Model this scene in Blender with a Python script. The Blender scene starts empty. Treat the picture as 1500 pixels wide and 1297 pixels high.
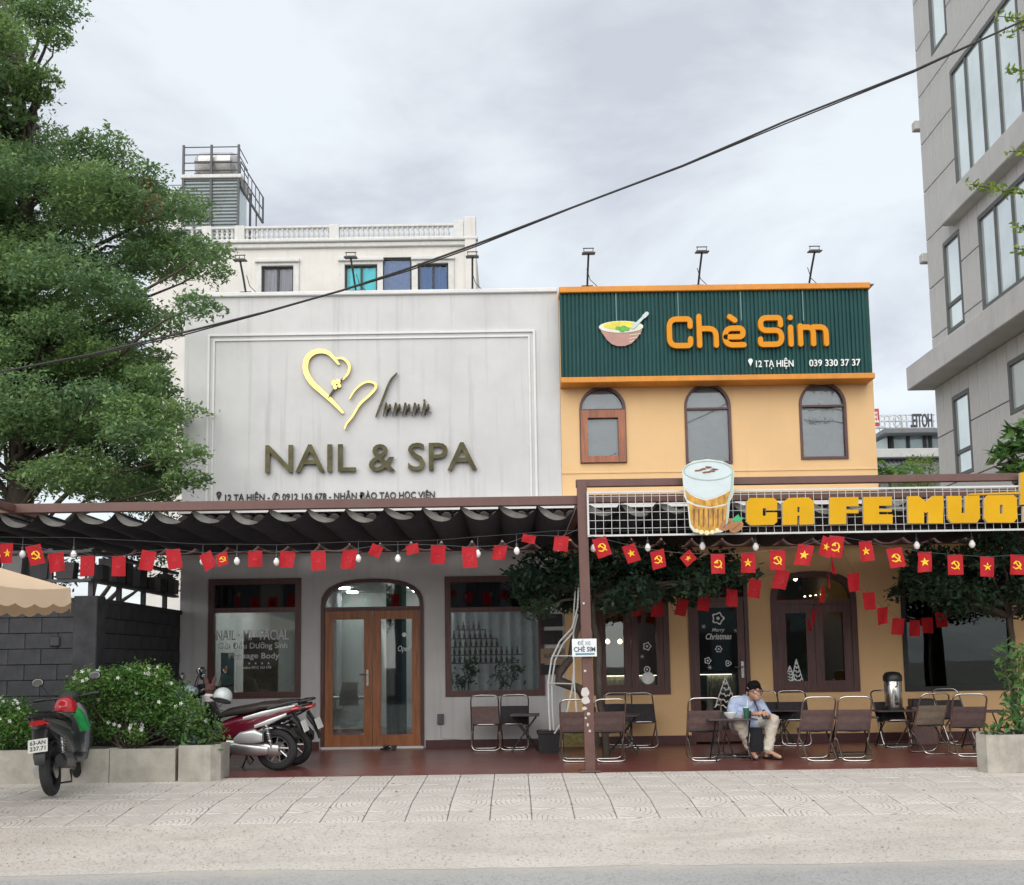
import bpy, math, random
import numpy as np
from mathutils import Vector, Matrix, geometry, noise as mnoise

# ------------------------------------------------------------------ camera, sky, sun, exposure
SC = bpy.context.scene
COL = SC.collection
FPX, PX0, PY0 = 1600.0, 750.0, 796.0          # focal length and principal point, photo pixels
PITCH, ROLL, CAMZ = math.radians(6.2), math.radians(-0.85), 1.28
CM = Matrix.Rotation(math.radians(90) + PITCH, 4, 'X') @ Matrix.Rotation(ROLL, 4, 'Z')
cd = bpy.data.cameras.new('camera')
cam = bpy.data.objects.new('camera', cd); COL.objects.link(cam)
cam.matrix_world = Matrix.Translation((0, 0, CAMZ)) @ CM
cd.sensor_fit = 'HORIZONTAL'; cd.sensor_width = 36.0
cd.lens = 36.0 * FPX / 1500.0
cd.shift_y = (PY0 - 648.5) / 1500.0
cd.clip_start = 0.1; cd.clip_end = 3000
SC.camera = cam

SUN_EL, SUN_AZ = math.radians(37), math.radians(193)   # azimuth clockwise from +Y: behind the camera, a little left
world = bpy.data.worlds.new('World'); SC.world = world; world.use_nodes = True
wn, wl = world.node_tree.nodes, world.node_tree.links
wn.clear()
def WN(t, **k):
    n = wn.new(t)
    for a, b in k.items(): setattr(n, a, b)
    return n
w_out = WN('ShaderNodeOutputWorld'); w_bg = WN('ShaderNodeBackground')
w_sky = WN('ShaderNodeTexSky', sky_type='NISHITA', sun_disc=False)
w_sky.sun_elevation = SUN_EL; w_sky.sun_rotation = SUN_AZ
w_tc = WN('ShaderNodeTexCoord'); w_sep = WN('ShaderNodeSeparateXYZ')
w_add = WN('ShaderNodeMath', operation='ADD'); w_add.inputs[1].default_value = 0.22
w_dx = WN('ShaderNodeMath', operation='DIVIDE'); w_dy = WN('ShaderNodeMath', operation='DIVIDE')
w_abs = WN('ShaderNodeMath', operation='MAXIMUM'); w_abs.inputs[1].default_value = 0.0
w_cmb = WN('ShaderNodeCombineXYZ')
w_n1 = WN('ShaderNodeTexNoise'); w_n1.inputs['Scale'].default_value = 2.0; w_n1.inputs['Detail'].default_value = 9; w_n1.inputs['Roughness'].default_value = 0.56; w_n1.inputs['Distortion'].default_value = 0.35
w_r = WN('ShaderNodeValToRGB')
e = w_r.color_ramp.elements
e[0].position = 0.36; e[0].color = (0.300, 0.312, 0.338, 1)
e[1].position = 0.585; e[1].color = (0.422, 0.446, 0.462, 1)
m_ = e.new(0.49); m_.color = (0.378, 0.398, 0.418, 1)
w_k = WN('ShaderNodeMixRGB', blend_type='MULTIPLY'); w_k.inputs[0].default_value = 1.0; w_k.inputs[2].default_value = (0.1, 0.1, 0.1, 1)
w_mix = WN('ShaderNodeMixRGB'); w_mix.inputs[0].default_value = 0.9
wl.new(w_tc.outputs['Generated'], w_sep.inputs[0])
wl.new(w_sep.outputs['Z'], w_abs.inputs[0]); wl.new(w_abs.outputs[0], w_add.inputs[0])
wl.new(w_sep.outputs['X'], w_dx.inputs[0]); wl.new(w_add.outputs[0], w_dx.inputs[1])
wl.new(w_sep.outputs['Y'], w_dy.inputs[0]); wl.new(w_add.outputs[0], w_dy.inputs[1])
wl.new(w_dx.outputs[0], w_cmb.inputs[0]); wl.new(w_dy.outputs[0], w_cmb.inputs[1])
w_cmb.inputs[2].default_value = 3.7
wl.new(w_cmb.outputs[0], w_n1.inputs['Vector']); wl.new(w_n1.outputs['Fac'], w_r.inputs[0])
wl.new(w_sky.outputs[0], w_k.inputs[1]); wl.new(w_k.outputs[0], w_mix.inputs[1]); wl.new(w_r.outputs[0], w_mix.inputs[2])
wl.new(w_mix.outputs[0], w_bg.inputs['Color']); w_bg.inputs['Strength'].default_value = 1.0
wl.new(w_bg.outputs[0], w_out.inputs[0])

sd = bpy.data.lights.new('sun', 'SUN'); sd.energy = 1.5; sd.angle = math.radians(85); sd.color = (1.0, 0.96, 0.90)
sun = bpy.data.objects.new('sun', sd); COL.objects.link(sun)
sdir = Vector((math.sin(SUN_AZ) * math.cos(SUN_EL), math.cos(SUN_AZ) * math.cos(SUN_EL), math.sin(SUN_EL)))
sun.rotation_euler = sdir.to_track_quat('Z', 'Y').to_euler(); sun.location = sdir * 60
SC.view_settings.view_transform = 'Standard'; SC.view_settings.look = 'None'
SC.view_settings.exposure = 1.12; SC.view_settings.gamma = 1.0; SC.view_settings.use_curve_mapping = False
SC.render.engine = 'CYCLES'
SC.cycles.use_denoising = True
SC.cycles.max_bounces = 7; SC.cycles.transparent_max_bounces = 16
SC.cycles.sample_clamp_indirect = 6.0

# ------------------------------------------------------------------ survey helpers (photo measurements to metres)
R3 = CM.to_3x3()
CAMP = Vector((0, 0, CAMZ))
def ray(px, py): return R3 @ Vector(((px - PX0) / FPX, -(py - PY0) / FPX, -1.0))
def at(px, py, Y): d = ray(px, py); return CAMP + d * (Y / d.y)
def gnd(px, py, z=0.0): d = ray(px, py); return CAMP + d * ((z - CAMZ) / d.z)
def RC(x0, y0, x1, y1, Y):
    """photo rectangle on the plane Y -> X0, Z0, X1, Z1 in metres"""
    ym, xm = (y0 + y1) / 2, (x0 + x1) / 2
    return at(x0, ym, Y).x, at(xm, y1, Y).z, at(x1, ym, Y).x, at(xm, y0, Y).z
rnd = random.Random(7)
NR = np.random.default_rng(11)
FY = 16.84         # facade plane
EY = 12.84         # front edge of the terrace

# ------------------------------------------------------------------ mesh builder
class MB:
    def __init__(s): s.v = []; s.f = []; s.mi = []; s.m = 0
    def add(s, vs, fs):
        o = len(s.v); s.v += [tuple(x) for x in vs]
        for f in fs: s.f.append(tuple(i + o for i in f)); s.mi.append(s.m)
        return s
    def box(s, x0, x1, y0, y1, z0, z1):
        return s.add([(x, y, z) for x in (x0, x1) for y in (y0, y1) for z in (z0, z1)],
                     [(0, 1, 3, 2), (4, 6, 7, 5), (0, 4, 5, 1), (2, 3, 7, 6), (0, 2, 6, 4), (1, 5, 7, 3)])
    def bbox(s, x0, x1, y0, y1, z0, z1, b=0.01):
        """box with chamfered edges"""
        vs = []; c = Vector(((x0+x1)/2, (y0+y1)/2, (z0+z1)/2)); h = Vector(((x1-x0)/2, (y1-y0)/2, (z1-z0)/2))
        b = min(b, h.x*.9, h.y*.9, h.z*.9)
        for sx in (-1, 1):
            for sy in (-1, 1):
                for sz in (-1, 1):
                    vs += [c + Vector((sx*h.x, sy*(h.y-b), sz*(h.z-b))), c + Vector((sx*(h.x-b), sy*h.y, sz*(h.z-b))), c + Vector((sx*(h.x-b), sy*(h.y-b), sz*h.z))]
        def I(sx, sy, sz, k): return ((sx > 0)*4 + (sy > 0)*2 + (sz > 0))*3 + k
        fs = []
        for q in (-1, 1):
            fs.append((I(q,-1,-1,0), I(q,1,-1,0), I(q,1,1,0), I(q,-1,1,0)))
            fs.append((I(-1,q,-1,1), I(1,q,-1,1), I(1,q,1,1), I(-1,q,1,1)))
            fs.append((I(-1,-1,q,2), I(1,-1,q,2), I(1,1,q,2), I(-1,1,q,2)))
        for a in (-1, 1):
            for d in (-1, 1):
                fs.append((I(a,d,-1,0), I(a,d,1,0), I(a,d,1,1), I(a,d,-1,1)))
                fs.append((I(a,-1,d,0), I(a,1,d,0), I(a,1,d,2), I(a,-1,d,2)))
                fs.append((I(-1,a,d,1), I(1,a,d,1), I(1,a,d,2), I(-1,a,d,2)))
        for sx in (-1, 1):
            for sy in (-1, 1):
                for sz in (-1, 1): fs.append((I(sx,sy,sz,0), I(sx,sy,sz,1), I(sx,sy,sz,2)))
        return s.add(vs, fs)
    def tube(s, pts, r, n=8, caps=True):
        pts = [Vector(p) for p in pts]; rs = r if isinstance(r, (list, tuple)) else [r]*len(pts)
        vs, fs = [], []; N = len(pts); prev = None
        for i, p in enumerate(pts):
            t = (pts[min(i+1, N-1)] - pts[max(i-1, 0)])
            t = t.normalized() if t.length > 1e-9 else Vector((0, 0, 1))
            if prev is None:
                a = t.cross(Vector((0, 0, 1)) if abs(t.z) < .9 else Vector((1, 0, 0))).normalized()
            else:
                a = prev - t * prev.dot(t)
                a = a.normalized() if a.length > 1e-6 else t.orthogonal().normalized()
            prev = a; b = t.cross(a)
            for k in range(n):
                w = 2*math.pi*k/n; vs.append(p + (a*math.cos(w) + b*math.sin(w))*rs[i])
        for i in range(N-1):
            for k in range(n): fs.append((i*n+k, i*n+(k+1) % n, (i+1)*n+(k+1) % n, (i+1)*n+k))
        if caps: fs += [tuple(range(n-1, -1, -1)), tuple((N-1)*n+k for k in range(n))]
        return s.add(vs, fs)
    def lathe(s, prof, c=(0, 0, 0), n=20, axis='Z', caps=True):
        vs, fs = [], []; c = Vector(c)
        for r, h in prof:
            for k in range(n):
                w = 2*math.pi*k/n; a, b = r*math.cos(w), r*math.sin(w)
                vs.append(c + (Vector((a, b, h)) if axis == 'Z' else Vector((a, h, b)) if axis == 'Y' else Vector((h, a, b))))
        N = len(prof)
        for i in range(N-1):
            for k in range(n): fs.append((i*n+k, i*n+(k+1) % n, (i+1)*n+(k+1) % n, (i+1)*n+k))
        if caps: fs += [tuple(range(n-1, -1, -1)), tuple((N-1)*n+k for k in range(n))]
        return s.add(vs, fs)
    def torus(s, c, R, r, axis='Y', n=28, m=8, sq=1.0):
        vs, fs = [], []; c = Vector(c)
        for i in range(n):
            w = 2*math.pi*i/n
            for k in range(m):
                u = 2*math.pi*k/m; q = R + r*math.cos(u); h = r*math.sin(u)*sq
                a, b = q*math.cos(w), q*math.sin(w)
                vs.append(c + (Vector((a, h, b)) if axis == 'Y' else Vector((a, b, h)) if axis == 'Z' else Vector((h, a, b))))
        for i in range(n):
            for k in range(m): fs.append((i*m+k, i*m+(k+1) % m, ((i+1) % n)*m+(k+1) % m, ((i+1) % n)*m+k))
        return s.add(vs, fs)
    def loft(s, secs, n=14, p=2.6, axis='X'):
        """sections (x, yc, zc, half width, half height) along an axis, superellipse outline"""
        vs, fs = [], []
        for q in secs:
            x, yc, zc, hw, hh = q[:5]; pp = q[5] if len(q) > 5 else p
            for k in range(n):
                w = 2*math.pi*k/n; ca, sa = math.cos(w), math.sin(w)
                a = hw*math.copysign(abs(ca)**(2/pp), ca); b = hh*math.copysign(abs(sa)**(2/pp), sa)
                vs.append((x, yc+a, zc+b) if axis == 'X' else (yc+a, x, zc+b) if axis == 'Y' else (yc+a, zc+b, x))
        N = len(secs)
        for i in range(N-1):
            for k in range(n): fs.append((i*n+k, i*n+(k+1) % n, (i+1)*n+(k+1) % n, (i+1)*n+k))
        fs += [tuple(range(n-1, -1, -1)), tuple((N-1)*n+k for k in range(n))]
        return s.add(vs, fs)
    def prism(s, loops, y0, y1, plane='XZ'):
        """polygon loops (first outer, then holes) in the XZ plane, extruded y0..y1"""
        loops = [list(l) for l in loops]
        tri = geometry.tessellate_polygon([[Vector((a, b, 0)) for a, b in l] for l in loops])
        flat = [p for l in loops for p in l]; N = len(flat)
        P = {'XZ': lambda a, b, h: (a, h, b), 'XY': lambda a, b, h: (a, b, h), 'YZ': lambda a, b, h: (h, a, b)}[plane]
        vs = [P(a, b, y0) for a, b in flat] + [P(a, b, y1) for a, b in flat]
        fs = [tuple(t) for t in tri] + [tuple(i+N for i in reversed(t)) for t in tri]
        o = 0
        for l in loops:
            n = len(l)
            for i in range(n): j = (i+1) % n; fs.append((o+i, o+j, o+j+N, o+i+N))
            o += n
        return s.add(vs, fs)
    def xf(s, mat, start=0):
        s.v = s.v[:start] + [tuple(mat @ Vector(p)) for p in s.v[start:]]; return s
    def mesh(s, name, mats, smooth=False):
        me = bpy.data.meshes.new(name); me.from_pydata(s.v, [], s.f)
        mats = mats if isinstance(mats, (list, tuple)) else [mats]
        for m in mats: me.materials.append(m)
        if any(s.mi): me.polygons.foreach_set('material_index', s.mi)
        fix_normals(me)
        if smooth is not False: smooth_by(me, 35 if smooth is True else smooth)
        return me
    def build(s, name, mats, parent=None, smooth=False, world=True):
        return link(name, s.mesh(name, mats, smooth), parent, world)
import bmesh
def fix_normals(me):
    bm = bmesh.new(); bm.from_mesh(me); bmesh.ops.recalc_face_normals(bm, faces=bm.faces); bm.to_mesh(me); bm.free()
def smooth_by(me, deg):
    me.shade_smooth()
    try: me.set_sharp_from_angle(angle=math.radians(deg))
    except Exception: pass
def link(name, me, parent=None, world=True):
    o = bpy.data.objects.new(name, me); COL.objects.link(o)
    if parent is not None: adopt(o, parent, world)
    return o
def base_of(p):
    v = Vector((0, 0, 0)); q = p
    while q is not None: v += q.location if q.get('_b') else Vector((0, 0, 0)); q = q.parent
    return v
def adopt(o, parent, world=True):
    """world=True: vertices are in world metres although the thing's Empty stands at its base"""
    o.parent = parent
    if world and parent.get('_b'): o.matrix_parent_inverse = Matrix.Translation(-parent.location)
def tag(o, label=None, cat=None, group=None, kind=None):
    if label: o['label'] = label
    if cat: o['category'] = cat
    if group: o['group'] = group
    if kind: o['kind'] = kind
    return o
def thing(name, label, cat, loc=(0, 0, 0), rz=0.0, group=None):
    o = bpy.data.objects.new(name, None); COL.objects.link(o); o.empty_display_size = 0.2
    o.location = loc; o.rotation_euler = (0, 0, rz); o['_b'] = 1
    return tag(o, label, cat, group)
def dup(root, loc, rz=0.0, label=None, group=None, scale=None):
    r = root.copy(); COL.objects.link(r); r.location = loc; r.rotation_euler = (0, 0, rz)
    if scale: r.scale = (scale,)*3
    if label: r['label'] = label
    if group: r['group'] = group
    for ch in [c for c in COL.objects if c.parent == root]:
        c = ch.copy(); COL.objects.link(c); c.parent = r
        for g in [g for g in COL.objects if g.parent == ch]:
            d = g.copy(); COL.objects.link(d); d.parent = c
    return r

# ------------------------------------------------------------------ materials
MATS = {}
def mat(name, col, rough=0.6, metal=0.0, var=0.12, scale=6.0, bump=0.0, bscale=60.0, streak=0.0, spec=None, alpha=None, tint=None, coat=0.0, stretch=(1, 1, 1), dirt=0.0, dcol=(0.12, 0.11, 0.10)):
    if name in MATS: return MATS[name]
    m = bpy.data.materials.new(name); m.use_nodes = True; MATS[name] = m
    nt = m.node_tree; N, L = nt.nodes, nt.links; bs = N['Principled BSDF']
    bs.inputs['Roughness'].default_value = rough; bs.inputs['Metallic'].default_value = metal
    if coat: bs.inputs['Coat Weight'].default_value = coat; bs.inputs['Coat Roughness'].default_value = 0.06
    if spec is not None: bs.inputs['Specular IOR Level'].default_value = spec
    tc = N.new('ShaderNodeTexCoord'); mp = N.new('ShaderNodeMapping'); mp.inputs['Scale'].default_value = stretch
    L.new(tc.outputs['Object'], mp.inputs['Vector'])
    cur = None
    def mixc(a, b, fac, mode='MIX'):
        n = N.new('ShaderNodeMixRGB'); n.blend_type = mode
        for i, s in ((1, a), (2, b)):
            if isinstance(s, tuple): n.inputs[i].default_value = (*s[:3], 1)
            else: L.new(s, n.inputs[i])
        if isinstance(fac, float): n.inputs[0].default_value = fac
        else: L.new(fac, n.inputs[0])
        return n.outputs[0]
    def noi(sc, det=5, vec=None, ro=0.6):
        n = N.new('ShaderNodeTexNoise'); n.inputs['Scale'].default_value = sc; n.inputs['Detail'].default_value = det; n.inputs['Roughness'].default_value = ro
        L.new(vec or mp.outputs[0], n.inputs['Vector']); return n.outputs['Fac']
    def ramp(s, a, b, c0=(0, 0, 0), c1=(1, 1, 1)):
        n = N.new('ShaderNodeValToRGB'); n.color_ramp.elements[0].position = a; n.color_ramp.elements[1].position = b
        n.color_ramp.elements[0].color = (*c0, 1); n.color_ramp.elements[1].color = (*c1, 1); L.new(s, n.inputs[0]); return n.outputs[0]
    dk = tuple(c*(1-var) for c in col); lt = tuple(min(1, c*(1+var*0.8)) for c in col)
    cur = ramp(noi(scale), 0.32, 0.68, dk, lt)
    if tint:
        at_ = N.new('ShaderNodeAttribute'); at_.attribute_name = 'rnd'
        cur = mixc(cur, ramp(at_.outputs['Fac'], 0.0, 1.0, tint[0], tint[1]), 0.75)
    if streak:
        mp2 = N.new('ShaderNodeMapping'); mp2.inputs['Scale'].default_value = (7, 7, 0.35); L.new(tc.outputs['Object'], mp2.inputs['Vector'])
        f = ramp(noi(1.0, 6, mp2.outputs[0]), 0.55, 0.8)
        f2 = N.new('ShaderNodeMath'); f2.operation = 'MULTIPLY'; L.new(f, f2.inputs[0]); f2.inputs[1].default_value = streak
        cur = mixc(cur, tuple(c*0.45 for c in col), f2.outputs[0])
    if dirt:
        f = ramp(noi(1.3, 8, None, 0.7), 0.52, 0.75)
        f2 = N.new('ShaderNodeMath'); f2.operation = 'MULTIPLY'; L.new(f, f2.inputs[0]); f2.inputs[1].default_value = dirt
        cur = mixc(cur, dcol, f2.outputs[0])
    L.new(cur, bs.inputs['Base Color'])
    rv = N.new('ShaderNodeMapRange'); rv.inputs[3].default_value = max(0.02, rough*0.8); rv.inputs[4].default_value = min(1, rough*1.2)
    L.new(noi(scale*2.3), rv.inputs[0]); L.new(rv.outputs[0], bs.inputs['Roughness'])
    if bump:
        b = N.new('ShaderNodeBump'); b.inputs['Strength'].default_value = bump; b.inputs['Distance'].default_value = 0.01
        L.new(noi(bscale, 6), b.inputs['Height']); L.new(b.outputs[0], bs.inputs['Normal'])
    return m
def emit(name, col, s):
    if name in MATS: return MATS[name]
    m = bpy.data.materials.new(name); m.use_nodes = True; MATS[name] = m
    bs = m.node_tree.nodes['Principled BSDF']; bs.inputs['Base Color'].default_value = (*col, 1)
    bs.inputs['Emission Color'].default_value = (*col, 1); bs.inputs['Emission Strength'].default_value = s
    return m
def glass(name, tint=(0.75, 0.8, 0.8), ior=1.5, rough=0.015):
    if name in MATS: return MATS[name]
    m = bpy.data.materials.new(name); m.use_nodes = True; MATS[name] = m
    N, L = m.node_tree.nodes, m.node_tree.links; N.clear()
    o = N.new('ShaderNodeOutputMaterial'); mx = N.new('ShaderNodeMixShader'); tr = N.new('ShaderNodeBsdfTransparent'); gl = N.new('ShaderNodeBsdfGlossy')
    fr = N.new('ShaderNodeFresnel'); fr.inputs['IOR'].default_value = ior
    tr.inputs['Color'].default_value = (*tint, 1); gl.inputs['Roughness'].default_value = rough; gl.inputs['Color'].default_value = (0.9, 0.95, 0.96, 1)
    b = N.new('ShaderNodeBump'); b.inputs['Strength'].default_value = 0.04; b.inputs['Distance'].default_value = 0.02
    tc = N.new('ShaderNodeTexCoord'); nz = N.new('ShaderNodeTexNoise'); nz.inputs['Scale'].default_value = 1.6; nz.inputs['Detail'].default_value = 1
    L.new(tc.outputs['Object'], nz.inputs['Vector']); L.new(nz.outputs['Fac'], b.inputs['Height']); L.new(b.outputs[0], gl.inputs['Normal'])
    L.new(fr.outputs[0], mx.inputs[0]); L.new(tr.outputs[0], mx.inputs[1]); L.new(gl.outputs[0], mx.inputs[2]); L.new(mx.outputs[0], o.inputs[0])
    return m
def wood(name, col):
    if name in MATS: return MATS[name]
    m = mat(name, col, 0.42, var=0.35, scale=3.0, stretch=(9, 9, 0.8), bump=0.08, bscale=14)
    return m
WHITE = mat('white_render', (0.55, 0.548, 0.545), 0.8, var=0.06, scale=1.6, bump=0.10, bscale=90, streak=0.55, dirt=0.22, dcol=(.40, .39, .37))
WTRIM = mat('white_trim', (0.66, 0.66, 0.65), 0.7, var=0.05, streak=0.15)
YELL = mat('yellow_render', (0.735, 0.485, 0.245), 0.8, var=0.05, scale=1.2, bump=0.10, bscale=90, streak=0.12, dirt=0.08, dcol=(0.45, 0.30, 0.16))
GREEN = mat('green_sheet', (0.010, 0.062, 0.060), 0.6, var=0.12, scale=2, streak=0.2, spec=.25)
ORANGE = mat('orange_trim', (0.62, 0.23, 0.016), 0.5, var=0.10, dirt=0.12)
OLET = mat('orange_letter', (0.66, 0.255, 0.009), 0.5, spec=.2, var=0.05)
YLET = mat('yellow_letter', (0.62, 0.335, 0.003), 0.5, spec=.2, var=0.06, scale=3, dirt=0.06, dcol=(0.5, 0.28, 0.02))
LSIDE = mat('letter_side', (0.62, 0.55, 0.42), 0.5)
WOOD = wood('door_wood', (0.30, 0.105, 0.035))
WOODD = wood('dark_wood', (0.085, 0.032, 0.028))
WOODM = wood('window_wood', (0.30, 0.10, 0.045))
STEEL = mat('brown_steel', (0.125, 0.060, 0.050), 0.5, var=0.12, bump=0.05, dirt=0.18)
CLOTH = mat('awning_cloth', (0.044, 0.044, 0.055), 0.85, var=0.25, bump=0.15, bscale=300)
HEM = mat('awning_hem', (0.20, 0.20, 0.185), 0.85, var=0.2, scale=10)
REDF = mat('red_floor', (0.16, 0.046, 0.039), 0.30, var=0.16, scale=1.0, bump=0.03, bscale=30, dirt=0.16, dcol=(0.26, 0.13, 0.11))
SKIRT = mat('dark_skirting', (0.075, 0.022, 0.024), 0.5)
CHROME = mat('chrome', (0.62, 0.61, 0.58), 0.22, 1.0, var=0.15)
BLACKM = mat('black_metal', (0.022, 0.022, 0.025), 0.45, 0.3)
BROWNF = mat('brown_sling', (0.15, 0.098, 0.092), 0.8, var=0.15, scale=20, bump=0.2, bscale=200)
DARKF = mat('dark_sling', (0.035, 0.030, 0.036), 0.8, var=0.2, scale=20, bump=0.2, bscale=200)
TANF = mat('tan_sling', (0.25, 0.20, 0.15), 0.8, var=0.15, scale=20, bump=0.2, bscale=200)
BLACKP = mat('black_plastic', (0.018, 0.018, 0.020), 0.38, var=0.2)
GREYP = mat('grey_plastic', (0.085, 0.087, 0.090), 0.35, var=0.12)
RUBBER = mat('rubber', (0.022, 0.022, 0.023), 0.75, var=0.3, dirt=0.35, dcol=(0.10, 0.095, 0.085))
CONC = mat('planter_concrete', (0.41, 0.385, 0.335), 0.85, var=0.22, scale=4, bump=0.3, bscale=35, streak=.55, dirt=0.7, dcol=(0.21, 0.175, 0.13))
PANEL = mat('panel_concrete', (0.47, 0.465, 0.455), 0.8, var=0.10, scale=1.1, bump=0.15, bscale=20, streak=0.30, dirt=0.15)
PANELB = mat('joint_concrete', (0.17, 0.16, 0.15), 0.9)
BLOCK = mat('wall_block', (0.034, 0.035, 0.039), 0.9, var=0.4, scale=4, bump=0.5, bscale=22, dirt=0.35, dcol=(0.045, 0.045, 0.048))
GOLD = mat('gold_metal', (0.72, 0.52, 0.16), 0.16, 1.0, var=0.1)
BRONZE = mat('bronze_mirror', (0.050, 0.046, 0.027), 0.16, 1.0, var=0.35, scale=5)
FLAGR = mat('flag_red', (0.62, 0.018, 0.028), 0.75, var=0.10, scale=8)
FLAGN = mat('flag_print_red', (0.42, 0.010, 0.022), 0.75)
def sheer(m, f):
    N, L = m.node_tree.nodes, m.node_tree.links; bs = N['Principled BSDF']; tr = N.new('ShaderNodeBsdfTranslucent'); mx = N.new('ShaderNodeMixShader'); mx.inputs[0].default_value = f
    L.new(bs.inputs['Base Color'].links[0].from_socket, tr.inputs['Color']); L.new(bs.outputs[0], mx.inputs[1]); L.new(tr.outputs[0], mx.inputs[2]); L.new(mx.outputs[0], N['Material Output'].inputs['Surface'])
sheer(FLAGR, .45)
FLAGY = mat('flag_yellow', (0.85, 0.50, 0.02), 0.7)
BULB = mat('bulb_white', (0.82, 0.82, 0.80), 0.2, var=0.02)
GLASS = glass('window_glass', (0.62, 0.67, 0.67), 1.55)
GLASSD = glass('dark_glass', (0.34, 0.36, 0.38), 1.55)
GLASSB = mat('tower_glass', (0.72, 0.79, 0.78), 0.07, 0.62, var=0.10, scale=.8, bump=.03, bscale=1.3)
MIRR = mat('mirror_glass', (0.75, 0.82, 0.82), 0.06, 1.0, var=0.04, scale=1)
DECAL = mat('white_decal', (0.75, 0.76, 0.76), 0.6)
BARK = mat('bark', (0.075, 0.058, 0.045), 0.9, var=0.4, scale=5, bump=0.6, bscale=18, stretch=(3, 3, 0.7))
CABLE = mat('cable', (0.030, 0.028, 0.028), 0.7)
def leafm(name, a, b):
    m = mat(name, a, 0.5, tint=(a, b), var=0.15)
    N, L = m.node_tree.nodes, m.node_tree.links; bs = N['Principled BSDF']; out = N['Material Output']
    tr = N.new('ShaderNodeBsdfTranslucent'); mx = N.new('ShaderNodeMixShader'); mx.inputs[0].default_value = 0.40
    L.new(bs.inputs['Base Color'].links[0].from_socket, tr.inputs['Color']); L.new(bs.outputs[0], mx.inputs[1]); L.new(tr.outputs[0], mx.inputs[2]); L.new(mx.outputs[0], out.inputs['Surface'])
    return m
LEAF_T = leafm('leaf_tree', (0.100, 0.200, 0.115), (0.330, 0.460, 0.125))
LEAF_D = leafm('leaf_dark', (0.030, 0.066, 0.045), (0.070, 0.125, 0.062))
LEAF_S = leafm('leaf_shrub', (0.070, 0.170, 0.045), (0.230, 0.400, 0.080))
LEAF_F = leafm('leaf_fleshy', (0.050, 0.140, 0.045), (0.190, 0.330, 0.085))
LEAF_Y = leafm('leaf_yellow', (0.13, 0.22, 0.030), (0.33, 0.42, 0.065))
LEAF_B = leafm('leaf_dry', (0.20, 0.12, 0.06), (0.32, 0.22, 0.12))
PETAL = mat('petal', (0.82, 0.82, 0.78), 0.6)

# ------------------------------------------------------------------ foliage, letters, strokes
def leaf_mesh(name, C, size, parent, m, up=0.5, world=True, ratio=0.42, dirs=None, rndv=None):
    C = np.asarray(C, float); n = len(C)
    if n == 0: return None
    nrm = NR.normal(size=(n, 3)); nrm[:, 2] = np.abs(nrm[:, 2]) + up; nrm /= np.linalg.norm(nrm, axis=1)[:, None]
    a = NR.normal(size=(n, 3)) if dirs is None else np.asarray(dirs, float) + NR.normal(size=(n, 3))*.25
    a -= (a*nrm).sum(1)[:, None]*nrm; a /= np.linalg.norm(a, axis=1)[:, None] + 1e-9
    b = np.cross(nrm, a); s = size*(0.65 + 0.7*NR.random(n))[:, None]
    V = np.stack([C - a*s*.5, C + b*s*ratio*.5 - nrm*s*.06, C + a*s*.5 - nrm*s*.10, C - b*s*ratio*.5 - nrm*s*.06], 1).reshape(-1, 3)
    me = bpy.data.meshes.new(name); me.vertices.add(4*n); me.vertices.foreach_set('co', V.ravel())
    me.loops.add(4*n); me.loops.foreach_set('vertex_index', np.arange(4*n, dtype=np.int32))
    me.polygons.add(n); me.polygons.foreach_set('loop_start', np.arange(0, 4*n, 4, dtype=np.int32))
    me.update(calc_edges=True)
    at_ = me.attributes.new('rnd', 'FLOAT', 'FACE'); at_.data.foreach_set('value', (NR.random(n) if rndv is None else rndv).astype(np.float32))
    me.materials.append(m)
    return link(name, me, parent, world)
def pad_pts(c, rx, ry, rz, n, droop=0.3, hollow=0.35):
    d = NR.normal(size=(n, 3)); d /= np.linalg.norm(d, axis=1)[:, None]
    r = (hollow + (1-hollow)*NR.random(n))**0.6
    P = d*r[:, None]*np.array([rx, ry, rz])
    q = np.sqrt((P[:, 0]/rx)**2 + (P[:, 1]/ry)**2)
    P[:, 2] -= droop*rz*q**2
    P += NR.normal(size=(n, 3))*0.04
    return P + np.array(c)
def text_mesh(s, size=1.0, depth=0.01, offset=0.0, res=3, shear=0.0, space=1.0):
    c = bpy.data.curves.new('t', 'FONT'); c.body = s; c.size = size; c.extrude = depth/2; c.offset = offset; c.resolution_u = res; c.shear = shear; c.space_character = space
    o = bpy.data.objects.new('t', c); me = bpy.data.meshes.new_from_object(o)
    n = len(me.vertices); co = np.empty(n*3); me.vertices.foreach_get('co', co); co = co.reshape(-1, 3)
    fs = [tuple(p.vertices) for p in me.polygons]
    bpy.data.objects.remove(o); bpy.data.curves.remove(c); bpy.data.meshes.remove(me)
    return co, fs
def fit_text(s, rect, Y, depth, offset=0.0, shear=0.0, mirror=False, keep=False, space=1.0):
    """MB of lettering fitted to rect (X0,Z0,X1,Z1), front face at Y"""
    co, fs = text_mesh(s, 1.0, 1.0, offset, shear=shear, space=space)
    lo, hi = co.min(0), co.max(0); X0, Z0, X1, Z1 = rect
    u = (co[:, 0]-lo[0])/(hi[0]-lo[0]); v = (co[:, 1]-lo[1])/(hi[1]-lo[1])
    if keep:
        sc = (X1-X0)/(hi[0]-lo[0]); Z1 = Z0 + (hi[1]-lo[1])*sc
    if mirror: u = 1-u
    w = (co[:, 2]-lo[2])/(hi[2]-lo[2])
    V = np.stack([X0+u*(X1-X0), Y+(1-w)*depth, Z0+v*(Z1-Z0)], 1)
    mb = MB(); mb.add([tuple(p) for p in V], fs); return mb
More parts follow.
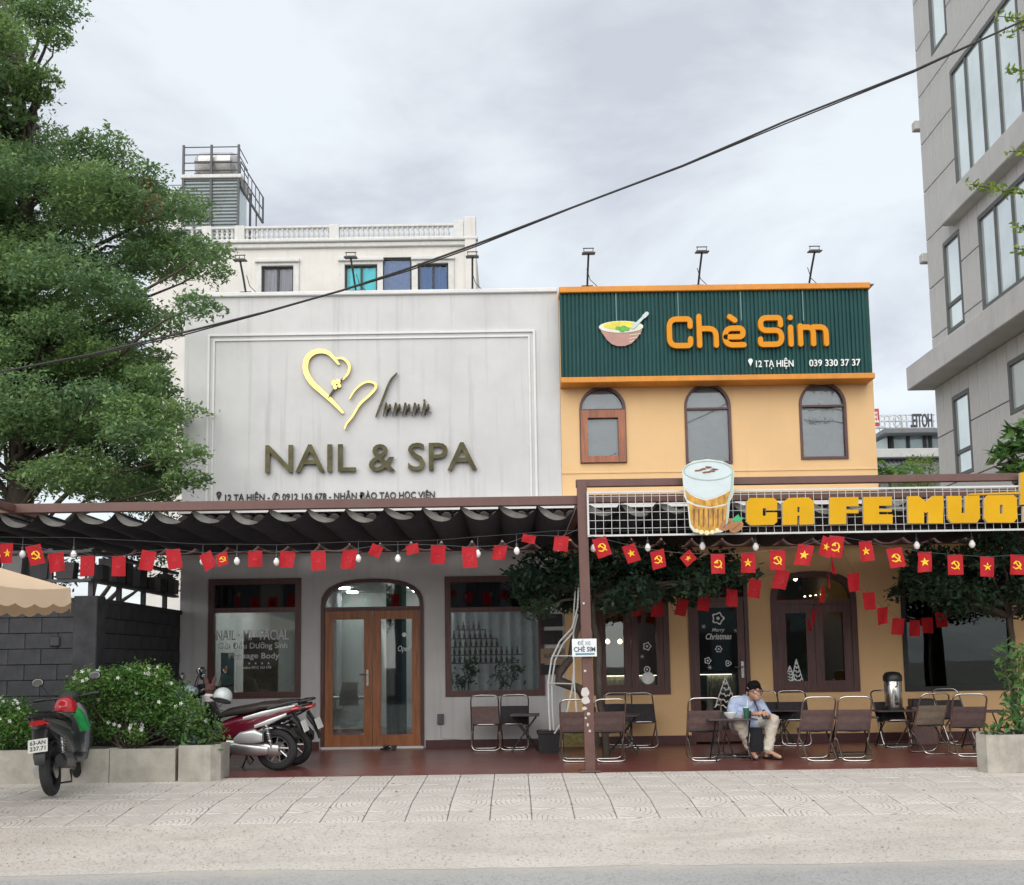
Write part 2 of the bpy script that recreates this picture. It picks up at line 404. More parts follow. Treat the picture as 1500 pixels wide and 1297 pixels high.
def split_letters(mb, gap=0.0):
    """separate an MB of text into one MB per letter (islands whose X ranges overlap)"""
    n = len(mb.v); par = list(range(n))
    def fd(i):
        while par[i] != i: par[i] = par[par[i]]; i = par[i]
        return i
    key = {}
    for i, p in enumerate(mb.v):
        k = tuple(round(c, 5) for c in p)
        if k in key: par[fd(i)] = fd(key[k])
        else: key[k] = i
    for f in mb.f:
        for q in f[1:]: par[fd(q)] = fd(f[0])
    isl = {}
    for i in range(n): isl.setdefault(fd(i), []).append(i)
    R = sorted([[min(mb.v[i][0] for i in I), max(mb.v[i][0] for i in I), [k]] for k, I in isl.items()])
    out = []
    for r in R:
        if out and r[0] < out[-1][1] - (r[1]-r[0])*0.35 - gap: out[-1][1] = max(out[-1][1], r[1]); out[-1][2] += r[2]
        else: out.append(r)
    res = []
    for x0, x1, ks in out:
        ks = set(ks); m = MB(); mp = {}
        for i in range(n):
            if fd(i) in ks: mp[i] = len(m.v); m.v.append(mb.v[i])
        for f in mb.f:
            if f[0] in mp: m.f.append(tuple(mp[i] for i in f)); m.mi.append(0)
        res.append(m)
    return res
def roundpoly(pts, r, n=6):
    pts = [Vector(p).to_2d() if len(p) > 2 else Vector(p) for p in pts]; out = [pts[0]]
    for i in range(1, len(pts)-1):
        a, b, c = pts[i-1], pts[i], pts[i+1]
        q = min(r, (a-b).length*.5, (c-b).length*.5)
        p0 = b + (a-b).normalized()*q; p1 = b + (c-b).normalized()*q
        for k in range(n+1):
            t = k/n; out.append(p0*(1-t)**2 + b*2*t*(1-t) + p1*t*t)
    out.append(pts[-1]); return out
def stroke(pts, w, cap=6):
    """outline of a thick stroke with rounded ends"""
    pts = [Vector(p) for p in pts]; q = [pts[0]]
    for p in pts[1:]:
        if (p-q[-1]).length > 1e-5: q.append(p)
    pts = q; Lf, Rt = [], []; N = len(pts)
    for i, p in enumerate(pts):
        t = (pts[min(i+1, N-1)]-pts[max(i-1, 0)]).normalized(); nn = Vector((-t.y, t.x))
        ww = w[i] if isinstance(w, (list, tuple)) else w
        Lf.append(p+nn*ww/2); Rt.append(p-nn*ww/2)
    def capf(p, t, w0):
        a0 = math.atan2(t.y, t.x)
        return [p + Vector((math.cos(a0+math.pi/2-math.pi*k/cap), math.sin(a0+math.pi/2-math.pi*k/cap)))*w0/2 for k in range(1, cap)]
    w1 = w[-1] if isinstance(w, (list, tuple)) else w; w0 = w[0] if isinstance(w, (list, tuple)) else w
    out = Lf + capf(pts[-1], (pts[-1]-pts[-2]).normalized(), w1) + Rt[::-1] + capf(pts[0], (pts[0]-pts[1]).normalized(), w0)
    return [(p.x, p.y) for p in out]
def circ(cx, cz, r, n=20, a0=0, a1=2*math.pi, rz=None):
    return [(cx+r*math.cos(a0+(a1-a0)*k/n), cz+(rz or r)*math.sin(a0+(a1-a0)*k/n)) for k in range(n)]
def arch(X0, Z0, X1, Z1, rise, n=14, pw=2.0):
    """rectangle whose top is a (super)elliptic arch of the given rise"""
    c, a = (X0+X1)/2, (X1-X0)/2; zs = Z1-rise
    pts = [(X0, Z0), (X1, Z0)]
    for k in range(n+1):
        t = math.pi*k/n; ca, sa = math.cos(t), math.sin(t)
        pts.append((c + a*math.copysign(abs(ca)**(2/pw), ca), zs + rise*abs(sa)**(2/pw)))
    return pts
def rect(X0, Z0, X1, Z1): return [(X0, Z0), (X1, Z0), (X1, Z1), (X0, Z1)]
def frame_loops(r, t): X0, Z0, X1, Z1 = r; return [rect(*r), rect(X0+t, Z0+t, X1-t, Z1-t)]
# ------------------------------------------------------------------ ground, road, pavement, terrace
GROUND = mat('ground_soil', (0.22, 0.20, 0.17), 0.95, var=0.2, scale=0.6)
ROAD = mat('road_surface', (0.41, 0.41, 0.405), 0.9, var=0.10, scale=1.2, bump=0.5, bscale=180, dirt=0.25, dcol=(0.40, 0.375, 0.335))
APRON = mat('apron_concrete', (0.58, 0.54, 0.49), 0.95, var=0.12, scale=1.1, bump=0.9, bscale=45, dirt=0.45, dcol=(0.56, 0.53, 0.49))
def speckle(m, s=230.0, lo=0.55, hi=0.72, amt=0.5, col=(0.14, 0.13, 0.12)):
    N, L = m.node_tree.nodes, m.node_tree.links; bs = N['Principled BSDF']; src = bs.inputs['Base Color'].links[0].from_socket
    tc = N.new('ShaderNodeTexCoord'); nz = N.new('ShaderNodeTexNoise'); nz.inputs['Scale'].default_value = s; nz.inputs['Detail'].default_value = 2
    r = N.new('ShaderNodeMapRange'); r.inputs[1].default_value = lo; r.inputs[2].default_value = hi; r.inputs[4].default_value = amt
    mx = N.new('ShaderNodeMixRGB'); mx.inputs[2].default_value = (*col, 1)
    L.new(tc.outputs['Object'], nz.inputs['Vector']); L.new(nz.outputs['Fac'], r.inputs[0]); L.new(r.outputs[0], mx.inputs[0]); L.new(src, mx.inputs[1]); L.new(mx.outputs[0], bs.inputs['Base Color'])
speckle(ROAD, 55, 0.50, 0.68, 0.55); speckle(APRON, 34, 0.52, 0.70, 0.50, (0.20, 0.175, 0.14))
def stripe_cracks(m):
    """long dusty tyre marks and cracks along the road"""
    N, L = m.node_tree.nodes, m.node_tree.links; bs = N['Principled BSDF']; src = bs.inputs['Base Color'].links[0].from_socket
    tc = N.new('ShaderNodeTexCoord'); mp = N.new('ShaderNodeMapping'); mp.inputs['Scale'].default_value = (0.5, 1.5, 1)
    nz = N.new('ShaderNodeTexNoise'); nz.inputs['Scale'].default_value = 2.0; nz.inputs['Detail'].default_value = 7; nz.inputs['Distortion'].default_value = 0.6
    r = N.new('ShaderNodeMapRange'); r.inputs[1].default_value = 0.50; r.inputs[2].default_value = 0.70; r.inputs[4].default_value = 0.45
    mx = N.new('ShaderNodeMixRGB'); mx.inputs[2].default_value = (0.42, 0.385, 0.335, 1)
    L.new(tc.outputs['Object'], mp.inputs[0]); L.new(mp.outputs[0], nz.inputs['Vector']); L.new(nz.outputs['Fac'], r.inputs[0]); L.new(r.outputs[0], mx.inputs[0]); L.new(src, mx.inputs[1]); L.new(mx.outputs[0], bs.inputs['Base Color'])
stripe_cracks(APRON)
def edge_dust(m):
    """pale dust blown over the road surface along its edge, in ragged patches"""
    N, L = m.node_tree.nodes, m.node_tree.links; bs = N['Principled BSDF']; src = bs.inputs['Base Color'].links[0].from_socket
    tc = N.new('ShaderNodeTexCoord'); sp = N.new('ShaderNodeSeparateXYZ'); L.new(tc.outputs['Object'], sp.inputs[0])
    mr = N.new('ShaderNodeMapRange'); mr.inputs[1].default_value = 7.75; mr.inputs[2].default_value = 8.4; L.new(sp.outputs['Y'], mr.inputs[0])
    nz = N.new('ShaderNodeTexNoise'); nz.inputs['Scale'].default_value = 3.2; nz.inputs['Detail'].default_value = 8; nz.inputs['Roughness'].default_value = .7; L.new(tc.outputs['Object'], nz.inputs['Vector'])
    a = N.new('ShaderNodeMath'); a.operation = 'MULTIPLY_ADD'; L.new(nz.outputs['Fac'], a.inputs[0]); a.inputs[1].default_value = 1.6; a.inputs[2].default_value = -.95
    b = N.new('ShaderNodeMath'); b.operation = 'ADD'; L.new(a.outputs[0], b.inputs[0]); L.new(mr.outputs[0], b.inputs[1]); b.use_clamp = True
    c = N.new('ShaderNodeMath'); c.operation = 'MULTIPLY'; L.new(b.outputs[0], c.inputs[0]); L.new(mr.outputs[0], c.inputs[1])
    mx = N.new('ShaderNodeMixRGB'); mx.inputs[2].default_value = (.53, .49, .43, 1); L.new(c.outputs[0], mx.inputs[0]); L.new(src, mx.inputs[1]); L.new(mx.outputs[0], bs.inputs['Base Color'])
edge_dust(ROAD)
g = MB(); g.add([(-900, -300, -0.34), (900, -300, -0.34), (900, 1500, -0.34), (-900, 1500, -0.34)], [(0, 1, 2, 3)])
tag(g.build('ground', GROUND), kind='structure')
g = MB()
g.add([(-60, -8, -0.262), (60, -8, -0.262), (60, 7.4, -0.250), (-60, 7.4, -0.250), (60, 8.75, -0.240), (-60, 8.75, -0.240)], [(0, 1, 2, 3), (3, 2, 4, 5)])
tag(g.build('road', ROAD), kind='structure')
# dusty concrete apron that ramps from the road up to the pavement; its road edge wanders
g = MB(); xs = np.linspace(-16, 16, 161); rows = []
prof = [(0.0, -0.2415), (0.25, -0.232), (0.8, -0.212), (1.35, -0.185), (1.79, -0.1475)]
for x in xs:
    w = 0.10*mnoise.noise(Vector((x*0.7, 3.1, 0))) + 0.05*mnoise.noise(Vector((x*2.6, 8.1, 0)))
    for k, (dy, z) in enumerate(prof):
        y = 8.34 + dy + (w if k == 0 else 0)
        rows.append((x, y, z + (0 if k in (0, 4) else 0.012*mnoise.noise(Vector((x*1.3, y*1.7, 2))))))
n = len(prof)
g.add(rows, [(i*n+k, (i+1)*n+k, (i+1)*n+k+1, i*n+k+1) for i in range(160) for k in range(n-1)])
tag(g.build('apron', APRON, smooth=60), kind='structure')
PEB = mat('pebble', (0.40, 0.365, 0.32), 0.9, var=.4, scale=40); gv = MB()
for k in range(2600):
    x, y = rnd.uniform(-5.2, 5.2), 8.36+1.7*rnd.random()**1.3
    if x > -1.5 and rnd.random() < .45: continue
    zz = -.2415+(y-8.34)/1.79*.094-.004; s = rnd.uniform(.004, .010)*(1.5 if rnd.random() < .06 else 1); a = rnd.uniform(0, 3)
    gv.add([(x+s*math.cos(a), y+s*math.sin(a), zz), (x-s*math.sin(a), y+s*math.cos(a), zz), (x-s*math.cos(a), y-s*math.sin(a), zz), (x+s*math.sin(a), y-s*math.cos(a), zz), (x+.2*s, y, zz+s*1.1)], [(0, 1, 4), (1, 2, 4), (2, 3, 4), (3, 0, 4)])
tag(gv.build('gravel', PEB), 'loose grit and small pebbles scattered on the dusty apron', 'gravel', kind='stuff')
# pavement: mortar bed in the slope of the footway, patterned concrete tiles laid on it one by one
PP = [(9.93, -0.165), (10.87, -0.066), (12.84, -0.006)]
g = MB(); 
for (ya, za), (yb, zb) in zip([(10.128, -0.144)]+PP[1:], PP[1:]):
    g.add([(-16, ya, za-.012), (16, ya, za-.012), (16, yb, zb-.012), (-16, yb, zb-.012)], [(0, 1, 2, 3)])
BED = mat('mortar_bed', (0.19, 0.175, 0.155), 0.95, var=0.2)
pave = tag(g.build('pavement', BED), kind='structure')
TILE = mat('paving_concrete', (0.58, 0.54, 0.495), 0.85, var=0.10, scale=1.7, bump=0.25, bscale=70, dirt=0.3, dcol=(0.50, 0.47, 0.43))
def tile_grooves(m):
    N, L = m.node_tree.nodes, m.node_tree.links; bs = N['Principled BSDF']; src = bs.inputs['Base Color'].links[0].from_socket
    def mt(op, a, b=None):
        n = N.new('ShaderNodeMath'); n.operation = op
        for i, v in enumerate((a, b)):
            if v is None: continue
            if isinstance(v, (int, float)): n.inputs[i].default_value = v
            else: L.new(v, n.inputs[i])
        return n.outputs[0]
    tc = N.new('ShaderNodeTexCoord'); sp = N.new('ShaderNodeSeparateXYZ'); L.new(tc.outputs['Object'], sp.inputs[0])
    u = mt('ADD', sp.outputs['X'], 0.1925); v = mt('ADD', sp.outputs['Y'], 0.1925)
    d = mt('POWER', mt('ADD', mt('POWER', mt('MAXIMUM', u, 0.0001), 3.4), mt('POWER', mt('MAXIMUM', v, 0.0001), 3.4)), 1/3.4)
    fr = mt('FRACT', mt('DIVIDE', d, 0.0482)); g1 = mt('LESS_THAN', fr, 0.19)
    inner = mt('LESS_THAN', mt('FRACT', mt('DIVIDE', mt('SUBTRACT', u, v), 0.128)), 0.045)
    gr = mt('MAXIMUM', g1, inner)
    nz = N.new('ShaderNodeTexNoise'); nz.inputs['Scale'].default_value = 9; L.new(tc.outputs['Object'], nz.inputs['Vector'])
    oi = N.new('ShaderNodeObjectInfo')
    wr = N.new('ShaderNodeMapRange'); wr.inputs[1].default_value = 0.35; wr.inputs[2].default_value = 0.6; L.new(nz.outputs['Fac'], wr.inputs[0])
    wear = mt('MULTIPLY', mt('ADD', mt('MULTIPLY', wr.outputs[0], .75), .25), mt('ADD', mt('MULTIPLY', oi.outputs['Random'], 0.45), 0.55))
    mx = N.new('ShaderNodeMixRGB'); mx.inputs[2].default_value = (0.20, 0.18, 0.155, 1)
    L.new(mt('MULTIPLY', gr, wear), mx.inputs[0]); 
    rv = N.new('ShaderNodeMapRange'); rv.inputs[3].default_value = 0.93; rv.inputs[4].default_value = 1.06; L.new(oi.outputs['Random'], rv.inputs[0])
    hs = N.new('ShaderNodeHueSaturation'); L.new(rv.outputs[0], hs.inputs['Value']); L.new(src, hs.inputs['Color']); L.new(hs.outputs[0], mx.inputs[1])
    L.new(mx.outputs[0], bs.inputs['Base Color'])
    b = N.new('ShaderNodeBump'); b.inputs['Distance'].default_value = 0.004; b.inputs['Strength'].default_value = 0.5; b.invert = True
    L.new(gr, b.inputs['Height'])
    old = bs.inputs['Normal'].links[0].from_socket; L.new(old, b.inputs['Normal']); L.new(b.outputs[0], bs.inputs['Normal'])
tile_grooves(TILE)
def pz(y):
    for (ya, za), (yb, zb) in zip(PP, PP[1:]):
        if y <= yb or yb == PP[-1][0]: return za + (zb-za)*(y-ya)/(yb-ya), math.atan2(zb-za, yb-ya)
TS = 0.387
tb = MB(); tb.bbox(-TS/2+.006, TS/2-.006, -TS/2+.003, TS/2-.002, -0.03, 0.0, 0.004); tme = tb.mesh('paving_tile', TILE)
for j in range(7):
    yc = 12.84 - TS*(j+.5); z, sl = pz(yc)
    for i in range(-16, 17):
        xc = -0.24 + TS*(i+.5)
        if abs(xc) > yc*0.47+0.45: continue
        o = bpy.data.objects.new('paving_tile', tme); COL.objects.link(o); o.parent = pave
        q = ((i & 1) + 2*(j & 1)) if (i+j) % 3 else (i & 1)*3
        o.location = (xc, yc, z + rnd.uniform(-.0012, .0012))
        o.rotation_euler = (Matrix.Rotation(sl + rnd.uniform(-.003, .003), 3, 'X') @ Matrix.Rotation(q*math.pi/2, 3, 'Z')).to_euler()
# far sides of the pavement, past the frame
g = MB()
for sx in (-1, 1):
    g.add([(sx*6.6, 10.13, -0.14), (sx*16, 10.13, -0.14), (sx*16, 12.84, -0.003), (sx*6.6, 12.84, -0.003)], [(0, 1, 2, 3)])
tag(g.build('pavement_side', TILE), kind='structure')
g = MB(); g.box(-5.14, 9.5, EY, 22.0, -0.3, 0.0)
tag(g.build('terrace_floor', REDF), kind='structure')

# ------------------------------------------------------------------ windows and doors
ROOMG = mat('room_grey', (0.46, 0.48, 0.48), 0.85, var=0.05)
def window(parent, r, name='window', fm=WOODD, ft=0.075, transom=None, leaves=1, arch_rise=0.0, pw=2.0, gm=GLASS, Y=FY, gm_top=None, sash=0.06):
    """a framed opening: fixed frame, optional transom pane, leaves with their own panes"""
    X0, Z0, X1, Z1 = r; fd, fb = Y-0.025, Y+0.09
    out = arch(X0, Z0, X1, Z1, arch_rise, pw=pw) if arch_rise else rect(*r)
    inn = arch(X0+ft, Z0+ft, X1-ft, Z1-ft, max(.02, arch_rise-ft*.6), pw=pw) if arch_rise else rect(X0+ft, Z0+ft, X1-ft, Z1-ft)
    m = MB(); m.prism([out, inn], fd, fb)
    if transom: m.box(X0+ft-.002, X1-ft+.002, fd+.008, fb-.008, transom-ft*.4, transom+ft*.4)
    w = m.build(name, fm, parent)
    zb = (transom-ft*.4) if transom else Z1-ft
    if transom:
        ti = [p for p in arch(X0+ft, transom+ft*.4, X1-ft, Z1-ft, max(.02, arch_rise-ft*.6), pw=pw)] if arch_rise else rect(X0+ft, transom+ft*.4, X1-ft, Z1-ft)
        p = MB(); p.prism([ti], Y+.03, Y+.036); o = p.build('transom_pane', gm_top or gm); o.parent = w; o.matrix_parent_inverse = Matrix()
    wd = (X1-X0-2*ft)/leaves
    for k in range(leaves):
        a, b = X0+ft+wd*k, X0+ft+wd*(k+1)
        if leaves > 1 or sash > 0.06:
            f = MB(); f.prism([rect(a+.003, Z0+ft*.3, b-.003, zb-.003), rect(a+sash, Z0+ft*.3+sash*1.1, b-sash, zb-sash)], fd+.012, fb-.02)
            o = f.build('leaf_frame', fm); o.parent = w
            pr = rect(a+sash, Z0+ft*.3+sash*1.1, b-sash, zb-sash)
        else: pr = rect(a, Z0+ft, b, zb)
        p = MB(); p.prism([pr], Y+.02, Y+.026); o = p.build('pane', gm); o.parent = w
    return w
def child(mb, name, m, part, smooth=False):
    o = mb.build(name, m, None, smooth); o.parent = part; return o

# ------------------------------------------------------------------ nail and spa building
SX0, SX1, STOP = at(266, 760, FY).x, at(820, 560, FY).x, at(545, 433, FY).z
spa = thing('spa_building', 'pale grey rendered two storey nail and spa shop with a blank framed upper wall', 'building', ((SX0+SX1)/2, FY, 0))
rw1 = RC(305, 848, 441, 1023, FY); rd = list(RC(470, 848, 621, 1095, FY)); rd[1] = 0.0; rw2 = RC(652, 844, 797, 1020, FY)
m = MB(); m.prism([rect(SX0, 0.0, SX1, STOP), rect(*rw1), arch(*rd, 0.42, pw=2.6), rect(*rw2)], FY, FY+0.22); m.build('front_wall', WHITE, spa)
m = MB(); m.box(SX0, SX0+.2, FY+.221, 24, 0, STOP-.02); m.box(SX1-.2, SX1-.002, FY+.221, 24, 0, STOP-.02); m.box(SX0, SX1-.002, 24.001, 24.2, 0, STOP-.02); m.build('side_wall', WHITE, spa)
m = MB(); m.box(SX0+.2, SX1-.2, FY+.22, 24, STOP-.5, STOP-.4); m.build('roof', PANELB, spa)
m = MB(); m.bbox(SX0-.03, SX1-.01, FY-.05, FY+.28, STOP, STOP+.07, .012); m.build('parapet_cap', WTRIM, spa)
# raised double moulding of the blank panel
mz = RC(303, 487, 786, 765, FY)
for t, w_, d_ in ((0.0, .035, .03), (.085, .028, .022)):
    m = MB(); r_ = (mz[0]+t, mz[1]+t, mz[2]-t, mz[3]-t); m.prism([rect(*r_), rect(r_[0]+w_, r_[1]+w_, r_[2]-w_, r_[3]-w_)], FY-d_, FY+.01); m.build('panel_moulding', WTRIM, spa)
for a, b in ((SX0+.01, rd[0]-.02), (rd[2]+.02, SX1-.01)):
    m = MB(); m.box(a, b, FY-.018, FY+.01, 0.0, 0.115); m.build('skirting', SKIRT, spa)
w1 = window(spa, rw1, fm=WOODD, ft=.09, transom=at(372, 894, FY).z, gm_top=GLASSD)
w2 = window(spa, rw2, fm=WOODD, ft=.09, transom=at(725, 893, FY).z, gm_top=GLASSD)
# double door
tz = at(545, 892, FY).z
m = MB(); m.prism([arch(*rd, .42, pw=2.6), arch(rd[0]+.055, -.01, rd[2]-.055, rd[3]-.055, .40, pw=2.6)], FY-.03, FY+.12); m.box(rd[0]+.053, rd[2]-.053, FY-.022, FY+.11, tz-.03, tz+.03)
door = m.build('door', WOODD, spa)
p = MB(); p.prism([arch(rd[0]+.055, tz+.03, rd[2]-.055, rd[3]-.055, .40, pw=2.6)], FY+.03, FY+.036); child(p, 'transom_pane', GLASS, door)
mid = (rd[0]+rd[2])/2; dl = at(500, 880, FY)
for k, (a, b) in enumerate(((rd[0]+.058, mid-.004), (mid+.004, rd[2]-.058))):
    zb_, zt_ = .035, tz-.033
    m = MB(); m.prism([rect(a, zb_, b, zt_), rect(a+.125, zb_+.17, b-.125, zt_-.13)], FY-.005, FY+.05); child(m, 'door_leaf', WOOD, door)
    p = MB(); p.prism([rect(a+.125, zb_+.17, b-.125, zt_-.13)], FY+.02, FY+.026); child(p, 'pane', GLASS, door)
m = MB(); m.bbox(mid-.095, mid-.055, FY-.02, FY-.004, .95, 1.20, .004); m.tube([(mid-.075, FY-.02, 1.12), (mid-.075, FY-.07, 1.12), (mid-.19, FY-.07, 1.12)], .011, 8); child(m, 'handle', CHROME, door, True)
m = MB(); m.box(rd[0]+.01, rd[2]-.01, FY-.06, FY+.10, .001, .033); child(m, 'threshold', WTRIM, door)
# vinyl lettering on the glass
def vinyl(s, px, part, Y, m=DECAL, off=0.0, shear=0):
    o = child(fit_text(s, RC(*px, Y), Y, .002, off, shear), 'lettering', m, part); return o
VIN = mat('vinyl_grey', (0.62, 0.63, 0.64), 0.6)
vinyl('NAIL · MI · FACIAL', (317, 923, 423, 938), w1, FY+.016, VIN, .012)
vinyl('Gội Đầu Dưỡng Sinh', (320, 939, 421, 953), w1, FY+.016, VIN, .006)
vinyl('Massage', (335, 956.5, 378, 967.5), w1, FY+.016, VIN, .010); vinyl('Body', (383, 956.5, 409, 967.5), w1, FY+.016, VIN, .010)
vinyl('Hotline 0912 163 678', (352, 976, 397, 980), w1, FY+.016, VIN, .004)
def starpoly(cx, cz, r, rot=0.0, q=.39): return [(cx+(r if k % 2 == 0 else r*q)*math.sin(rot+math.pi*k/5), cz+(r if k % 2 == 0 else r*q)*math.cos(rot+math.pi*k/5)) for k in range(10)]
for k in range(5):
    c = at(355+k*9.5, 972, FY); m = MB(); m.prism([starpoly(c.x, c.z, .022)], FY+.016, FY+.018); child(m, 'star', VIN, w1)
vinyl('Open', (583, 946, 601, 957), door, FY+.016, VIN, 0, .25)
c = at(592, 930, FY); m = MB(); m.prism([circ(c.x, c.z, .035)], FY+.016, FY+.018); child(m, 'round_decal', DECAL, door)
# room behind the glass
m = MB()
m.add([(SX0+.2, 22.4, 0), (SX1-.2, 22.4, 0), (SX1-.2, 22.4, 2.9), (SX0+.2, 22.4, 2.9)], [(0, 1, 2, 3)])
m.build('room_wall', ROOMG, spa)
m = MB(); m.box(SX0+.2, SX1-.2, FY+.22, 22.4, 2.73, 2.83); m.build('room_ceiling', ROOMG, spa)
LEDP = emit('led_panel', (1.0, 0.98, 0.92), 26.0)
for px, py in ((490, 857), (504, 863), (516, 869), (595, 855), (604, 861), (612, 867)):
    d = ray(px, py); t_ = (2.70-CAMZ)/d.z; x, y = d.x*t_, d.y*t_
    m = MB(); m.bbox(x-.10, x+.10, y-.10, y+.10, 2.70, 2.728, .008); m.build('ceiling_light', LEDP, spa)
for x in (-4.3, -3.7, -0.6, 0.1):
    for y in (18.6, 20.2):
        m = MB(); m.bbox(x-.10, x+.10, y-.10, y+.10, 2.70, 2.728, .008); m.build('ceiling_light', LEDP, spa)
# pleated curtains behind the transoms
CURT = mat('curtain_grey', (0.36, 0.37, 0.39), 0.9, var=0.1); CURTP = mat('curtain_mauve', (0.20, 0.17, 0.20), 0.9, var=0.15); CURTT = mat('curtain_teal', (0.035, 0.075, 0.10), 0.9, var=0.2)
def curtain(name, X0, X1, z0, z1, Y, mt, parent, amp=.03, per=.11):
    m = MB(); n = int((X1-X0)/per*8); pts = []
    for i in range(n+1):
        x = X0+(X1-X0)*i/n; y = Y + amp*math.sin(2*math.pi*i/8) + .012*math.sin(i*.37); pts += [(x, y, z0), (x, y, z1)]
    m.add(pts, [(2*i, 2*i+2, 2*i+3, 2*i+1) for i in range(n)]); o = m.build(name, mt, parent, smooth=80); return o
curtain('curtain', rw1[0]-.1, rw1[2]+.1, at(372, 894, FY).z, 2.71, FY+.34, CURTP, spa)
curtain('curtain', rw2[0]-.1, rw2[2]+.1, at(725, 893, FY).z, 2.71, FY+.34, CURTP, spa)
curtain('curtain', mid+.05, mid+.38, 0.0, 2.6, FY+1.4, CURTT, spa, .05, .14)
curtain('curtain', rw2[0]-.3, rw2[2]+.3, 0.6, 2.72, 22.1, CURT, spa, .05, .22)
curtain('curtain', rw1[0]+.3, rw1[2]-.2, 0.4, 2.72, 22.1, CURT, spa, .05, .22)

# ------------------------------------------------------------------ dessert shop building
YX0, YX1 = SX1+.004, at(1281, 600, FY).x; YTOP = at(1050, 428, FY).z; GX1 = 9.2; GTOP = 3.35
cafe = thing('dessert_shop_building', 'yellow rendered shop with arched upper windows and a dark green sheet metal fascia', 'building', ((YX0+YX1)/2, FY, 0))
u1, u2, u3 = RC(849, 567, 917, 679, FY), RC(1003, 563, 1071, 680, FY), RC(1171, 560, 1240, 673, FY)
gA = RC(868, 846, 980, 1018, FY); gD = list(RC(1010, 848, 1098, 1088, FY)); gD[1] = 0.0; gB = RC(1130, 837, 1256, 1014, FY); gC = RC(1321, 834, 1484, 1012, FY)
outl = [(YX0, 0), (GX1, 0), (GX1, GTOP), (YX1, GTOP), (YX1, YTOP), (YX0, YTOP)]
m = MB(); m.prism([outl, arch(*u1, (u1[2]-u1[0])*.48), arch(*u2, (u2[2]-u2[0])*.48), arch(*u3, (u3[2]-u3[0])*.48), rect(*gA), rect(*gD), arch(*gB, .42, pw=2.6), rect(*gC)], FY, FY+.22); m.build('front_wall', YELL, cafe)
m = MB(); m.box(YX1-.2, YX1-.002, FY+.221, 23, 0, YTOP-.02); m.box(YX0, YX1-.2, 23, 23.2, 0, YTOP-.02); m.build('side_wall', YELL, cafe)
m = MB(); m.box(YX1, GX1, FY+.221, 21, GTOP-.12, GTOP-.02); m.box(YX0+.01, YX1-.2, FY+.22, 23, YTOP-.3, YTOP-.2); m.build('roof', PANELB, cafe)
m = MB(); m.box(YX0+.01, YX1-.2, FY+.221, 23, 3.36, 3.5); m.build('upper_floor', ROOMG, cafe)
m = MB(); m.box(YX0+.01, gD[0]-.005, FY-.018, FY+.01, 0, .13); m.build('skirting', SKIRT, cafe)
m = MB(); m.box(gD[2]+.005, GX1, FY-.018, FY+.01, 0, .13); m.build('skirting', SKIRT, cafe)
m = MB(); zz = at(1050, 690, FY).z; m.box(YX0, YX1-.002, FY-.012, FY+.01, zz-.012, zz+.012); m.build('plaster_band', YELL, cafe)
GREYB = mat('window_film', (0.27, 0.265, 0.285), 0.28, var=0.15, scale=1.5)
for k, u in enumerate((u1, u2, u3)):
    tr = at(0.5*((849+917) if k == 0 else (1003+1071) if k == 1 else (1171+1240)), (601, 599, 595)[k], FY).z
    w = window(cafe, u, fm=WOODD, ft=.04, transom=tr, arch_rise=(u[2]-u[0])*.48, gm=glass('clear_glass', (.85, .87, .88), 1.5))
    X0, Z0, X1, Z1 = u
    if k == 0:
        f = MB(); f.prism([rect(X0+.015, Z0+.01, X1-.015, tr-.01), rect(X0+.125, Z0+.11, X1-.125, tr-.13)], FY-.05, FY+.015); child(f, 'casement', WOODM, w)
    b = MB(); b.box(X0+.01, X1-.01, FY+.06, FY+.066, Z0-.02, Z1+.02); child(b, 'blind', GREYB, w)
wA = window(cafe, gA, fm=WOODD, ft=.09, leaves=2, sash=.11, transom=at(924, 884, FY).z)
wB = window(cafe, gB, fm=WOODD, ft=.09, leaves=2, sash=.13, transom=at(1193, 882, FY).z, arch_rise=.42, pw=2.6)
wC = window(cafe, gC, fm=BLACKM, ft=.07)
m = MB(); m.prism([rect(*gD), rect(gD[0]+.06, -.01, gD[2]-.06, gD[3]-.06)], FY-.03, FY+.12); m.box(gD[0]+.058, gD[2]-.058, FY-.02, FY+.1, at(1054, 878, FY).z-.03, at(1054, 878, FY).z+.03)
cdoor = m.build('door', WOODD, cafe); dz = at(1054, 878, FY).z
m = MB(); m.prism([rect(gD[0]+.065, .03, gD[2]-.065, dz-.033), rect(gD[0]+.155, .20, gD[2]-.175, dz-.13)], FY-.005, FY+.05); child(m, 'door_leaf', WOODD, cdoor)
p = MB(); p.prism([rect(gD[0]+.155, .20, gD[2]-.175, dz-.13)], FY+.02, FY+.026); child(p, 'pane', GLASS, cdoor)
p = MB(); p.prism([rect(gD[0]+.06, dz+.03, gD[2]-.06, gD[3]-.06)], FY+.02, FY+.026); child(p, 'transom_pane', GLASSD, cdoor)
hx = gD[2]-.115; m = MB(); m.bbox(hx-.025, hx+.025, FY-.022, FY-.006, .98, 1.24, .004); m.tube([(hx, FY-.02, 1.15), (hx, FY-.065, 1.15), (hx-.13, FY-.065, 1.15)], .011, 8); child(m, 'handle', CHROME, cdoor, True)
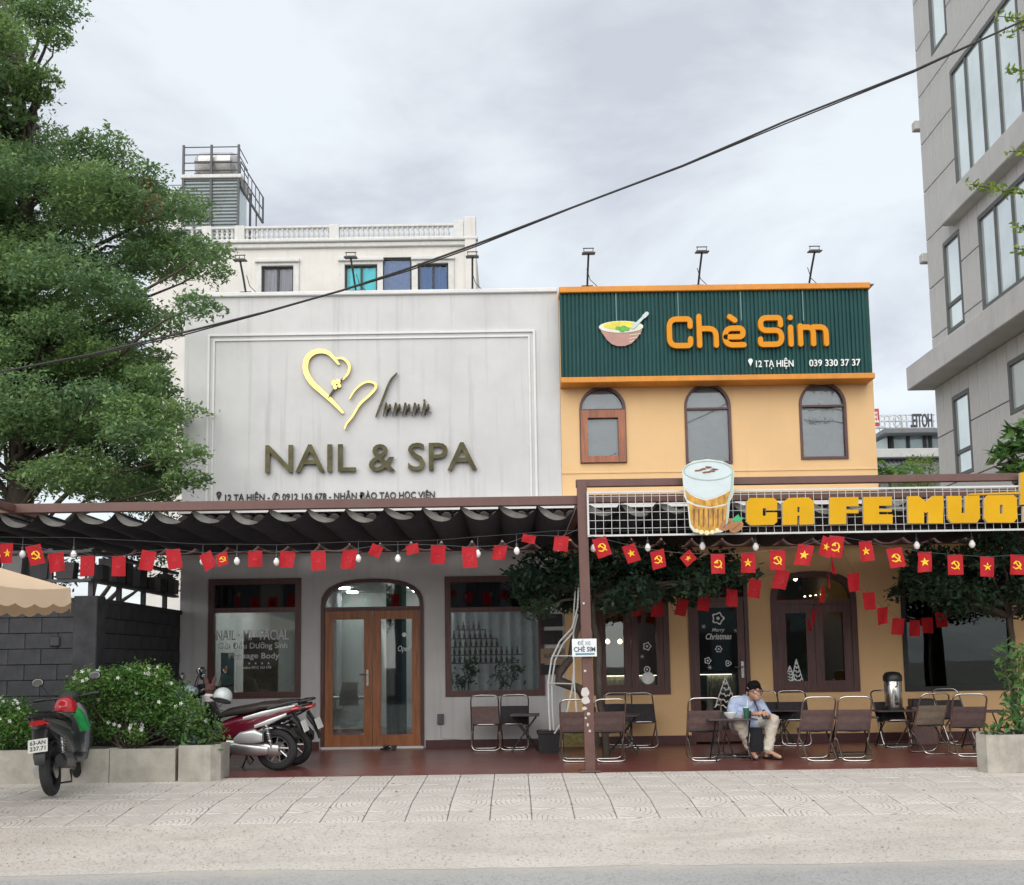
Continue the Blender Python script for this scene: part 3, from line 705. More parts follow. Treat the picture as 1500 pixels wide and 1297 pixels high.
# festive white decals on the panes
def snowflake(cx, cz, r, Y, part, name='snowflake_decal'):
    m = MB()
    for k in range(3):
        a = math.pi*k/3; d = Vector((math.cos(a), math.sin(a)))*r; m.prism([stroke([(cx-d.x, cz-d.y), (cx+d.x, cz+d.y)], r*.16, 3)], Y-.0004*k, Y+.002)
    child(m, name, DECAL, part)
def ring_decal(cx, cz, r, Y, part, name='bauble_decal', n=6, amp=.15):
    o = [(cx+r*(1+amp*math.cos(n*2*math.pi*k/36))*math.cos(2*math.pi*k/36), cz+r*(1+amp*math.cos(n*2*math.pi*k/36))*math.sin(2*math.pi*k/36)) for k in range(36)]
    i = [(cx+(x-cx)*.74, cz+(z-cz)*.74) for x, z in o]; m = MB(); m.prism([o, i], Y, Y+.002); m.prism([circ(cx, cz, r*.3, 10)], Y, Y+.002); child(m, name, DECAL, part)
def tree_decal(cx, z0, w, h, Y, part):
    m = MB()
    for k in range(5):
        t = k/5; ww = w*(1-t)*.5; z = z0+h*t
        pts = [(cx-ww+2*ww*i/8, z + h*.06*(i % 2) + h*.05*math.sin(i)) for i in range(9)]
        m.prism([stroke(pts, .018, 3)], Y-.0004*k, Y+.002)
    m.prism([stroke([(cx-w*.5, z0), (cx, z0+h)], .012, 3)], Y-.003, Y+.002); m.prism([stroke([(cx+w*.5, z0), (cx, z0+h)], .012, 3)], Y-.0034, Y+.002)
    child(m, 'fir_tree_decal', DECAL, part)
YD = FY+.014
for px, py, r in ((1040, 978, .035), (941, 962, .03), (1031, 918, .035), (1078, 924, .03)): c = at(px, py, FY); snowflake(c.x, c.z, r, YD, cdoor if px > 1000 else wA)
for px, py, r, n in ((1052, 906, .09, 5), (1053, 951, .05, 6), (1037, 968, .05, 5), (1067, 972, .045, 3)): c = at(px, py, FY); ring_decal(c.x, c.z, r, YD, cdoor, n=n)
c = at(948, 947, FY); ring_decal(c.x, c.z, .06, YD, wA, n=5)
c = at(948, 981, FY); ring_decal(c.x, c.z, .05, YD, wA, 'snowman_decal', n=1, amp=.02); m = MB(); m.prism([circ(c.x+.01, c.z-.13, .095, 20)], YD, YD+.002); child(m, 'snowman_decal', DECAL, wA)
child(fit_text('Merry', RC(1043, 920, 1062, 927, FY), YD, .002, .01, .3), 'lettering', DECAL, cdoor)
child(fit_text('Christmas', RC(1034, 928, 1072, 937, FY), YD, .002, .015, .3), 'lettering', DECAL, cdoor)
c = at(1064, 1036, FY); tree_decal(c.x, c.z, .34, .44, YD, cdoor)
c = at(1158, 997, FY); tree_decal(c.x, c.z, .16, .22, YD, wB); c = at(1168, 997, FY); tree_decal(c.x, c.z, .17, .32, YD-.003, wB)
# dim room behind
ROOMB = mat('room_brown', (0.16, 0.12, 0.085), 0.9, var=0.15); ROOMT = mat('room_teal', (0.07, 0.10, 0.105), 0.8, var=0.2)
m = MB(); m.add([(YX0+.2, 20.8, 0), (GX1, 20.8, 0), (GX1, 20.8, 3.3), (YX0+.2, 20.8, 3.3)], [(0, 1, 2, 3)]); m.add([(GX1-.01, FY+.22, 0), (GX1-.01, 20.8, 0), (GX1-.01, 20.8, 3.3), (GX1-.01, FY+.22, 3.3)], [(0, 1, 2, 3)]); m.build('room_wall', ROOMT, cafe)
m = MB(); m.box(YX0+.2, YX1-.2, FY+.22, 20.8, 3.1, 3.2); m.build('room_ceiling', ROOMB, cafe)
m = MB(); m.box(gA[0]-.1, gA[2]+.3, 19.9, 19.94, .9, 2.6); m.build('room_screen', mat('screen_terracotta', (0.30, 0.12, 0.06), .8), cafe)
WARM = emit('warm_bulb', (1.0, 0.72, 0.36), 14.0)
for px, py, yy in ((1135, 860, 18.0), (1165, 848, 18.6), (890, 940, 18.3), (908, 940, 18.3), (1195, 872, 19.5), (1179, 874, 19.5), (1187, 873, 19.5), (1203, 871, 19.5)):
    c = at(px, py, yy); m = MB(); m.lathe([(.004, -.04), (.03, -.02), (.038, 0), (.03, .02), (.004, .04)] if yy < 19 else [(.002, -.01), (.016, -.006), (.016, .006), (.002, .01)], (c.x, yy, c.z), 10)
    pb = m.build('pendant_bulb', WARM, cafe, True)
    if yy < 19: m = MB(); m.tube([(c.x, yy, c.z+.03), (c.x, yy, 3.1)], .004, 5); child(m, 'cord', CABLE, pb)
CORR = mat('counter_panel', (0.66, 0.62, 0.50), 0.5)
cs = thing('service_counter', 'counter clad in white corrugated panel behind the shop glass', 'counter', (at(1000, 1000, 18.8).x, 18.8, 0))
for a, b in ((880, 960), (1036, 1078)):
    X0, X1 = at(a, 1000, 18.8).x, at(b, 1000, 18.8).x; m = MB(); n = int((X1-X0)/.04)
    pts = [(X0+(X1-X0)*i/(4*n), 18.8-.012*abs(math.sin(math.pi*i/4))) for i in range(4*n+1)]
    m.prism([pts+[(X1, 18.84), (X0, 18.84)]], .0, 1.02, plane='XY'); m.build('corrugated_panel', CORR, cs)
X0, X1 = at(878, 1000, 18.8).x, at(1080, 1000, 18.8).x
m = MB(); m.bbox(X0, X1, 18.75, 19.3, 1.02, 1.07, .01); m.build('counter_top', WOODD, cs)
LSTR = emit('strip_lamp', (1.0, 0.88, 0.62), 4.0); m = MB(); m.box(X0+.1, X1-.1, 18.752, 18.762, 1.012, 1.019); m.build('strip_light', LSTR, cs)

# green corrugated fascia with its lettering
FYF = FY-0.30
fx0, fz0, fx1, fz1 = RC(819, 551, 1275, 427, FYF); fz0, fz1 = at(1047, 551, FYF).z, at(1047, 427, FYF).z
fx0 = SX1+.012
fas = thing('shop_fascia', 'dark green corrugated metal fascia edged with orange strips above arched windows', 'signboard', ((fx0+fx1)/2, FY, fz0))
pts = []; per = .062; n = int((fx1-fx0)/per)
for i in range(n):
    x = fx0+i*per; d = .022 if (i % 4) else .030
    pts += [(x, FYF), (x+per*.55, FYF), (x+per*.62, FYF+d), (x+per*.92, FYF+d)]
pts += [(fx1, FYF), (fx1, FYF+.05), (fx0, FYF+.05)]
m = MB(); m.prism([pts], fz0, fz1, plane='XY'); m.build('corrugated_sheet', GREEN, fas)
m = MB(); m.box(fx0+.01, fx1-.01, FYF+.052, FY-.002, fz0+.01, fz1-.01); m.build('fascia_box', GREEN, fas)
for z0, z1, d in ((fz1, fz1+.095, .05), (fz0-.09, fz0, .06)):
    m = MB(); m.bbox(fx0-.01, fx1+.02, FYF-d, FY+.01 if z0 < fz1 else FY+.5, z0, z1, .01); m.build('edge_strip', ORANGE, fas)
SEAM = mat('seam_strip', (0.10, 0.20, 0.20), .4)
for px in (903, 994, 1086, 1177): x = at(px, 470, FYF).x; m = MB(); m.box(x-.008, x+.008, FYF-.006, FYF-.001, at(px, 470, FYF).z, fz1-.01); m.build('seam', SEAM, fas)
m = MB(); m.box(fx1-.6, fx1+.12, FYF+.05, FY+1.2, fz1+.097, fz1+.112); m.build('roof_flashing', mat('zinc', (.42, .44, .44), .5, .3), fas)
def glyphs(defs, x0, x1, z0, z1, Y, depth, w, parent, m, side):
    tot = max(p[0] for _, _, st in defs for s in st for p in s) ; sc = (x1-x0)/tot; hz = z1-z0
    for ch, r, st in defs:
        mb = MB()
        for k, s in enumerate(st):
            mb.m = 0; mb.prism([[(x0+a*sc, z0+b*hz) for a, b in stroke(roundpoly(s, r), w, 8)]], Y-.001*k, Y+depth)
        mb.mi = [0]*len(mb.f); o = mb.build('letter', m, parent); o['label'] = 'raised letter ' + ch
CH = []
def adds(dx, sts): return [[(a+dx, b) for a, b in s] for s in sts]
C_ = [[(.75, .68), (.75, .9), (.1, .9), (.1, .1), (.75, .1), (.75, .3)]]
H_ = [[(.1, .1), (.1, .97)], [(.1, .6), (.62, .6), (.62, .1)]]
E_ = [[(.12, .34), (.66, .34), (.66, .6), (.1, .6), (.1, .1), (.68, .1)], [(.26, .95), (.42, .84)]]
S_ = [[(.72, .68), (.72, .9), (.1, .9), (.1, .52), (.74, .52), (.74, .1), (.08, .1), (.08, .26)]]
I_ = [[(.1, .1), (.1, .6)], [(.098, .895), (.104, .90)]]
M_ = [[(.1, .1), (.1, .64)], [(.1, .6), (.5, .6), (.5, .1)], [(.5, .6), (.9, .6), (.9, .1)]]
lr = RC(977, 466, 1213, 509, FYF)
dx = 0
for ch, st, wd in (('C', C_, .93), ('h', H_, .80), ('è', E_, 1.12), ('S', S_, .93), ('i', I_, .30), ('m', M_, 1.0)):
    CH.append((ch, .24, adds(dx, st))); dx += wd
glyphs(CH, lr[0]-.02, lr[2]-.05, lr[1]-.03, lr[3]+.03, FYF-.07, .065, .160, fas, OLET, LSIDE)
DW = mat('sign_white', (.78, .80, .78), .5)
for s, px in (('12 TẠ HIỆN', (1107, 525, 1162, 541)), ('039 330 37 37', (1185, 527, 1260, 537))):
    for l in split_letters(fit_text(s, RC(*px, FYF), FYF-.02, .018, .012)): l.build('letter', DW, fas)
c = at(1099, 531, FYF); m = MB(); m.prism([[(c.x, c.z-.065)]+circ(c.x, c.z+.02, .035, 14, -.6, math.pi+.6)], FYF-.02, FYF-.002); m.build('map_pin', DW, fas)
bow = thing('bowl_sign', 'cut out sign of a pink bowl of yellow dessert with a spoon on green fascia', 'signboard', (at(910, 508, FYF).x, FYF, at(910, 508, FYF).z))
def Lp(px, py): c = at(px, py, FYF); return (c.x, c.z)
BOWL = mat('bowl_pink', (.42, .22, .185), .5, var=.12); RIM = mat('bowl_rim', (.62, .66, .52), .5); SOUP = mat('soup_yellow', (.70, .58, .06), .5, var=.2, scale=12); HERB = mat('herb_green', (.10, .40, .05), .5, var=.3, scale=20)
m = MB(); m.prism([[Lp(*q) for q in ((877, 480), (882, 489), (889, 499), (896, 505), (904, 508), (915, 508), (925, 504), (933, 496), (939, 487), (942, 478))]], FYF-.03, FYF-.003); m.build('bowl', BOWL, bow)
for k, zz_ in enumerate((492, 497, 502)):
    m = MB(); m.prism([stroke([Lp(922+0*k, zz_), Lp(938-5*k, zz_-2)], .010, 3)], FYF-.0335, FYF-.029); m.build('ridge', RIM, bow)
cc = Lp(909.5, 480); m = MB(); m.prism([circ(*cc, .345, 32, rz=.095)], FYF-.036, FYF-.004); m.build('rim', RIM, bow)
cc = Lp(908, 478); m = MB(); m.prism([circ(*cc, .26, 28, rz=.06)], FYF-.041, FYF-.004); m.build('soup', SOUP, bow)
m = MB(); 
for q, (a, b) in enumerate(((905, 482), (913, 481), (911, 485), (918, 483))): m.prism([circ(*Lp(a, b), .045, 12, rz=.028)], FYF-.045-.001*q, FYF-.005)
m.build('herb', HERB, bow)
m = MB(); m.prism([stroke([Lp(927, 481), Lp(944, 464)], [.05, .04], 6)], FYF-.048, FYF-.006); m.prism([stroke([Lp(943, 465), Lp(947, 461)], .062, 6)], FYF-.050, FYF-.006); m.build('spoon', mat('spoon_grey', (.50, .58, .58), .4), bow)

# nail and spa lettering and emblem
nsp = thing('nail_spa_lettering', 'bronze mirrored NAIL & SPA letters mounted on the grey wall', 'lettering', (at(545, 690, FY).x, FY, at(545, 690, FY).z))
for l in split_letters(fit_text('NAIL & SPA', RC(390, 651, 699, 692, FY), FY-.075, .05, .008)): l.build('letter', BRONZE, nsp)
adr = thing('address_lettering', 'black address and phone lettering low on the grey wall above the awning beam', 'lettering', (at(480, 735, FY).x, FY, at(480, 735, FY).z))
BLK = mat('letter_black', (.015, .015, .016), .5)
ta = RC(330, 719, 637, 735, FY)
for l in split_letters(fit_text('12 TẠ HIỆN - ✆ 0912 163 678 - NHẬN ĐÀO TẠO HỌC VIÊN', ta, FY-.02, .018, .014)): l.build('letter', BLK, adr)
c = at(321, 726, FY); m = MB(); m.prism([[(c.x, c.z-.08)]+circ(c.x, c.z+.02, .04, 14, -.6, math.pi+.6), circ(c.x, c.z+.02, .016, 10)], FY-.02, FY-.002); m.build('map_pin', BLK, adr)
emb = thing('gold_emblem', 'gold heart outline emblem with a butterfly and flowing script on the grey wall', 'emblem', (at(540, 620, FY).x, FY, at(540, 620, FY).z))
def Ls(L): return [(at(x, y, FY).x, at(x, y, FY).z) for x, y in L]
def crv(L, n=40):
    P = [Vector((*p, 0)) for p in Ls(L)]; out = []
    for i in range(len(P)-1):
        a, b, c_, d = P[max(i-1, 0)], P[i], P[i+1], P[min(i+2, len(P)-1)]
        for k in range(6):
            t = k/6; out.append((0.5*((2*b)+(c_-a)*t+(2*a-5*b+4*c_-d)*t*t+(3*b-a-3*c_+d)*t**3)).to_2d())
    out.append(P[-1].to_2d()); return out
def ribbon(L, w, name, m=GOLD, dy=0.0):
    c = crv(L); n = len(c); ws = [w*(.25+.75*math.sin(math.pi*min(1, max(0, (i+.5)/n)))**.6) for i in range(n)]
    mb = MB(); mb.prism([stroke(c, ws, 4)], FY-.065-dy, FY-.02); mb.build(name, m, emb)
ribbon([(497, 535), (482, 519), (464, 517), (451, 527), (449, 545), (458, 562), (474, 577), (488, 590), (503, 606)], .085, 'heart_curve')
ribbon([(490, 528), (503, 527), (512, 536), (511, 548), (503, 558)], .04, 'heart_curve', GOLD, .002)
ribbon([(503, 556), (495, 566), (487, 577), (482, 585)], .03, 'heart_stem', BRONZE, .004)
m = MB()
for q, (a, b, r_, rz_) in enumerate(((490, 563, .035, .05), (496, 561, .04, .04), (492, 569, .03, .035), (498, 567, .028, .03))): m.prism([circ(*Ls([(a, b)])[0], r_, 12, rz=rz_)], FY-.07-.001*q, FY-.02)
m.build('butterfly', GOLD, emb)
ribbon([(513, 586), (522, 572), (536, 562), (549, 563), (551, 570), (543, 580), (528, 594), (517, 612), (509, 622), (506, 630)], .035, 'script_letter', GOLD, .006)
ribbon([(582, 548), (572, 560), (563, 582), (556, 600), (551, 612)], .030, 'script_letter', BRONZE, .008)
for q in range(5):
    x = 562+q*14.0; ribbon([(x, 611), (x+4, 592), (x+6, 600), (x+5, 609), (x+10, 594), (x+11, 604), (x+14, 606)], .022, 'script_letter', BRONZE, .010+.001*q)
c = Ls([(622, 588)])[0]; m = MB(); m.prism([circ(*c, .02, 10)], FY-.06, FY-.02); m.build('script_dot', BRONZE, emb)
# tiled eave strip along the front at first floor level
eave = thing('tiled_eave', 'narrow row of dark clay tiles along the front under a white ledge', 'eave', (0.5, FY, 3.2))
m = MB(); m.box(SX0+.05, YX1, FY-.34, FY-.001, 3.60, 3.66); m.build('ledge', WTRIM, eave)
TCOT = mat('clay_tile', (.055, .042, .040), .8, var=.3)
tl = MB(); tl.tube([(0, 0, 0), (0, .36, .10)], [.085, .075], 10); tlm = tl.mesh('eave_tile', TCOT, 60)
x = SX0+.15
while x < YX1-.05:
    o = link('eave_tile', tlm, eave); o.location = (x, FY-.42, 3.46); x += .19
# ------------------------------------------------------------------ white house behind, with roof terrace and water tank
BY = 42.0
HWALL = mat('old_white_paint', (0.62, 0.60, 0.57), 0.85, var=0.08, scale=.8, streak=.35, dirt=.15, dcol=(.42, .38, .33))
HTRIM = mat('old_white_trim', (0.60, 0.60, 0.585), 0.8, var=.08, streak=.35)
hx0, hz1 = at(222, 400, BY).x, at(530, 356, BY).z; hx1 = at(697, 400, BY).x; hz0 = 0.0
house = thing('white_house', 'tall white painted house with a balustraded roof terrace and blue curtained windows', 'building', ((hx0+hx1)/2, BY, 0))
wr = [RC(383, 390, 430, 435, BY), RC(505, 388, 553, 440, BY), RC(559, 377, 603, 440, BY), RC(612, 386, 657, 440, BY)]
m = MB(); m.prism([rect(hx0, 0, hx1, hz1)] + [rect(*r) for r in wr], BY, BY+.3); m.build('front_wall', HWALL, house)
m = MB(); m.box(hx0, hx0+.3, BY+.301, BY+9, 0, hz1-.01); m.box(hx1-.3, hx1-.001, BY+.301, BY+9, 0, hz1-.01); m.box(hx0+.3, hx1-.3, BY+.301, BY+9, hz1-.4, hz1-.02); m.build('side_wall', HWALL, house)
CUR = [mat('curtain_plum', (.30, .27, .31), .9, var=.3, scale=3, stretch=(8, 1, .3)), mat('curtain_cyan', (.03, .72, .78), .8, var=.1), mat('curtain_slate', (.13, .20, .42), .9, var=.15), mat('curtain_blue', (.012, .11, .36), .9, var=.3, scale=3, stretch=(8, 1, .3))]
for k, r in enumerate(wr):
    X0, Z0, X1, Z1 = r; f = MB(); f.prism(frame_loops(r, .07), BY+.10, BY+.2); xm = (X0+X1)/2
    if k != 2: f.box(xm-.04, xm+.04, BY+.11, BY+.19, Z0+.07, Z1-.07)
    w = f.build('window', BLACKM, house)
    p = MB(); p.box(X0+.07, X1-.07, BY+.15, BY+.156, Z0+.07, Z1-.07); child(p, 'pane', glass('house_glass', (.9, .92, .93), 1.35), w)
    curtain('curtain', X0, X1, Z0, Z1, BY+.20, CUR[k], w, .03 if k != 2 else .003, .3); 
    if k != 2: m = MB(); m.bbox(X0-.25, X1+.25, BY-.16, BY+.02, Z1+.12, Z1+.26, .02); child(m, 'hood', HTRIM, w)
    if k != 2: m = MB(); m.prism([rect(X0-.22, Z0-.2, X1+.22, Z1+.119), rect(X0, Z0-.3, X1, Z1)], BY-.06, BY+.01); child(m, 'surround', HTRIM, w)
m = MB(); m.bbox(hx0-.1, hx1+.1, BY-.22, BY+.15, hz1, hz1+.14, .03); m.bbox(hx0-.05, hx1+.05, BY-.12, BY+.13, hz1-.2, hz1-.002, .03); m.build('cornice', HTRIM, house)
bz0, bz1 = hz1+.14, at(530, 331, BY).z
m = MB(); m.bbox(hx0, at(676, 340, BY).x, BY-.12, BY+.10, bz1-.1, bz1, .02); m.build('handrail', HTRIM, house)
bl = MB(); H_b = bz1-.1-bz0; bl.lathe([(.085, 0), (.085, .05), (.045, .09), (.085, H_b*.38), (.075, H_b*.5), (.04, H_b*.8), (.07, H_b*.88), (.075, H_b)], (0, 0, 0), 8); blm = bl.mesh('baluster', HTRIM, 50)
x = hx0+.2; xe = at(670, 340, BY).x
posts = [at(q, 340, BY).x for q in (304, 352, 490, 672)]
while x < xe:
    if all(abs(x-q) > .25 for q in posts): o = link('baluster', blm, house); o.location = (x, BY-.01, bz0)
    x += .20
for q in posts:
    m = MB(); m.bbox(q-.2, q+.2, BY-.15, BY+.13, bz0, bz1+(.12 if q == posts[-1] else .03), .02); m.build('rail_post', HTRIM, house)
cx = at(690, 340, BY).x; m = MB(); m.bbox(cx-.25, cx+.2, BY-.2, BY+.3, 0, at(690, 320, BY).z, .03); m.build('corner_pier', HWALL, house)
# roof tower: glazed stair head under a steel frame that carries the tank
TY = BY+1.2
def T(px, py): c = at(px, py, TY); return c.x, c.z
tx0, tx1 = T(268, 290)[0], T(349, 290)[0]; tzb, tzt = bz0-.3, T(308, 260)[1]
tow = thing('stair_head', 'glazed rooftop stair head with louvred front and steel stair on the white house', 'rooftop structure', ((tx0+tx1)/2, TY, tzb))
DKST = mat('dark_steel', (.07, .075, .08), .5, .4); PALEG = mat('tower_pane', (.34, .42, .43), .12, .0, var=.25, scale=.7)
m = MB(); m.box(tx0+.05, tx1-.05, TY+.05, TY+1.6, tzb, tzt-.06); m.build('glazed_box', PALEG, tow)
for q in (tx0, T(309, 290)[0], tx1): m = MB(); m.box(q-.045, q+.045, TY-.05, TY+.04, tzb, T(308, 213)[1]); m.build('steel_post', DKST, tow)
z = tzb+.35
while z < tzt-.1: m = MB(); m.box(tx0+.05, tx1-.05, TY-.02, TY+.02, z, z+.032); m.build('louvre', GREYP, tow); z += .145
m = MB(); m.bbox(tx0-.1, tx1+.15, TY-.1, TY+1.7, tzt-.06, tzt+.10, .02); m.build('platform', HTRIM, tow)
for py in (216, 227, 239, 250):
    z = T(308, py)[1]; m = MB(); m.tube([(tx0, TY-.01, z), (tx1, TY-.01, z)], .022, 6); m.tube([(tx1, TY, z), (tx1, TY+1.5, z)], .022, 6); m.build('guard_rail', DKST, tow)
st0, st1 = T(350, 232), T(383, 285); m = MB()
for dz_ in (0, -.55, -1.1):
    m.tube([(st0[0], TY+.3, st0[1]+dz_), (st1[0], TY+.3, st1[1]+dz_)], .03 if dz_ > -1 else .06, 6)
for k in range(7):
    t = k/6; xx, zz_ = st0[0]+(st1[0]-st0[0])*t, st0[1]+(st1[1]-st0[1])*t; m.tube([(xx, TY+.3, zz_), (xx, TY+.3, zz_-1.1)], .018, 6)
m.tube([(st1[0], TY+.3, st1[1]), (st1[0], TY+.3, st1[1]-1.1)], .04, 6); m.tube([(T(364, 300)[0], TY+.3, T(364, 300)[1]+.6), (T(364, 300)[0], TY+.3, tzb)], .05, 6); m.tube([(T(373, 300)[0], TY+.3, T(373, 305)[1]), (T(373, 300)[0], TY+.3, tzb)], .03, 6)
m.build('steel_stair', DKST, tow)
m = MB(); a_ = T(232, 252); m.box(a_[0]-.5, tx0-.06, TY+1.5, TY+1.6, tzb, T(250, 272)[1]); m.build('low_wall', HWALL, tow)
for py in (250, 258, 266): z = T(250, py)[1]; m = MB(); m.tube([(a_[0], TY+1.4, z), (tx0, TY+1.4, z)], .016, 6); m.build('wire', DKST, tow)
tank = thing('water_tank', 'round pale steel water tank inside the rooftop rail frame', 'tank', ((tx0+tx1)/2, TY+.7, tzt+.1))
tc_ = T(312, 234); R_ = (T(312, 214)[1]-T(312, 255)[1])/2; m = MB(); L_ = (T(345, 234)[0]-T(280, 234)[0])/2
m.lathe([(.05, -L_), (R_*.75, -L_*.93), (R_, -L_*.72), (R_, L_*.72), (R_*.75, L_*.93), (.05, L_)], (tc_[0], TY+.75, tc_[1]), 24, 'X'); m.build('tank_shell', mat('tank_steel', (.55, .54, .53), .35, .6, var=.2, scale=2), tank, True)
m = MB()
for dx_ in (-.6, .6): m.prism([[(tc_[0]+dx_*L_*1.2-.06, tzt+.1), (tc_[0]+dx_*L_*1.2+.06, tzt+.1), (tc_[0]+dx_*L_*1.2+.06, tc_[1]), (tc_[0]+dx_*L_*1.2-.06, tc_[1])]], TY+.3, TY+1.2)
m.box(tc_[0]-L_*.85, tc_[0]+L_*.85, TY+.02, TY+.06, tzt+.12, tzt+.2); m.box(tc_[0]-L_*.85, tc_[0]+L_*.85, TY+.02, TY+.06, tc_[1]-.1, tc_[1]-.04); m.build('cradle', DKST, tank)

# ------------------------------------------------------------------ concrete panel tower on the right
CX = 10.72; RYF = 27.0
tower = thing('panel_tower', 'tall grey concrete panel building with deep ledges and large glazed bays', 'building', (CX+4, 22, 0))
def wq(px, py):
    """photo point on the tower's side wall plane X = CX -> (Y, Z)"""
    d = ray(px, py); t = CX/d.x; return d.y*t, CAMZ+d.z*t
m = MB(); m.box(CX+.06, CX+12, 12.0, RYF-.05, 0, 26); m.build('core_wall', PANELB, tower)
wins = []
def twin(px0, pyb0, pyt0, px1, mull=(), name='window'):
    ya, zb = wq(px0, pyb0); _, zt = wq(px0, pyt0); yb = wq(px1, 600)[0]
    sn = lambda v: RYF-.5*round((RYF-v)/.5); a, b = sn(min(ya, yb)), sn(max(ya, yb)); a = min(a, b-1.0)
    wins.append((a, b, zb, zt)); return wins[-1]
W_ = [(twin(1399, 290, 95, 1530), 4), (twin(1441, 455, 310, 1530), 3), (twin(1389, 490, 350, 1409, ), 1), (twin(1373, 70, -60, 1390), 1), (twin(1403, 700, 578, 1420), 1), (twin(1487, 605, 525, 1540), 2)]
ph, pw_ = 1.28, .50
pan = {}
z = 0.3; row = 0
while z < 21.5:
    y = RYF
    while y > 19.6:
        ya, yb, za, zb = y-pw_, y, z, z+ph
        segs = [(za, zb)]
        for (wa, wb, wz0, wz1) in wins:
            if yb-.02 > wa and ya+.02 < wb:
                new = []
                for a, b in segs:
                    if wz0 > a: new.append((a, min(b, wz0)))
                    if wz1 < b: new.append((max(a, wz1), b))
                    if wz0 >= b or wz1 <= a: new = new if (wz0 > a or wz1 < b) else new+[(a, b)]
                segs = [s for s in dict.fromkeys(new) if s[1]-s[0] > .08]
        for a, b in segs:
            if b > 4.6:
                key = (round(b-a, 2)); 
                if key not in pan: q = MB(); q.bbox(-.05, .012, .012, pw_-.012, .011, b-a-.011, .010); pan[key] = q.mesh('facade_panel', PANEL)
                o = link('facade_panel', pan[key], tower); o.location = (CX+.05, ya, a)
        y -= pw_
    z += ph
m = MB(); m.box(CX-.01, CX+.055, 12, 19.6, 0, 24); m.box(CX-.005, CX+.055, 19.6, RYF, 0, 4.6); m.box(CX+.02, CX+.059, 19.6, RYF, 21.3, 25); m.build('plain_wall', PANEL, tower)
FRG = mat('tower_frame', (.10, .105, .105), .5, .3)
for (wa, wb, z0, z1), nm in W_:
    f = MB(); f.prism([rect(wa, z0, wb, z1), rect(wa+.09, z0+.09, wb-.09, z1-.09)], CX-.0, CX+.12, plane='YZ')
    for k in range(1, nm): q = wb-(wb-wa)*k/nm*(1 if nm < 4 else .93); f.box(CX+.015, CX+.11, q-.04, q+.04, z0+.09, z1-.09)
    if nm == 1 and z1 < 12: f.box(CX+.015, CX+.11, wa+.09, wb-.09, z0+(z1-z0)*.28, z0+(z1-z0)*.28+.09)
    w = f.build('window', FRG, tower)
    yy = [wa+.09]+sorted(wb-(wb-wa)*k/nm*(1 if nm < 4 else .93) for k in range(1, nm))+[wb-.09]
    for a, b in zip(yy, yy[1:]): p = MB(); p.box(CX+.05, CX+.056, a, b, z0+.09, z1-.09); child(p, 'pane', GLASSB, w)
    b_ = MB(); b_.box(CX+.0575, CX+.0595, wa+.05, wb-.05, z0+.05, z1-.05); child(b_, 'blind', mat('pale_blind', (.78, .83, .82), .8, var=.12, scale=1.2), w)
def ledge(pxe, py0, py1, ext, ylo):
    ye = wq(pxe, 600)[0]; z0 = wq(1365, py0)[1]; z1 = wq(1365, py1)[1]
    m = MB(); m.bbox(CX-ext, CX+.1, ylo, ye, z0, z1, .02); m.build('ledge', PANEL, tower)
ledge(1366, 572, 537, .62, 12.0)
yl = wq(1396, 332)[0]; zl = wq(1396, 332)[1]; m = MB(); m.bbox(CX-.30, CX+.1, 12.0, yl, zl, zl+.62, .02); m.build('ledge', PANEL, tower)
for py in (176, 383): z = wq(1352, py)[1]; m = MB(); m.bbox(CX-.13, CX+.1, RYF-.02, RYF+.2, z-.12, z+.12, .02); m.build('wall_bracket', PANEL, tower)

# ------------------------------------------------------------------ things seen between the shop and the tower
FB = 46.0
far = thing('glazed_pavilion', 'low white building with a glazed upper veranda and grey tiled roof beside the tower', 'building', (at(1330, 690, FB).x, FB, 0))
fr0 = RC(1272, 660, 1400, 760, FB)
m = MB(); m.box(fr0[0], fr0[2], FB+.5, FB+6, 0, at(1330, 666, FB).z); m.build('wall', HTRIM, far)
ROOFT = mat('grey_roof_tile', (.20, .21, .25), .7, var=.2, scale=2)
zr0, zr1 = at(1330, 700, FB-1.4).z, at(1330, 672, FB).z
n = 20; x0_, x1_ = fr0[0], fr0[2]
rt = MB(); wdt = (x1_-x0_)/n
rt.add([(0, -1.4, 0), (wdt*.5, -1.4, .10), (wdt, -1.4, 0), (0, .4, zr1-zr0), (wdt*.5, .4, zr1-zr0+.10), (wdt, .4, zr1-zr0)], [(0, 1, 4, 3), (1, 2, 5, 4)]); rtm = rt.mesh('roof_tile_course', ROOFT)
for k in range(n): o = link('roof_tile_course', rtm, far); o.location = (x0_+wdt*k, FB, zr0)
vz0, vz1 = at(1330, 658, FB).z, at(1330, 632, FB).z; va, vb = at(1308, 645, FB).x, at(1371, 645, FB).x
m = MB(); m.box(va, vb+1.5, FB+.6, FB+3, vz0, vz1-.1); m.build('glazing', mat('veranda_glass', (.20, .30, .33), .1, var=.3, scale=.8), far)
for q in (1308, 1313, 1337, 1362, 1370): x = at(q, 645, FB).x; m = MB(); m.box(x-.06, x+.06, FB+.5, FB+.59, vz0, vz1-.1); m.build('mullion', BLACKM, far)
m = MB(); m.bbox(va-.4, vb+1.8, FB-.1, FB+3.2, vz1-.1, vz1+.12, .03); m.build('flat_roof', mat('roof_edge_grey', (.2, .21, .22), .6), far)
m = MB(); m.add([(at(1283, 655, FB).x, FB+.5, vz0), (va, FB+.5, vz0), (va, FB+.5, vz1-.1), (at(1283, 648, FB).x, FB+.5, at(1283, 648, FB).z)], [(0, 1, 2, 3)]); m.build('lean_to_glass', PALEG, far)
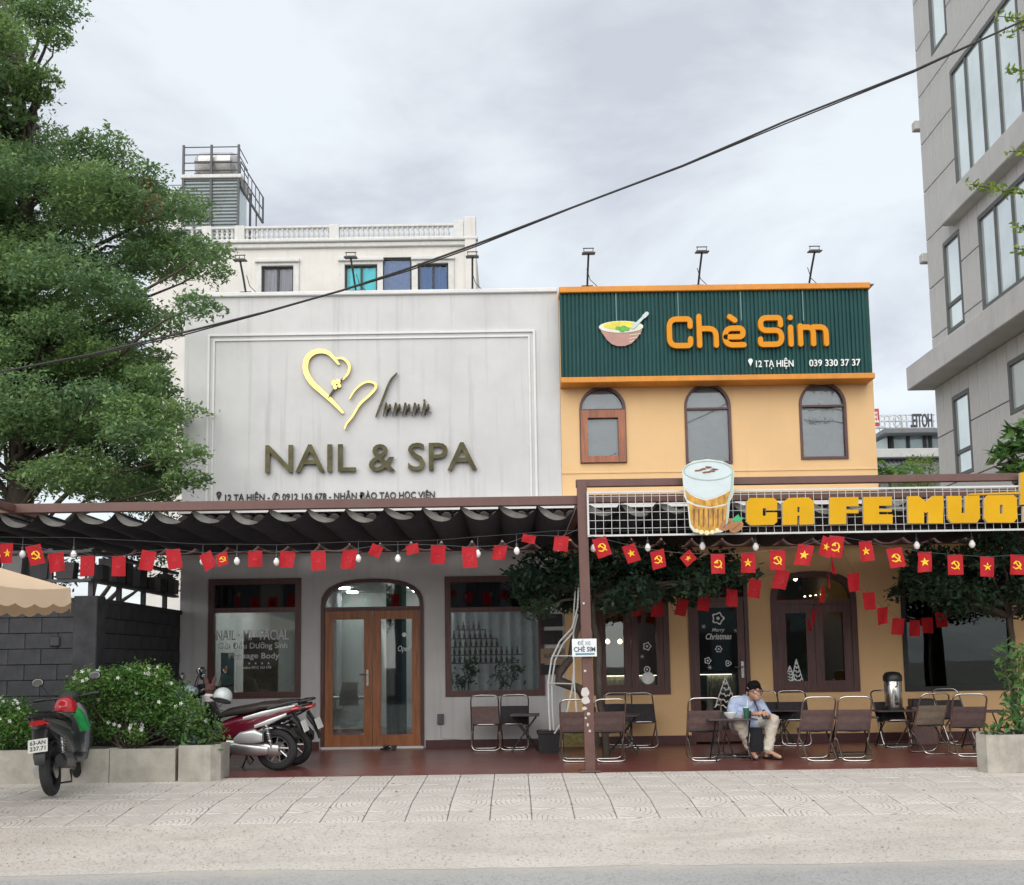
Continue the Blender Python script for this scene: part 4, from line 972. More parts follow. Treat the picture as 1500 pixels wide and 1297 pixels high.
m = MB(); m.bbox(fr0[0]-.1, fr0[2], FB-.2, FB+.58, at(1330, 671, FB).z, vz0-.01, .02); m.build('parapet', HTRIM, far)
hs = thing('rooftop_sign_frame', 'open metal HOTEL letters seen from behind on a frame above the glazed veranda', 'sign', (at(1320, 625, 52).x, 52, vz1))
for l in split_letters(fit_text('HOTEL', RC(1284, 608, 1330, 626, 52), 52, .08, .0, mirror=True)): l.build('letter', mat('pale_sign_metal', (.55, .57, .58), .4, .3), hs)
for l in split_letters(fit_text('HOTEL', RC(1334, 606, 1366, 626, 51), 51, .08, .02, mirror=True)): l.build('letter', DKST, hs)
m = MB()
for py in (607, 616, 626):
    z = at(1325, py, 52).z; m.tube([(at(1280, py, 52).x, 52.2, z), (at(1372, py, 52).x, 52.2, z)], .03, 5)
for q in range(1282, 1372, 8): x = at(q, 610, 52).x; m.tube([(x, 52.25, at(q, 630, 52).z), (x, 52.25, at(q, 605, 52).z)], .025, 5)
m.build('frame', mat('pale_sign_metal', (.5, .5, .5), .4), hs)
rs = thing('red_sign', 'small red sign panel at the yellow wall edge under the hotel letters', 'sign', (at(1284, 612, 50).x, 50, at(1284, 620, 50).z))
r_ = RC(1278, 599, 1288, 624, 50); m = MB(); m.box(r_[0], r_[2], 50, 50.1, r_[1], r_[3]); m.build('panel', mat('sign_red', (.5, .06, .06), .5), rs)
child_ = [l.build('letter', DW, rs) for l in split_letters(fit_text('EL', (r_[0]+.1, r_[1]+.15, r_[2]-.03, r_[3]-.15), 49.97, .03, .02))]

# ------------------------------------------------------------------ trees
def limb(mb, a, b, r0, r1, sag=0.0, n=6, jit=.08):
    a, b = Vector(a), Vector(b); pts = []; rs = []
    for i in range(n+1):
        t = i/n; p = a.lerp(b, t); p.z += sag*math.sin(math.pi*t)
        if 0 < i < n: p += Vector((rnd.uniform(-jit, jit), rnd.uniform(-jit, jit), rnd.uniform(-jit, jit)))
        pts.append(p); rs.append(r0+(r1-r0)*t)
    mb.tube(pts, rs, 7)
def inside(poly, x, y):
    c = False; n = len(poly)
    for i in range(n):
        (xa, ya), (xb, yb) = poly[i], poly[i-1]
        if (ya > y) != (yb > y) and x < (xb-xa)*(y-ya)/(yb-ya)+xa: c = not c
    return c
# the big layered street tree on the left: flat tiers of leaves carried by long level limbs
tb_ = at(22, 735, 18.2); TX, TYY = tb_.x, 18.2
tree = thing('layered_tree', 'big green tree with flat layered branches rising above the dark wall', 'tree', (TX, TYY, -.1))
tr = MB(); limb(tr, (TX, TYY, -.2), (TX+.1, TYY, 5.0), .30, .22, 0, 8, .05); limb(tr, (TX+.1, TYY, 5.0), (TX-.2, TYY, 12.2), .22, .05, 0, 10, .08)
SIL = [(-260, -60), (62, -60), (70, 20), (52, 70), (48, 110), (32, 160), (70, 182), (140, 205), (166, 190), (172, 225), (150, 245), (205, 262), (228, 248), (236, 275), (262, 285), (300, 300), (270, 325), (312, 350), (345, 378), (348, 405), (290, 430), (272, 440), (268, 520), (262, 560), (268, 640), (272, 680), (255, 725), (-260, 740)]
pads = []
tries = 0
while len(pads) < 330 and tries < 20000:
    tries += 1; px, py = rnd.uniform(-240, 325), rnd.uniform(-60, 735)
    if not inside(SIL, px, py): continue
    rxp = rnd.uniform(40, 78) if px < 180 else rnd.uniform(28, 50)
    if not inside(SIL, px+rxp*.72, py): continue
    if py > 640 and px < 75 and rnd.random() < .75: continue
    Y = rnd.uniform(16.0, 20.6) if px < 195 else rnd.uniform(17.0, 19.6)
    if py > 420 and px > 190: Y = rnd.uniform(15.4, 16.4) if rnd.random() < .35 else rnd.uniform(17.4, 20.5)
    pads.append((px, py, Y, rxp*Y/FPX))
extra = [(286, 446, 15.9, .32), (262, 660, 15.6, .42), (270, 700, 15.7, .33), (225, 600, 16.2, .6), (200, 255, 18, .55), (270, 300, 18, .5), (300, 392, 18.3, .5), (160, 212, 17.6, .4), (130, 222, 17.8, .5), (60, 15, 17.5, .55), (75, 5, 17.6, .5), (25, 120, 17.6, .45), (60, 108, 17.6, .3), (80, 55, 17.6, .3), (45, 135, 17.7, .26)]
LP, LR = [], []
for k, (px, py, Y, r) in enumerate(pads + extra):
    c = at(px, py, Y); rr = r*rnd.uniform(.8, 1.15)
    n = int(1050*min(2.2, (rr/.6)**2)) + 180
    P = pad_pts((c.x, Y, c.z), rr, rr*rnd.uniform(.8, 1.1), rr*rnd.uniform(.26, .55), n, droop=rnd.uniform(.3, 1.1)) + NR.normal(size=(n, 3))*.06
    # ragged rim: little twigs of leaves running out from the pad
    for q in range(11):
        a = rnd.uniform(0, 2*math.pi); L0 = rr*rnd.uniform(.6, 1.0); L1 = L0+rr*rnd.uniform(.2, .75); ts = NR.random(24)
        T_ = np.stack([c.x+(L0+(L1-L0)*ts)*math.cos(a), np.full(24, Y)+(L0+(L1-L0)*ts)*math.sin(a), c.z-rr*.16*ts+rr*rnd.uniform(-.05, .22)], 1) + NR.normal(size=(24, 3))*.035
        P = np.concatenate([P, T_])
    LP.append(P); tone = rnd.random(); LR.append(np.clip(tone*.40 + NR.random(len(P))*.60, 0, 1))
    if k % 3 == 0 or k >= len(pads):
        zj = min(max(c.z-rnd.uniform(.6, 1.8), 2.6), 11.5); limb(tr, (TX, TYY, zj), (c.x, Y, c.z-.05), .045+.02*rnd.random(), .010, rnd.uniform(-.1, .3), 7, .07)
tr.build('trunk', BARK, tree, 60)
leaf_mesh('crown', np.concatenate(LP), .082, tree, LEAF_T, .55, rndv=np.concatenate(LR))
# dry brown sprays in the crown
c = at(222, 308, 17.6); P = pad_pts((c.x, 17.3, c.z), .30, .2, .55, 240, 0, 0); leaf_mesh('dry_spray', P, .07, tree, LEAF_B, .1)['kind'] = 'stuff'

def bushy(name, label, cat, base, blobs, m, leaf, dens, trunk=None, group=None, up=.4, trunk_r=.05, ratio=.42):
    t = thing(name, label, cat, base, group=group); P = []; R_ = []
    st = MB()
    for (x, y, z, rx, ry, rz) in blobs:
        n = max(20, int(dens*(rx*rz+ry*rz+rx*ry))); q = pad_pts((x, y, z), rx, ry, rz, n, .15, .45); P.append(q); R_.append(np.clip(rnd.random()*.5+NR.random(n)*.5, 0, 1))
        limb(st, base if trunk is None else trunk, (x, y, z), trunk_r*.55, .008, 0, 5, .03)
    if trunk is not None: limb(st, base, trunk, trunk_r, trunk_r*.8, 0, 6, .03)
    st.build('trunk' if trunk is not None else 'stem', BARK, t, 60); leaf_mesh('crown' if trunk is not None else 'foliage', np.concatenate(P), leaf, t, m, up, rndv=np.concatenate(R_), ratio=ratio)
    return t
# trees beyond the dark wall, low behind the big one
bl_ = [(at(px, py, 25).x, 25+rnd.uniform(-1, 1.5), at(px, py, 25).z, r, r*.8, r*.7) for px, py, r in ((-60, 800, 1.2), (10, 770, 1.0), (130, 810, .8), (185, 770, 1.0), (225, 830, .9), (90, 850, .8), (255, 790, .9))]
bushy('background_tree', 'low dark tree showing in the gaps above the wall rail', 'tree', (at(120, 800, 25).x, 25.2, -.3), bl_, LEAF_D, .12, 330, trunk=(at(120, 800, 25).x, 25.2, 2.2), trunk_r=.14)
# café trees under the awning
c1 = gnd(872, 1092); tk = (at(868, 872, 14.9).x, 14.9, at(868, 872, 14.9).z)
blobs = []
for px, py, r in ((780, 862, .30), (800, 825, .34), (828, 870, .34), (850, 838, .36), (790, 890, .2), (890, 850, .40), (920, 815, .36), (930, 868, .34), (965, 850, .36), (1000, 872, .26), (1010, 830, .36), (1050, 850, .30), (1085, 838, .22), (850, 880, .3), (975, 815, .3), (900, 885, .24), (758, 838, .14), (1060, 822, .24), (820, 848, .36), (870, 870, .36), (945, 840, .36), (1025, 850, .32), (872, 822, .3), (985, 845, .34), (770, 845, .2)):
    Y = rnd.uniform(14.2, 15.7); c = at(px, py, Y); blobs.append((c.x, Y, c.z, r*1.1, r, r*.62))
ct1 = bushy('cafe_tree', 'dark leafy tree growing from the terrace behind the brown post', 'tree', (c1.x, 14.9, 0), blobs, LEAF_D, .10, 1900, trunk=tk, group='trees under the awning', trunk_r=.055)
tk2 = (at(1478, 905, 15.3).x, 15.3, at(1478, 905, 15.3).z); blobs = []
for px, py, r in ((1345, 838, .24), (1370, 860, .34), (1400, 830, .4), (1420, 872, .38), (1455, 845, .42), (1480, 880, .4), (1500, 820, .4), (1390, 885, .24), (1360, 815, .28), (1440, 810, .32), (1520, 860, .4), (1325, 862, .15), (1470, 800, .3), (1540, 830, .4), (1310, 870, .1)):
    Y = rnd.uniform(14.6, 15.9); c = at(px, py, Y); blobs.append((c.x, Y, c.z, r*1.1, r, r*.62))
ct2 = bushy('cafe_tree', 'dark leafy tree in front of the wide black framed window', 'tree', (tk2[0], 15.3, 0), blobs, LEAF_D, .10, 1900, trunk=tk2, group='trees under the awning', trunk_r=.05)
# yellow green bush, palm, frangipani and stray twigs at the right
b = at(1348, 690, 40); bushy('yellow_bush', 'yellow green bushy tree beside the concrete tower', 'tree', (b.x, 40, -.3), [(b.x+dx, 40, b.z+dz, r, r, r*.8) for dx, dz, r in ((0, 0, .7), (-.6, -.5, .6), (.4, .3, .4), (.1, -1.0, .9), (-.2, .35, .35))], LEAF_Y, .11, 420, trunk=(b.x, 40, b.z-1.6), trunk_r=.1)
def fronds(name, label, cat, base, top, n, L, m, w, drop, group=None, seed=1, tr_r=.06):
    t = thing(name, label, cat, base, group=group); st = MB(); limb(st, base, top, tr_r, tr_r*.7, 0, 6, .03); P, D = [], []; R2 = random.Random(seed)
    for k in range(n):
        a = 2*math.pi*k/n+R2.uniform(-.2, .2); el = R2.uniform(.1, 1.1); pts = []
        for i in range(9):
            u = i/8; r = L*u*math.cos(el*.9); z = L*u*math.sin(el)-drop*L*u*u; pts.append(Vector(top)+Vector((r*math.cos(a), r*math.sin(a), z)))
        st.tube(pts, [.012*(1-.8*i/8)+.003 for i in range(9)], 5)
        for i in range(1, 9):
            for s in (-1, 1):
                for h in (0, .5):
                    q = pts[i-1].lerp(pts[i], h+.25); side = Vector((-math.sin(a), math.cos(a), 0))*s+Vector((math.cos(a), math.sin(a), -.3))*.6
                    P.append(q+side*w*.4); D.append(side)
    st.build('trunk', BARK, t, 60); leaf_mesh('crown', np.array(P), w, t, m, .4, dirs=np.array([d*3 for d in D]), ratio=.22)
b = at(1302, 690, 36); fronds('palm_tree', 'small feathery palm between the yellow wall and the yellow green tree', 'palm tree', (b.x, 36, -.3), (b.x, 36, b.z-.1), 13, 1.5, LEAF_S, .34, .75)
b = at(1492, 662, 17.5)
fp = thing('frangipani_tree', 'frangipani with big paddle leaves in rosettes behind the sign frame', 'tree', (b.x, 17.5, 0)); st = MB(); limb(st, (b.x, 17.5, 0), (b.x, 17.5, b.z-.6), .07, .05); P, D = [], []
for cx_, cy_, n_ in ((1490, 636, 40), (1476, 662, 40), (1500, 688, 40), (1460, 670, 26), (1515, 620, 40), (1484, 690, 30), (1505, 655, 40)):
    c = at(cx_, cy_, 17.3); limb(st, (b.x, 17.5, b.z-.6), (c.x, 17.3, c.z-.12), .04, .03)
    for k in range(n_): a = rnd.uniform(0, 2*math.pi); el = rnd.uniform(-.3, 1.1); d = Vector((math.cos(a)*math.cos(el), math.sin(a)*math.cos(el), math.sin(el))); P.append(Vector((c.x, 17.3, c.z))+d*.15); D.append(d)
st.build('trunk', BARK, fp, 60); leaf_mesh('crown', np.array([list(p) for p in P]), .29, fp, LEAF_F, .5, dirs=np.array([list(d*4) for d in D]), ratio=.36)
tw = thing('street_tree', 'leafy twigs of a street tree reaching in front of the concrete tower', 'tree', (8.2, 12.5, -.1)); st = MB(); P = []
limb(st, (8.2, 12.5, -.2), (8.0, 12.5, 9.5), .16, .05)
for pts in (((1560, 5), (1500, 28), (1462, 24)), ((1560, 70), (1500, 40), (1474, 48)), ((1560, 120), (1500, 105), (1474, 102)), ((1560, 290), (1480, 282), (1420, 270)), ((1540, 230), (1500, 222), (1478, 222)), ((1550, 335), (1500, 334), (1482, 332)), ((1550, 365), (1500, 366), (1486, 364))):
    w3 = [at(x, y, 12.3) for x, y in pts]; st.tube([Vector((8.0, 12.5, w3[0].z-.4))]+w3, [.02, .012, .008, .004], 5)
    for a, b_ in ((w3[0], w3[1]), (w3[1], w3[2])):
        n_ = int((b_-a).length*150); ts = NR.random(n_); P.append(np.array(a)[None]*(1-ts)[:, None]+np.array(b_)[None]*ts[:, None]+NR.normal(size=(n_, 3))*.035)
st.build('trunk', BARK, tw, 60); leaf_mesh('crown', np.concatenate(P), .075, tw, LEAF_Y, .4)

# ------------------------------------------------------------------ dark block wall on the left, with rail
WX = at(264, 1000, FY).x; WH = at(264, 895, FY).z; WYC = 13.35
wall = thing('block_wall', 'dark grey concrete block wall turning a corner beside the nail shop', 'wall', (WX, 15, 0))
m = MB(); m.box(WX-.2, WX-.02, WYC, FY, -.1, WH-.02); m.box(-9, WX-.02, WYC+.02, WYC+.2, -.1, WH-.02); m.build('mortar_core', mat('wall_mortar', (.026, .026, .029), .95), wall)
bk = MB(); bk.bbox(-.03, .03, .003, .397, .003, .187, .005); bkm = bk.mesh('block', BLOCK); bk2 = MB(); bk2.bbox(.003, .397, -.03, .03, .003, .187, .005); bkm2 = bk2.mesh('block', BLOCK)
nr = int((WH-.04)/.19)
for j in range(nr):
    y = WYC + (.2 if j % 2 else 0)
    while y+.4 <= FY: o = link('block', bkm, wall); o.location = (WX-.02+rnd.uniform(-.004, .008), y, j*.19); y += .4
    x = WX-.03-.4-(.2 if j % 2 else 0)
    while x > -7.4: o = link('block', bkm2, wall); o.location = (x, WYC+rnd.uniform(-.006, .006), j*.19); x -= .4
m = MB(); m.bbox(WX-.24, WX+.05, WYC-.06, WYC+.22, -.1, WH+.02, .01); m.build('corner_pier', BLOCK, wall)
m = MB(); m.bbox(WX-.22, WX+.02, WYC+.23, FY-.01, WH-.06, WH, .008); m.bbox(-9, WX-.25, WYC-.02, WYC+.22, WH-.06, WH, .008); m.build('coping', BLOCK, wall)
rail = thing('wall_rail', 'dark steel posts and rails hung with small dark boxes along the wall top', 'railing', (WX-.1, 15, WH))
for y in (13.45, 14.4, 15.35, 16.3): m = MB(); m.box(WX-.12, WX-.06, y-.03, y+.03, WH+.001, WH+.62); m.build('post', DKST, rail)
for z in (WH+.2, WH+.56): m = MB(); m.box(WX-.14, WX-.04, 13.3, FY-.02, z, z+.035); m.build('rail', DKST, rail)
for k in range(11):
    y = 13.6+k*.29; m = MB(); h = rnd.uniform(.16, .30); m.prism([[(y, WH+.24), (y+.2, WH+.24), (y+.22, WH+.24+h), (y-.02, WH+.24+h)]], WX-.17, WX-.01, plane='YZ'); m.build('box', (BLACKP, GREYP, BLOCK)[k % 3], rail)
x = WX-.6
while x > -7.2: m = MB(); m.box(x-.03, x+.03, WYC+.07, WYC+.13, WH+.001, WH+.62); m.build('post', DKST, rail); x -= .95
for z in (WH+.2, WH+.56): m = MB(); m.box(-7.6, WX-.15, WYC+.05, WYC+.15, z, z+.035); m.build('rail', DKST, rail)
for k in range(7): x = WX-.5-k*.32; m = MB(); h = rnd.uniform(.16, .3); m.prism([[(x, WH+.24), (x+.2, WH+.24), (x+.22, WH+.24+h), (x-.02, WH+.24+h)]], WYC+.03, WYC+.19); m.build('box', (BLACKP, BLOCK, GREYP)[k % 3], rail)
ws = tag(None or MB().bbox(at(80, 940, WYC-.05).x-.06, at(80, 940, WYC-.05).x+.06, WYC-.06, WYC-.032, at(80, 940, WYC).z-.06, at(80, 940, WYC).z+.06, .01).build('wall_socket', BLACKP), 'small dark square socket plate on the block wall facing the street', 'socket')

# ------------------------------------------------------------------ awning frame, cloth, post, café sign
AY = 13.0
bz = at(420, 740, AY).z
frm = thing('awning_frame', 'brown painted steel awning frame with a post standing at the terrace edge', 'awning frame', (at(862, 1126, 12.88).x, 12.88, 0))
pxX = gnd(862, 1127).x; lean = .075
pt = at(852, 705, 12.88)
m = MB(); m.tube([(pxX, 12.9, 0.0), (pt.x, 12.9, pt.z)], [.092, .092], 4, True)
o = m.build('post', STEEL, frm)
# the square post: rebuild as a true square section
o.data.clear_geometry(); q = MB(); s_ = .058
q.add([(pxX+a*s_, 12.9+b*s_, 0.0) for a, b in ((-1, -1), (1, -1), (1, 1), (-1, 1))]+[(pt.x+a*s_, 12.9+b*s_, pt.z) for a, b in ((-1, -1), (1, -1), (1, 1), (-1, 1))], [(0, 1, 2, 3), (4, 5, 6, 7), (0, 1, 5, 4), (1, 2, 6, 5), (2, 3, 7, 6), (3, 0, 4, 7)])
o.data = q.mesh('post', STEEL)
m = MB(); m.bbox(pxX-.12, pxX+.12, 12.79, 13.01, .0, .02, .004); child(m, 'base_plate', STEEL, o)
PEEL = mat('peeled_paint', (.55, .50, .48), .7, var=.1)
for px, py, rx_, rz_ in ((857, 1014, .050, .055), (858, 1026, .05, .045), (856, 1038, .03, .02), (862, 1046, .02, .018), (855, 884, .014, .014), (857, 983, .016, .014), (861, 1062, .012, .02), (864, 1071, .014, .016), (858, 1052, .012, .012)):
    t_ = at(px, py, 12.84); m = MB(); m.prism([[(t_.x+rx_*.95*(1+.12*math.sin(3*a+px))*math.cos(a), t_.z+rz_*(1+.10*math.cos(4*a+py))*math.sin(a)) for a in [2*math.pi*k/22 for k in range(22)]]], 12.8405, 12.843); child(m, 'peeled_patch', PEEL, o)
XL = -7.6
m = MB(); m.bbox(XL, pt.x-.03, AY-.05, AY+.05, bz-.055, bz+.055, .006); m.build('front_beam', STEEL, frm)
m = MB(); m.bbox(XL, GX1, FY-.16, FY-.03, bz-.20, bz-.08, .006); m.build('wall_beam', STEEL, frm)
tz_ = at(1170, 704, 12.9).z
m = MB(); m.bbox(pt.x-.07, GX1, 12.86, 12.94, tz_-.045, tz_+.045, .006); m.build('top_rail', STEEL, frm)
m = MB(); z2 = at(1000, 729, 13.4).z; m.bbox(pt.x+.07, GX1, 13.38, 13.48, z2-.05, z2+.05, .006); m.build('front_beam', STEEL, frm)
xl = at(20, 740, AY).x
for x in (xl, pt.x): m = MB(); m.bbox(x-.045, x+.045, 12.0 if x == xl else 12.96, FY-.17, bz-.045-(0 if x == xl else .01), bz+.045-(0 if x == xl else .01), .006); m.build('side_beam', STEEL, frm)
def wave_awning(name, label, X0, X1, Ya, Yb, zf, zb, per, sag, base):
    t = thing(name, label, 'awning', base, group='wave awnings over the terrace'); n = max(1, round((X1-X0)/per)); per = (X1-X0)/n
    for i in range(n):
        vs, fs = [], []; K = 10; J = 4
        for j in range(J+1):
            u = j/J; Y = Ya+(Yb-Ya)*u; zt = zf+(zb-zf)*u
            for k in range(K+1):
                s = k/K; dz = -sag*(1-(2*s-1)**2)**.8*(1-.12*math.sin(3*math.pi*u))*(1+.12*math.sin(i*2.3)); vs.append((X0+per*(i+s), Y, zt+dz))
        for j in range(J):
            for k in range(K): q = j*(K+1)+k; fs.append((q, q+1, q+K+2, q+K+1))
        m = MB(); m.add(vs, fs); o = m.build('cloth_wave', CLOTH, t, 80)
        # hem folded up along the front lip of the wave
        h = MB(); lo_, up_ = [], []
        for k in range(8):
            s = k/K; z = vs[k][2]; x = vs[k][0]; hh = .085*(1-(k/7))**.5*min(1, .35+k*.3); lo_.append((x, Ya-.012-.05*math.sin(math.pi*k/7), z-.012)); up_.append((x+.02, Ya-.03-.02*math.sin(math.pi*k/7), min(z+hh, zf+.0)))
        h.add(lo_+up_, [(k, k+1, k+9, k+8) for k in range(7)]); child(h, 'hem_flap', HEM, o, 80)
        r_ = MB(); r_.tube([(X0+per*i, Ya-.05, zf+.012), (X0+per*i, Yb, zb+.012)], .014, 6); child(r_, 'rod', BLACKM, o)
    return t
wave_awning('wave_awning', 'charcoal cloth awning hanging in waves before the grey nail shop', XL, pt.x-.06, AY+.12, FY-.2, bz-.045, bz-.05, .462, .15, ((XL+pt.x)/2, 14.8, 3.0))
wave_awning('wave_awning', 'charcoal cloth awning hanging in waves behind the wire mesh sign', pt.x+.06, GX1, 13.5, FY-.2, z2-.05, bz-.05, .462, .15, ((GX1+pt.x)/2, 14.8, 3.0))

# white wire mesh panel with the coffee letters
MY = 12.80
mx0, mz0, mx1, mz1 = at(860, 750, MY).x, at(1180, 782, MY).z, at(1560, 740, MY).x, at(1180, 716, MY).z
WMESH = mat('white_wire', (.58, .59, .58), .45, var=.06)
msh = thing('coffee_sign', 'white wire mesh panel carrying big yellow coffee letters over the terrace', 'signboard', ((mx0+mx1)/2, MY, mz0))
m = MB(); m.prism([rect(mx0, mz0, mx1, mz1), rect(mx0+.022, mz0+.022, mx1-.022, mz1-.022)], MY-.012, MY+.012); m.build('border', WMESH, msh)
cell = (mx1-mx0)/round((mx1-mx0)/.096); x = mx0+cell; wm = MB(); wm.tube([(0, 0, 0), (0, 0, mz1-mz0-.03)], .0036, 5); wmm = wm.mesh('mesh_wire', WMESH)
while x < mx1-.02: o = link('mesh_wire', wmm, msh); o.location = (x, MY-.004, mz0+.015); x += cell
z = mz0+cell
while z < mz1-.02: m = MB(); m.tube([(mx0+.01, MY+.006, z), (mx1-.01, MY+.006, z)], .0036, 5); m.build('mesh_wire', WMESH, msh); z += cell
def Lq(px, py, Y=MY-.05): c = at(px, py, Y); return (c.x, c.z)
def rr(px0, py0, px1, py1, rad=(8, 8, 8, 8)):
    """rounded rectangle in photo pixels on the sign plane: corner radii tl, tr, br, bl"""
    o = []
    for (cx, cy, r, a0) in ((px0+rad[0], py0+rad[0], rad[0], 180), (px1-rad[1], py0+rad[1], rad[1], 270), (px1-rad[2], py1-rad[2], rad[2], 0), (px0+rad[3], py1-rad[3], rad[3], 90)):
        for k in range(5): a = math.radians(a0+22.5*k); o.append((cx+r*math.cos(a), cy+r*math.sin(a)))
    return o
def sh(L, x, y=0.0): return [(a+x, b+y-.0125*x) for a, b in L]
def sgn(loops, nm='letter', m=YLET, d=.05, dy=0.0, lab=None):
    q = MB(); q.prism([[Lq(*p) for p in l] for l in loops], MY-.065-dy, MY-.065-dy+d); q.mi = [1 if len(f) == 4 else 0 for f in q.f]; o = q.build(nm, [m, LSIDE], msh); 
    if lab: o['label'] = lab
    return o
LT, LB = 730, 770
sgn([[(1099, 730), (1133, 730), (1138, 734), (1138, 748), (1122, 748), (1122, 745), (1117, 745), (1117, 756), (1122, 756), (1122, 751), (1138, 751), (1138, 765), (1133, 769), (1099, 770), (1093, 765), (1093, 735)]], lab='raised yellow letter C')
sgn([[(1155, 730), (1184, 729), (1192, 735), (1192, 768.5), (1171, 769), (1171, 756), (1167.5, 756), (1167.5, 769), (1146, 769.5), (1146, 736)], [(1167.5, 743), (1171, 743), (1171, 751), (1167.5, 751)]], lab='raised yellow letter A')
sgn([[(1215, 729), (1257, 728.5), (1257, 742), (1239, 742), (1239, 747), (1257, 747), (1257, 752), (1239, 752), (1239, 768), (1215, 768.5)]], lab='raised yellow letter F')
sgn([[(1264, 728.5), (1306, 728), (1306, 741), (1287, 741), (1287, 746), (1306, 746), (1306, 750), (1287, 750), (1287, 754), (1307, 754), (1307, 767.5), (1265, 768)]], lab='raised yellow letter E')
sgn([[(1329, 727.5), (1345, 727), (1355, 735), (1366, 727), (1381, 727), (1381, 767), (1359, 767), (1359, 750), (1356, 752), (1353, 750), (1353, 767), (1330, 767)]], lab='raised yellow letter M')
sgn([[(1387, 727), (1408, 727), (1408, 752), (1413, 752), (1413, 727), (1434, 726), (1435, 760), (1430, 766), (1393, 766.5), (1388, 760)]], lab='raised yellow letter U')
sgn([[(1446, 726), (1484, 725.5), (1489, 731), (1489, 760), (1484, 766), (1446, 766), (1441, 760), (1441, 732)], [(1464, 740), (1468, 740), (1468, 753), (1464, 753)]], lab='raised yellow letter O')
sgn([[(1420, 723.5), (1492, 721), (1492, 724), (1420, 725.5)]], 'accent', lab='thin yellow accent bar'); sgn([[(1494, 693), (1516, 690), (1516, 738), (1494, 740)]], 'accent', lab='tall yellow accent block'); sgn([[(1498, 742), (1532, 741), (1532, 764), (1498, 765)]], lab='raised yellow letter at the edge')
# iced coffee glass cut-out
cup = thing('coffee_glass_sign', 'cut out board of an iced coffee glass with beans on the mesh panel', 'signboard', (Lq(1036, 782)[0], MY-.1, Lq(1036, 782)[1]))
def cp(L, nm, m, dy): q = MB(); q.prism([[Lq(*p, MY-.1) for p in L]], MY-.115-dy, MY-.09); return q.build(nm, m, cup)
FOAM = mat('foam_blue', (.56, .64, .66), .5, var=.06); COF = mat('coffee_amber', (.52, .27, .035), .5, var=.45, scale=9, stretch=(2.2, 1, .8)); COFD = mat('coffee_brown', (.19, .075, .03), .5, var=.3, scale=10); GLS = mat('board_glass', (.62, .66, .60), .35, var=.1); CRM = mat('board_cream', (.75, .66, .36), .5, var=.2, scale=14)
cp([(999, 690), (1003, 683), (1015, 676), (1036, 673), (1058, 676), (1070, 682), (1075, 690), (1074, 725), (1069, 735), (1066, 775), (1057, 780), (1036, 783), (1016, 780), (1010, 772), (1007, 738), (1002, 728)], 'glass_outline', GLS, 0)
cp([(1001, 692), (1006, 684), (1018, 678), (1036, 675.5), (1056, 678), (1067, 684), (1072, 692), (1071, 716), (1060, 722), (1048, 728), (1034, 732), (1020, 727), (1008, 722), (1003, 716)], 'milk_foam', FOAM, .003)
cp([(1003, 718), (1010, 725), (1020, 730), (1034, 734), (1048, 730), (1060, 725), (1070, 719), (1069, 731), (1063, 738), (1040, 743), (1018, 739), (1006, 732)], 'coffee_swirl', COF, .0045)
cp([(1008, 737), (1019, 742), (1040, 745), (1062, 741), (1065, 738), (1063, 770), (1055, 776), (1036, 780), (1018, 776), (1012, 768)], 'coffee_body', COF, .0035)
q = MB(); q.prism([[Lq(*p, MY-.1) for p in circ(1037, 690, 36.5, 40, rz=14.5)], [Lq(*p, MY-.1) for p in circ(1037, 690, 35.0, 40, rz=13.3)]], MY-.1235, MY-.09); q.build('glass_rim', mat('rim_teal', (.36, .48, .44), .4), cup)
cp([(1070.5, 694), (1073.5, 694), (1072.5, 724), (1068, 733), (1065, 770), (1062.5, 772), (1065, 734), (1069.5, 722)], 'glass_edge', mat('rim_teal', (.3, .4, .4), .4), .0088)
for k in range(7): a = 1015+k*7; cp([(a, 746), (a+2.4, 746), (a+2.0, 773-abs(k-3)), (a+.6, 773-abs(k-3))], 'coffee_streak', COFD, .0055)
for a, b, r in ((1020, 778, 3), (1027, 780, 3.4), (1035, 781, 3.6), (1043, 780, 3.2), (1050, 777, 3)): cp(circ(a, b, r, 10), 'ice_crumb', CRM, .006+.0003*(a % 7))
for a_, b_, c_ in ((1022, 690, .0058), (1030, 688, .0062), (1037, 685.5, .0066), (1042, 691, .007), (1034, 692.5, .0074), (1047, 688.5, .0078)): cp([(a_+rnd.uniform(3, 7)*math.cos(t), b_+rnd.uniform(.8, 2.2)*math.sin(t)) for t in [2*math.pi*k/9 for k in range(9)]], 'cocoa_fleck', COFD, c_)
for a, b, r, dy_ in ((1064, 769, 9, .008), (1078, 772, 9, .0065)):
    cp([(a+r*math.cos(t)*1.15, b+r*math.sin(t)*.95-.35*r*math.cos(t)) for t in [2*math.pi*k/18 for k in range(18)]], 'coffee_bean', mat('bean_tan', (.36, .16, .055), .5, var=.2), dy_)
    cp([(a-6, b+4), (a+5, b-5), (a+6, b-4), (a-5, b+5)], 'bean_crease', COFD, dy_+.002)
cp([(1071, 763), (1077, 757), (1081, 754), (1083, 758), (1089, 759), (1085, 764), (1078, 765)], 'mint_leaf', mat('mint', (.03, .36, .14), .5), .009)
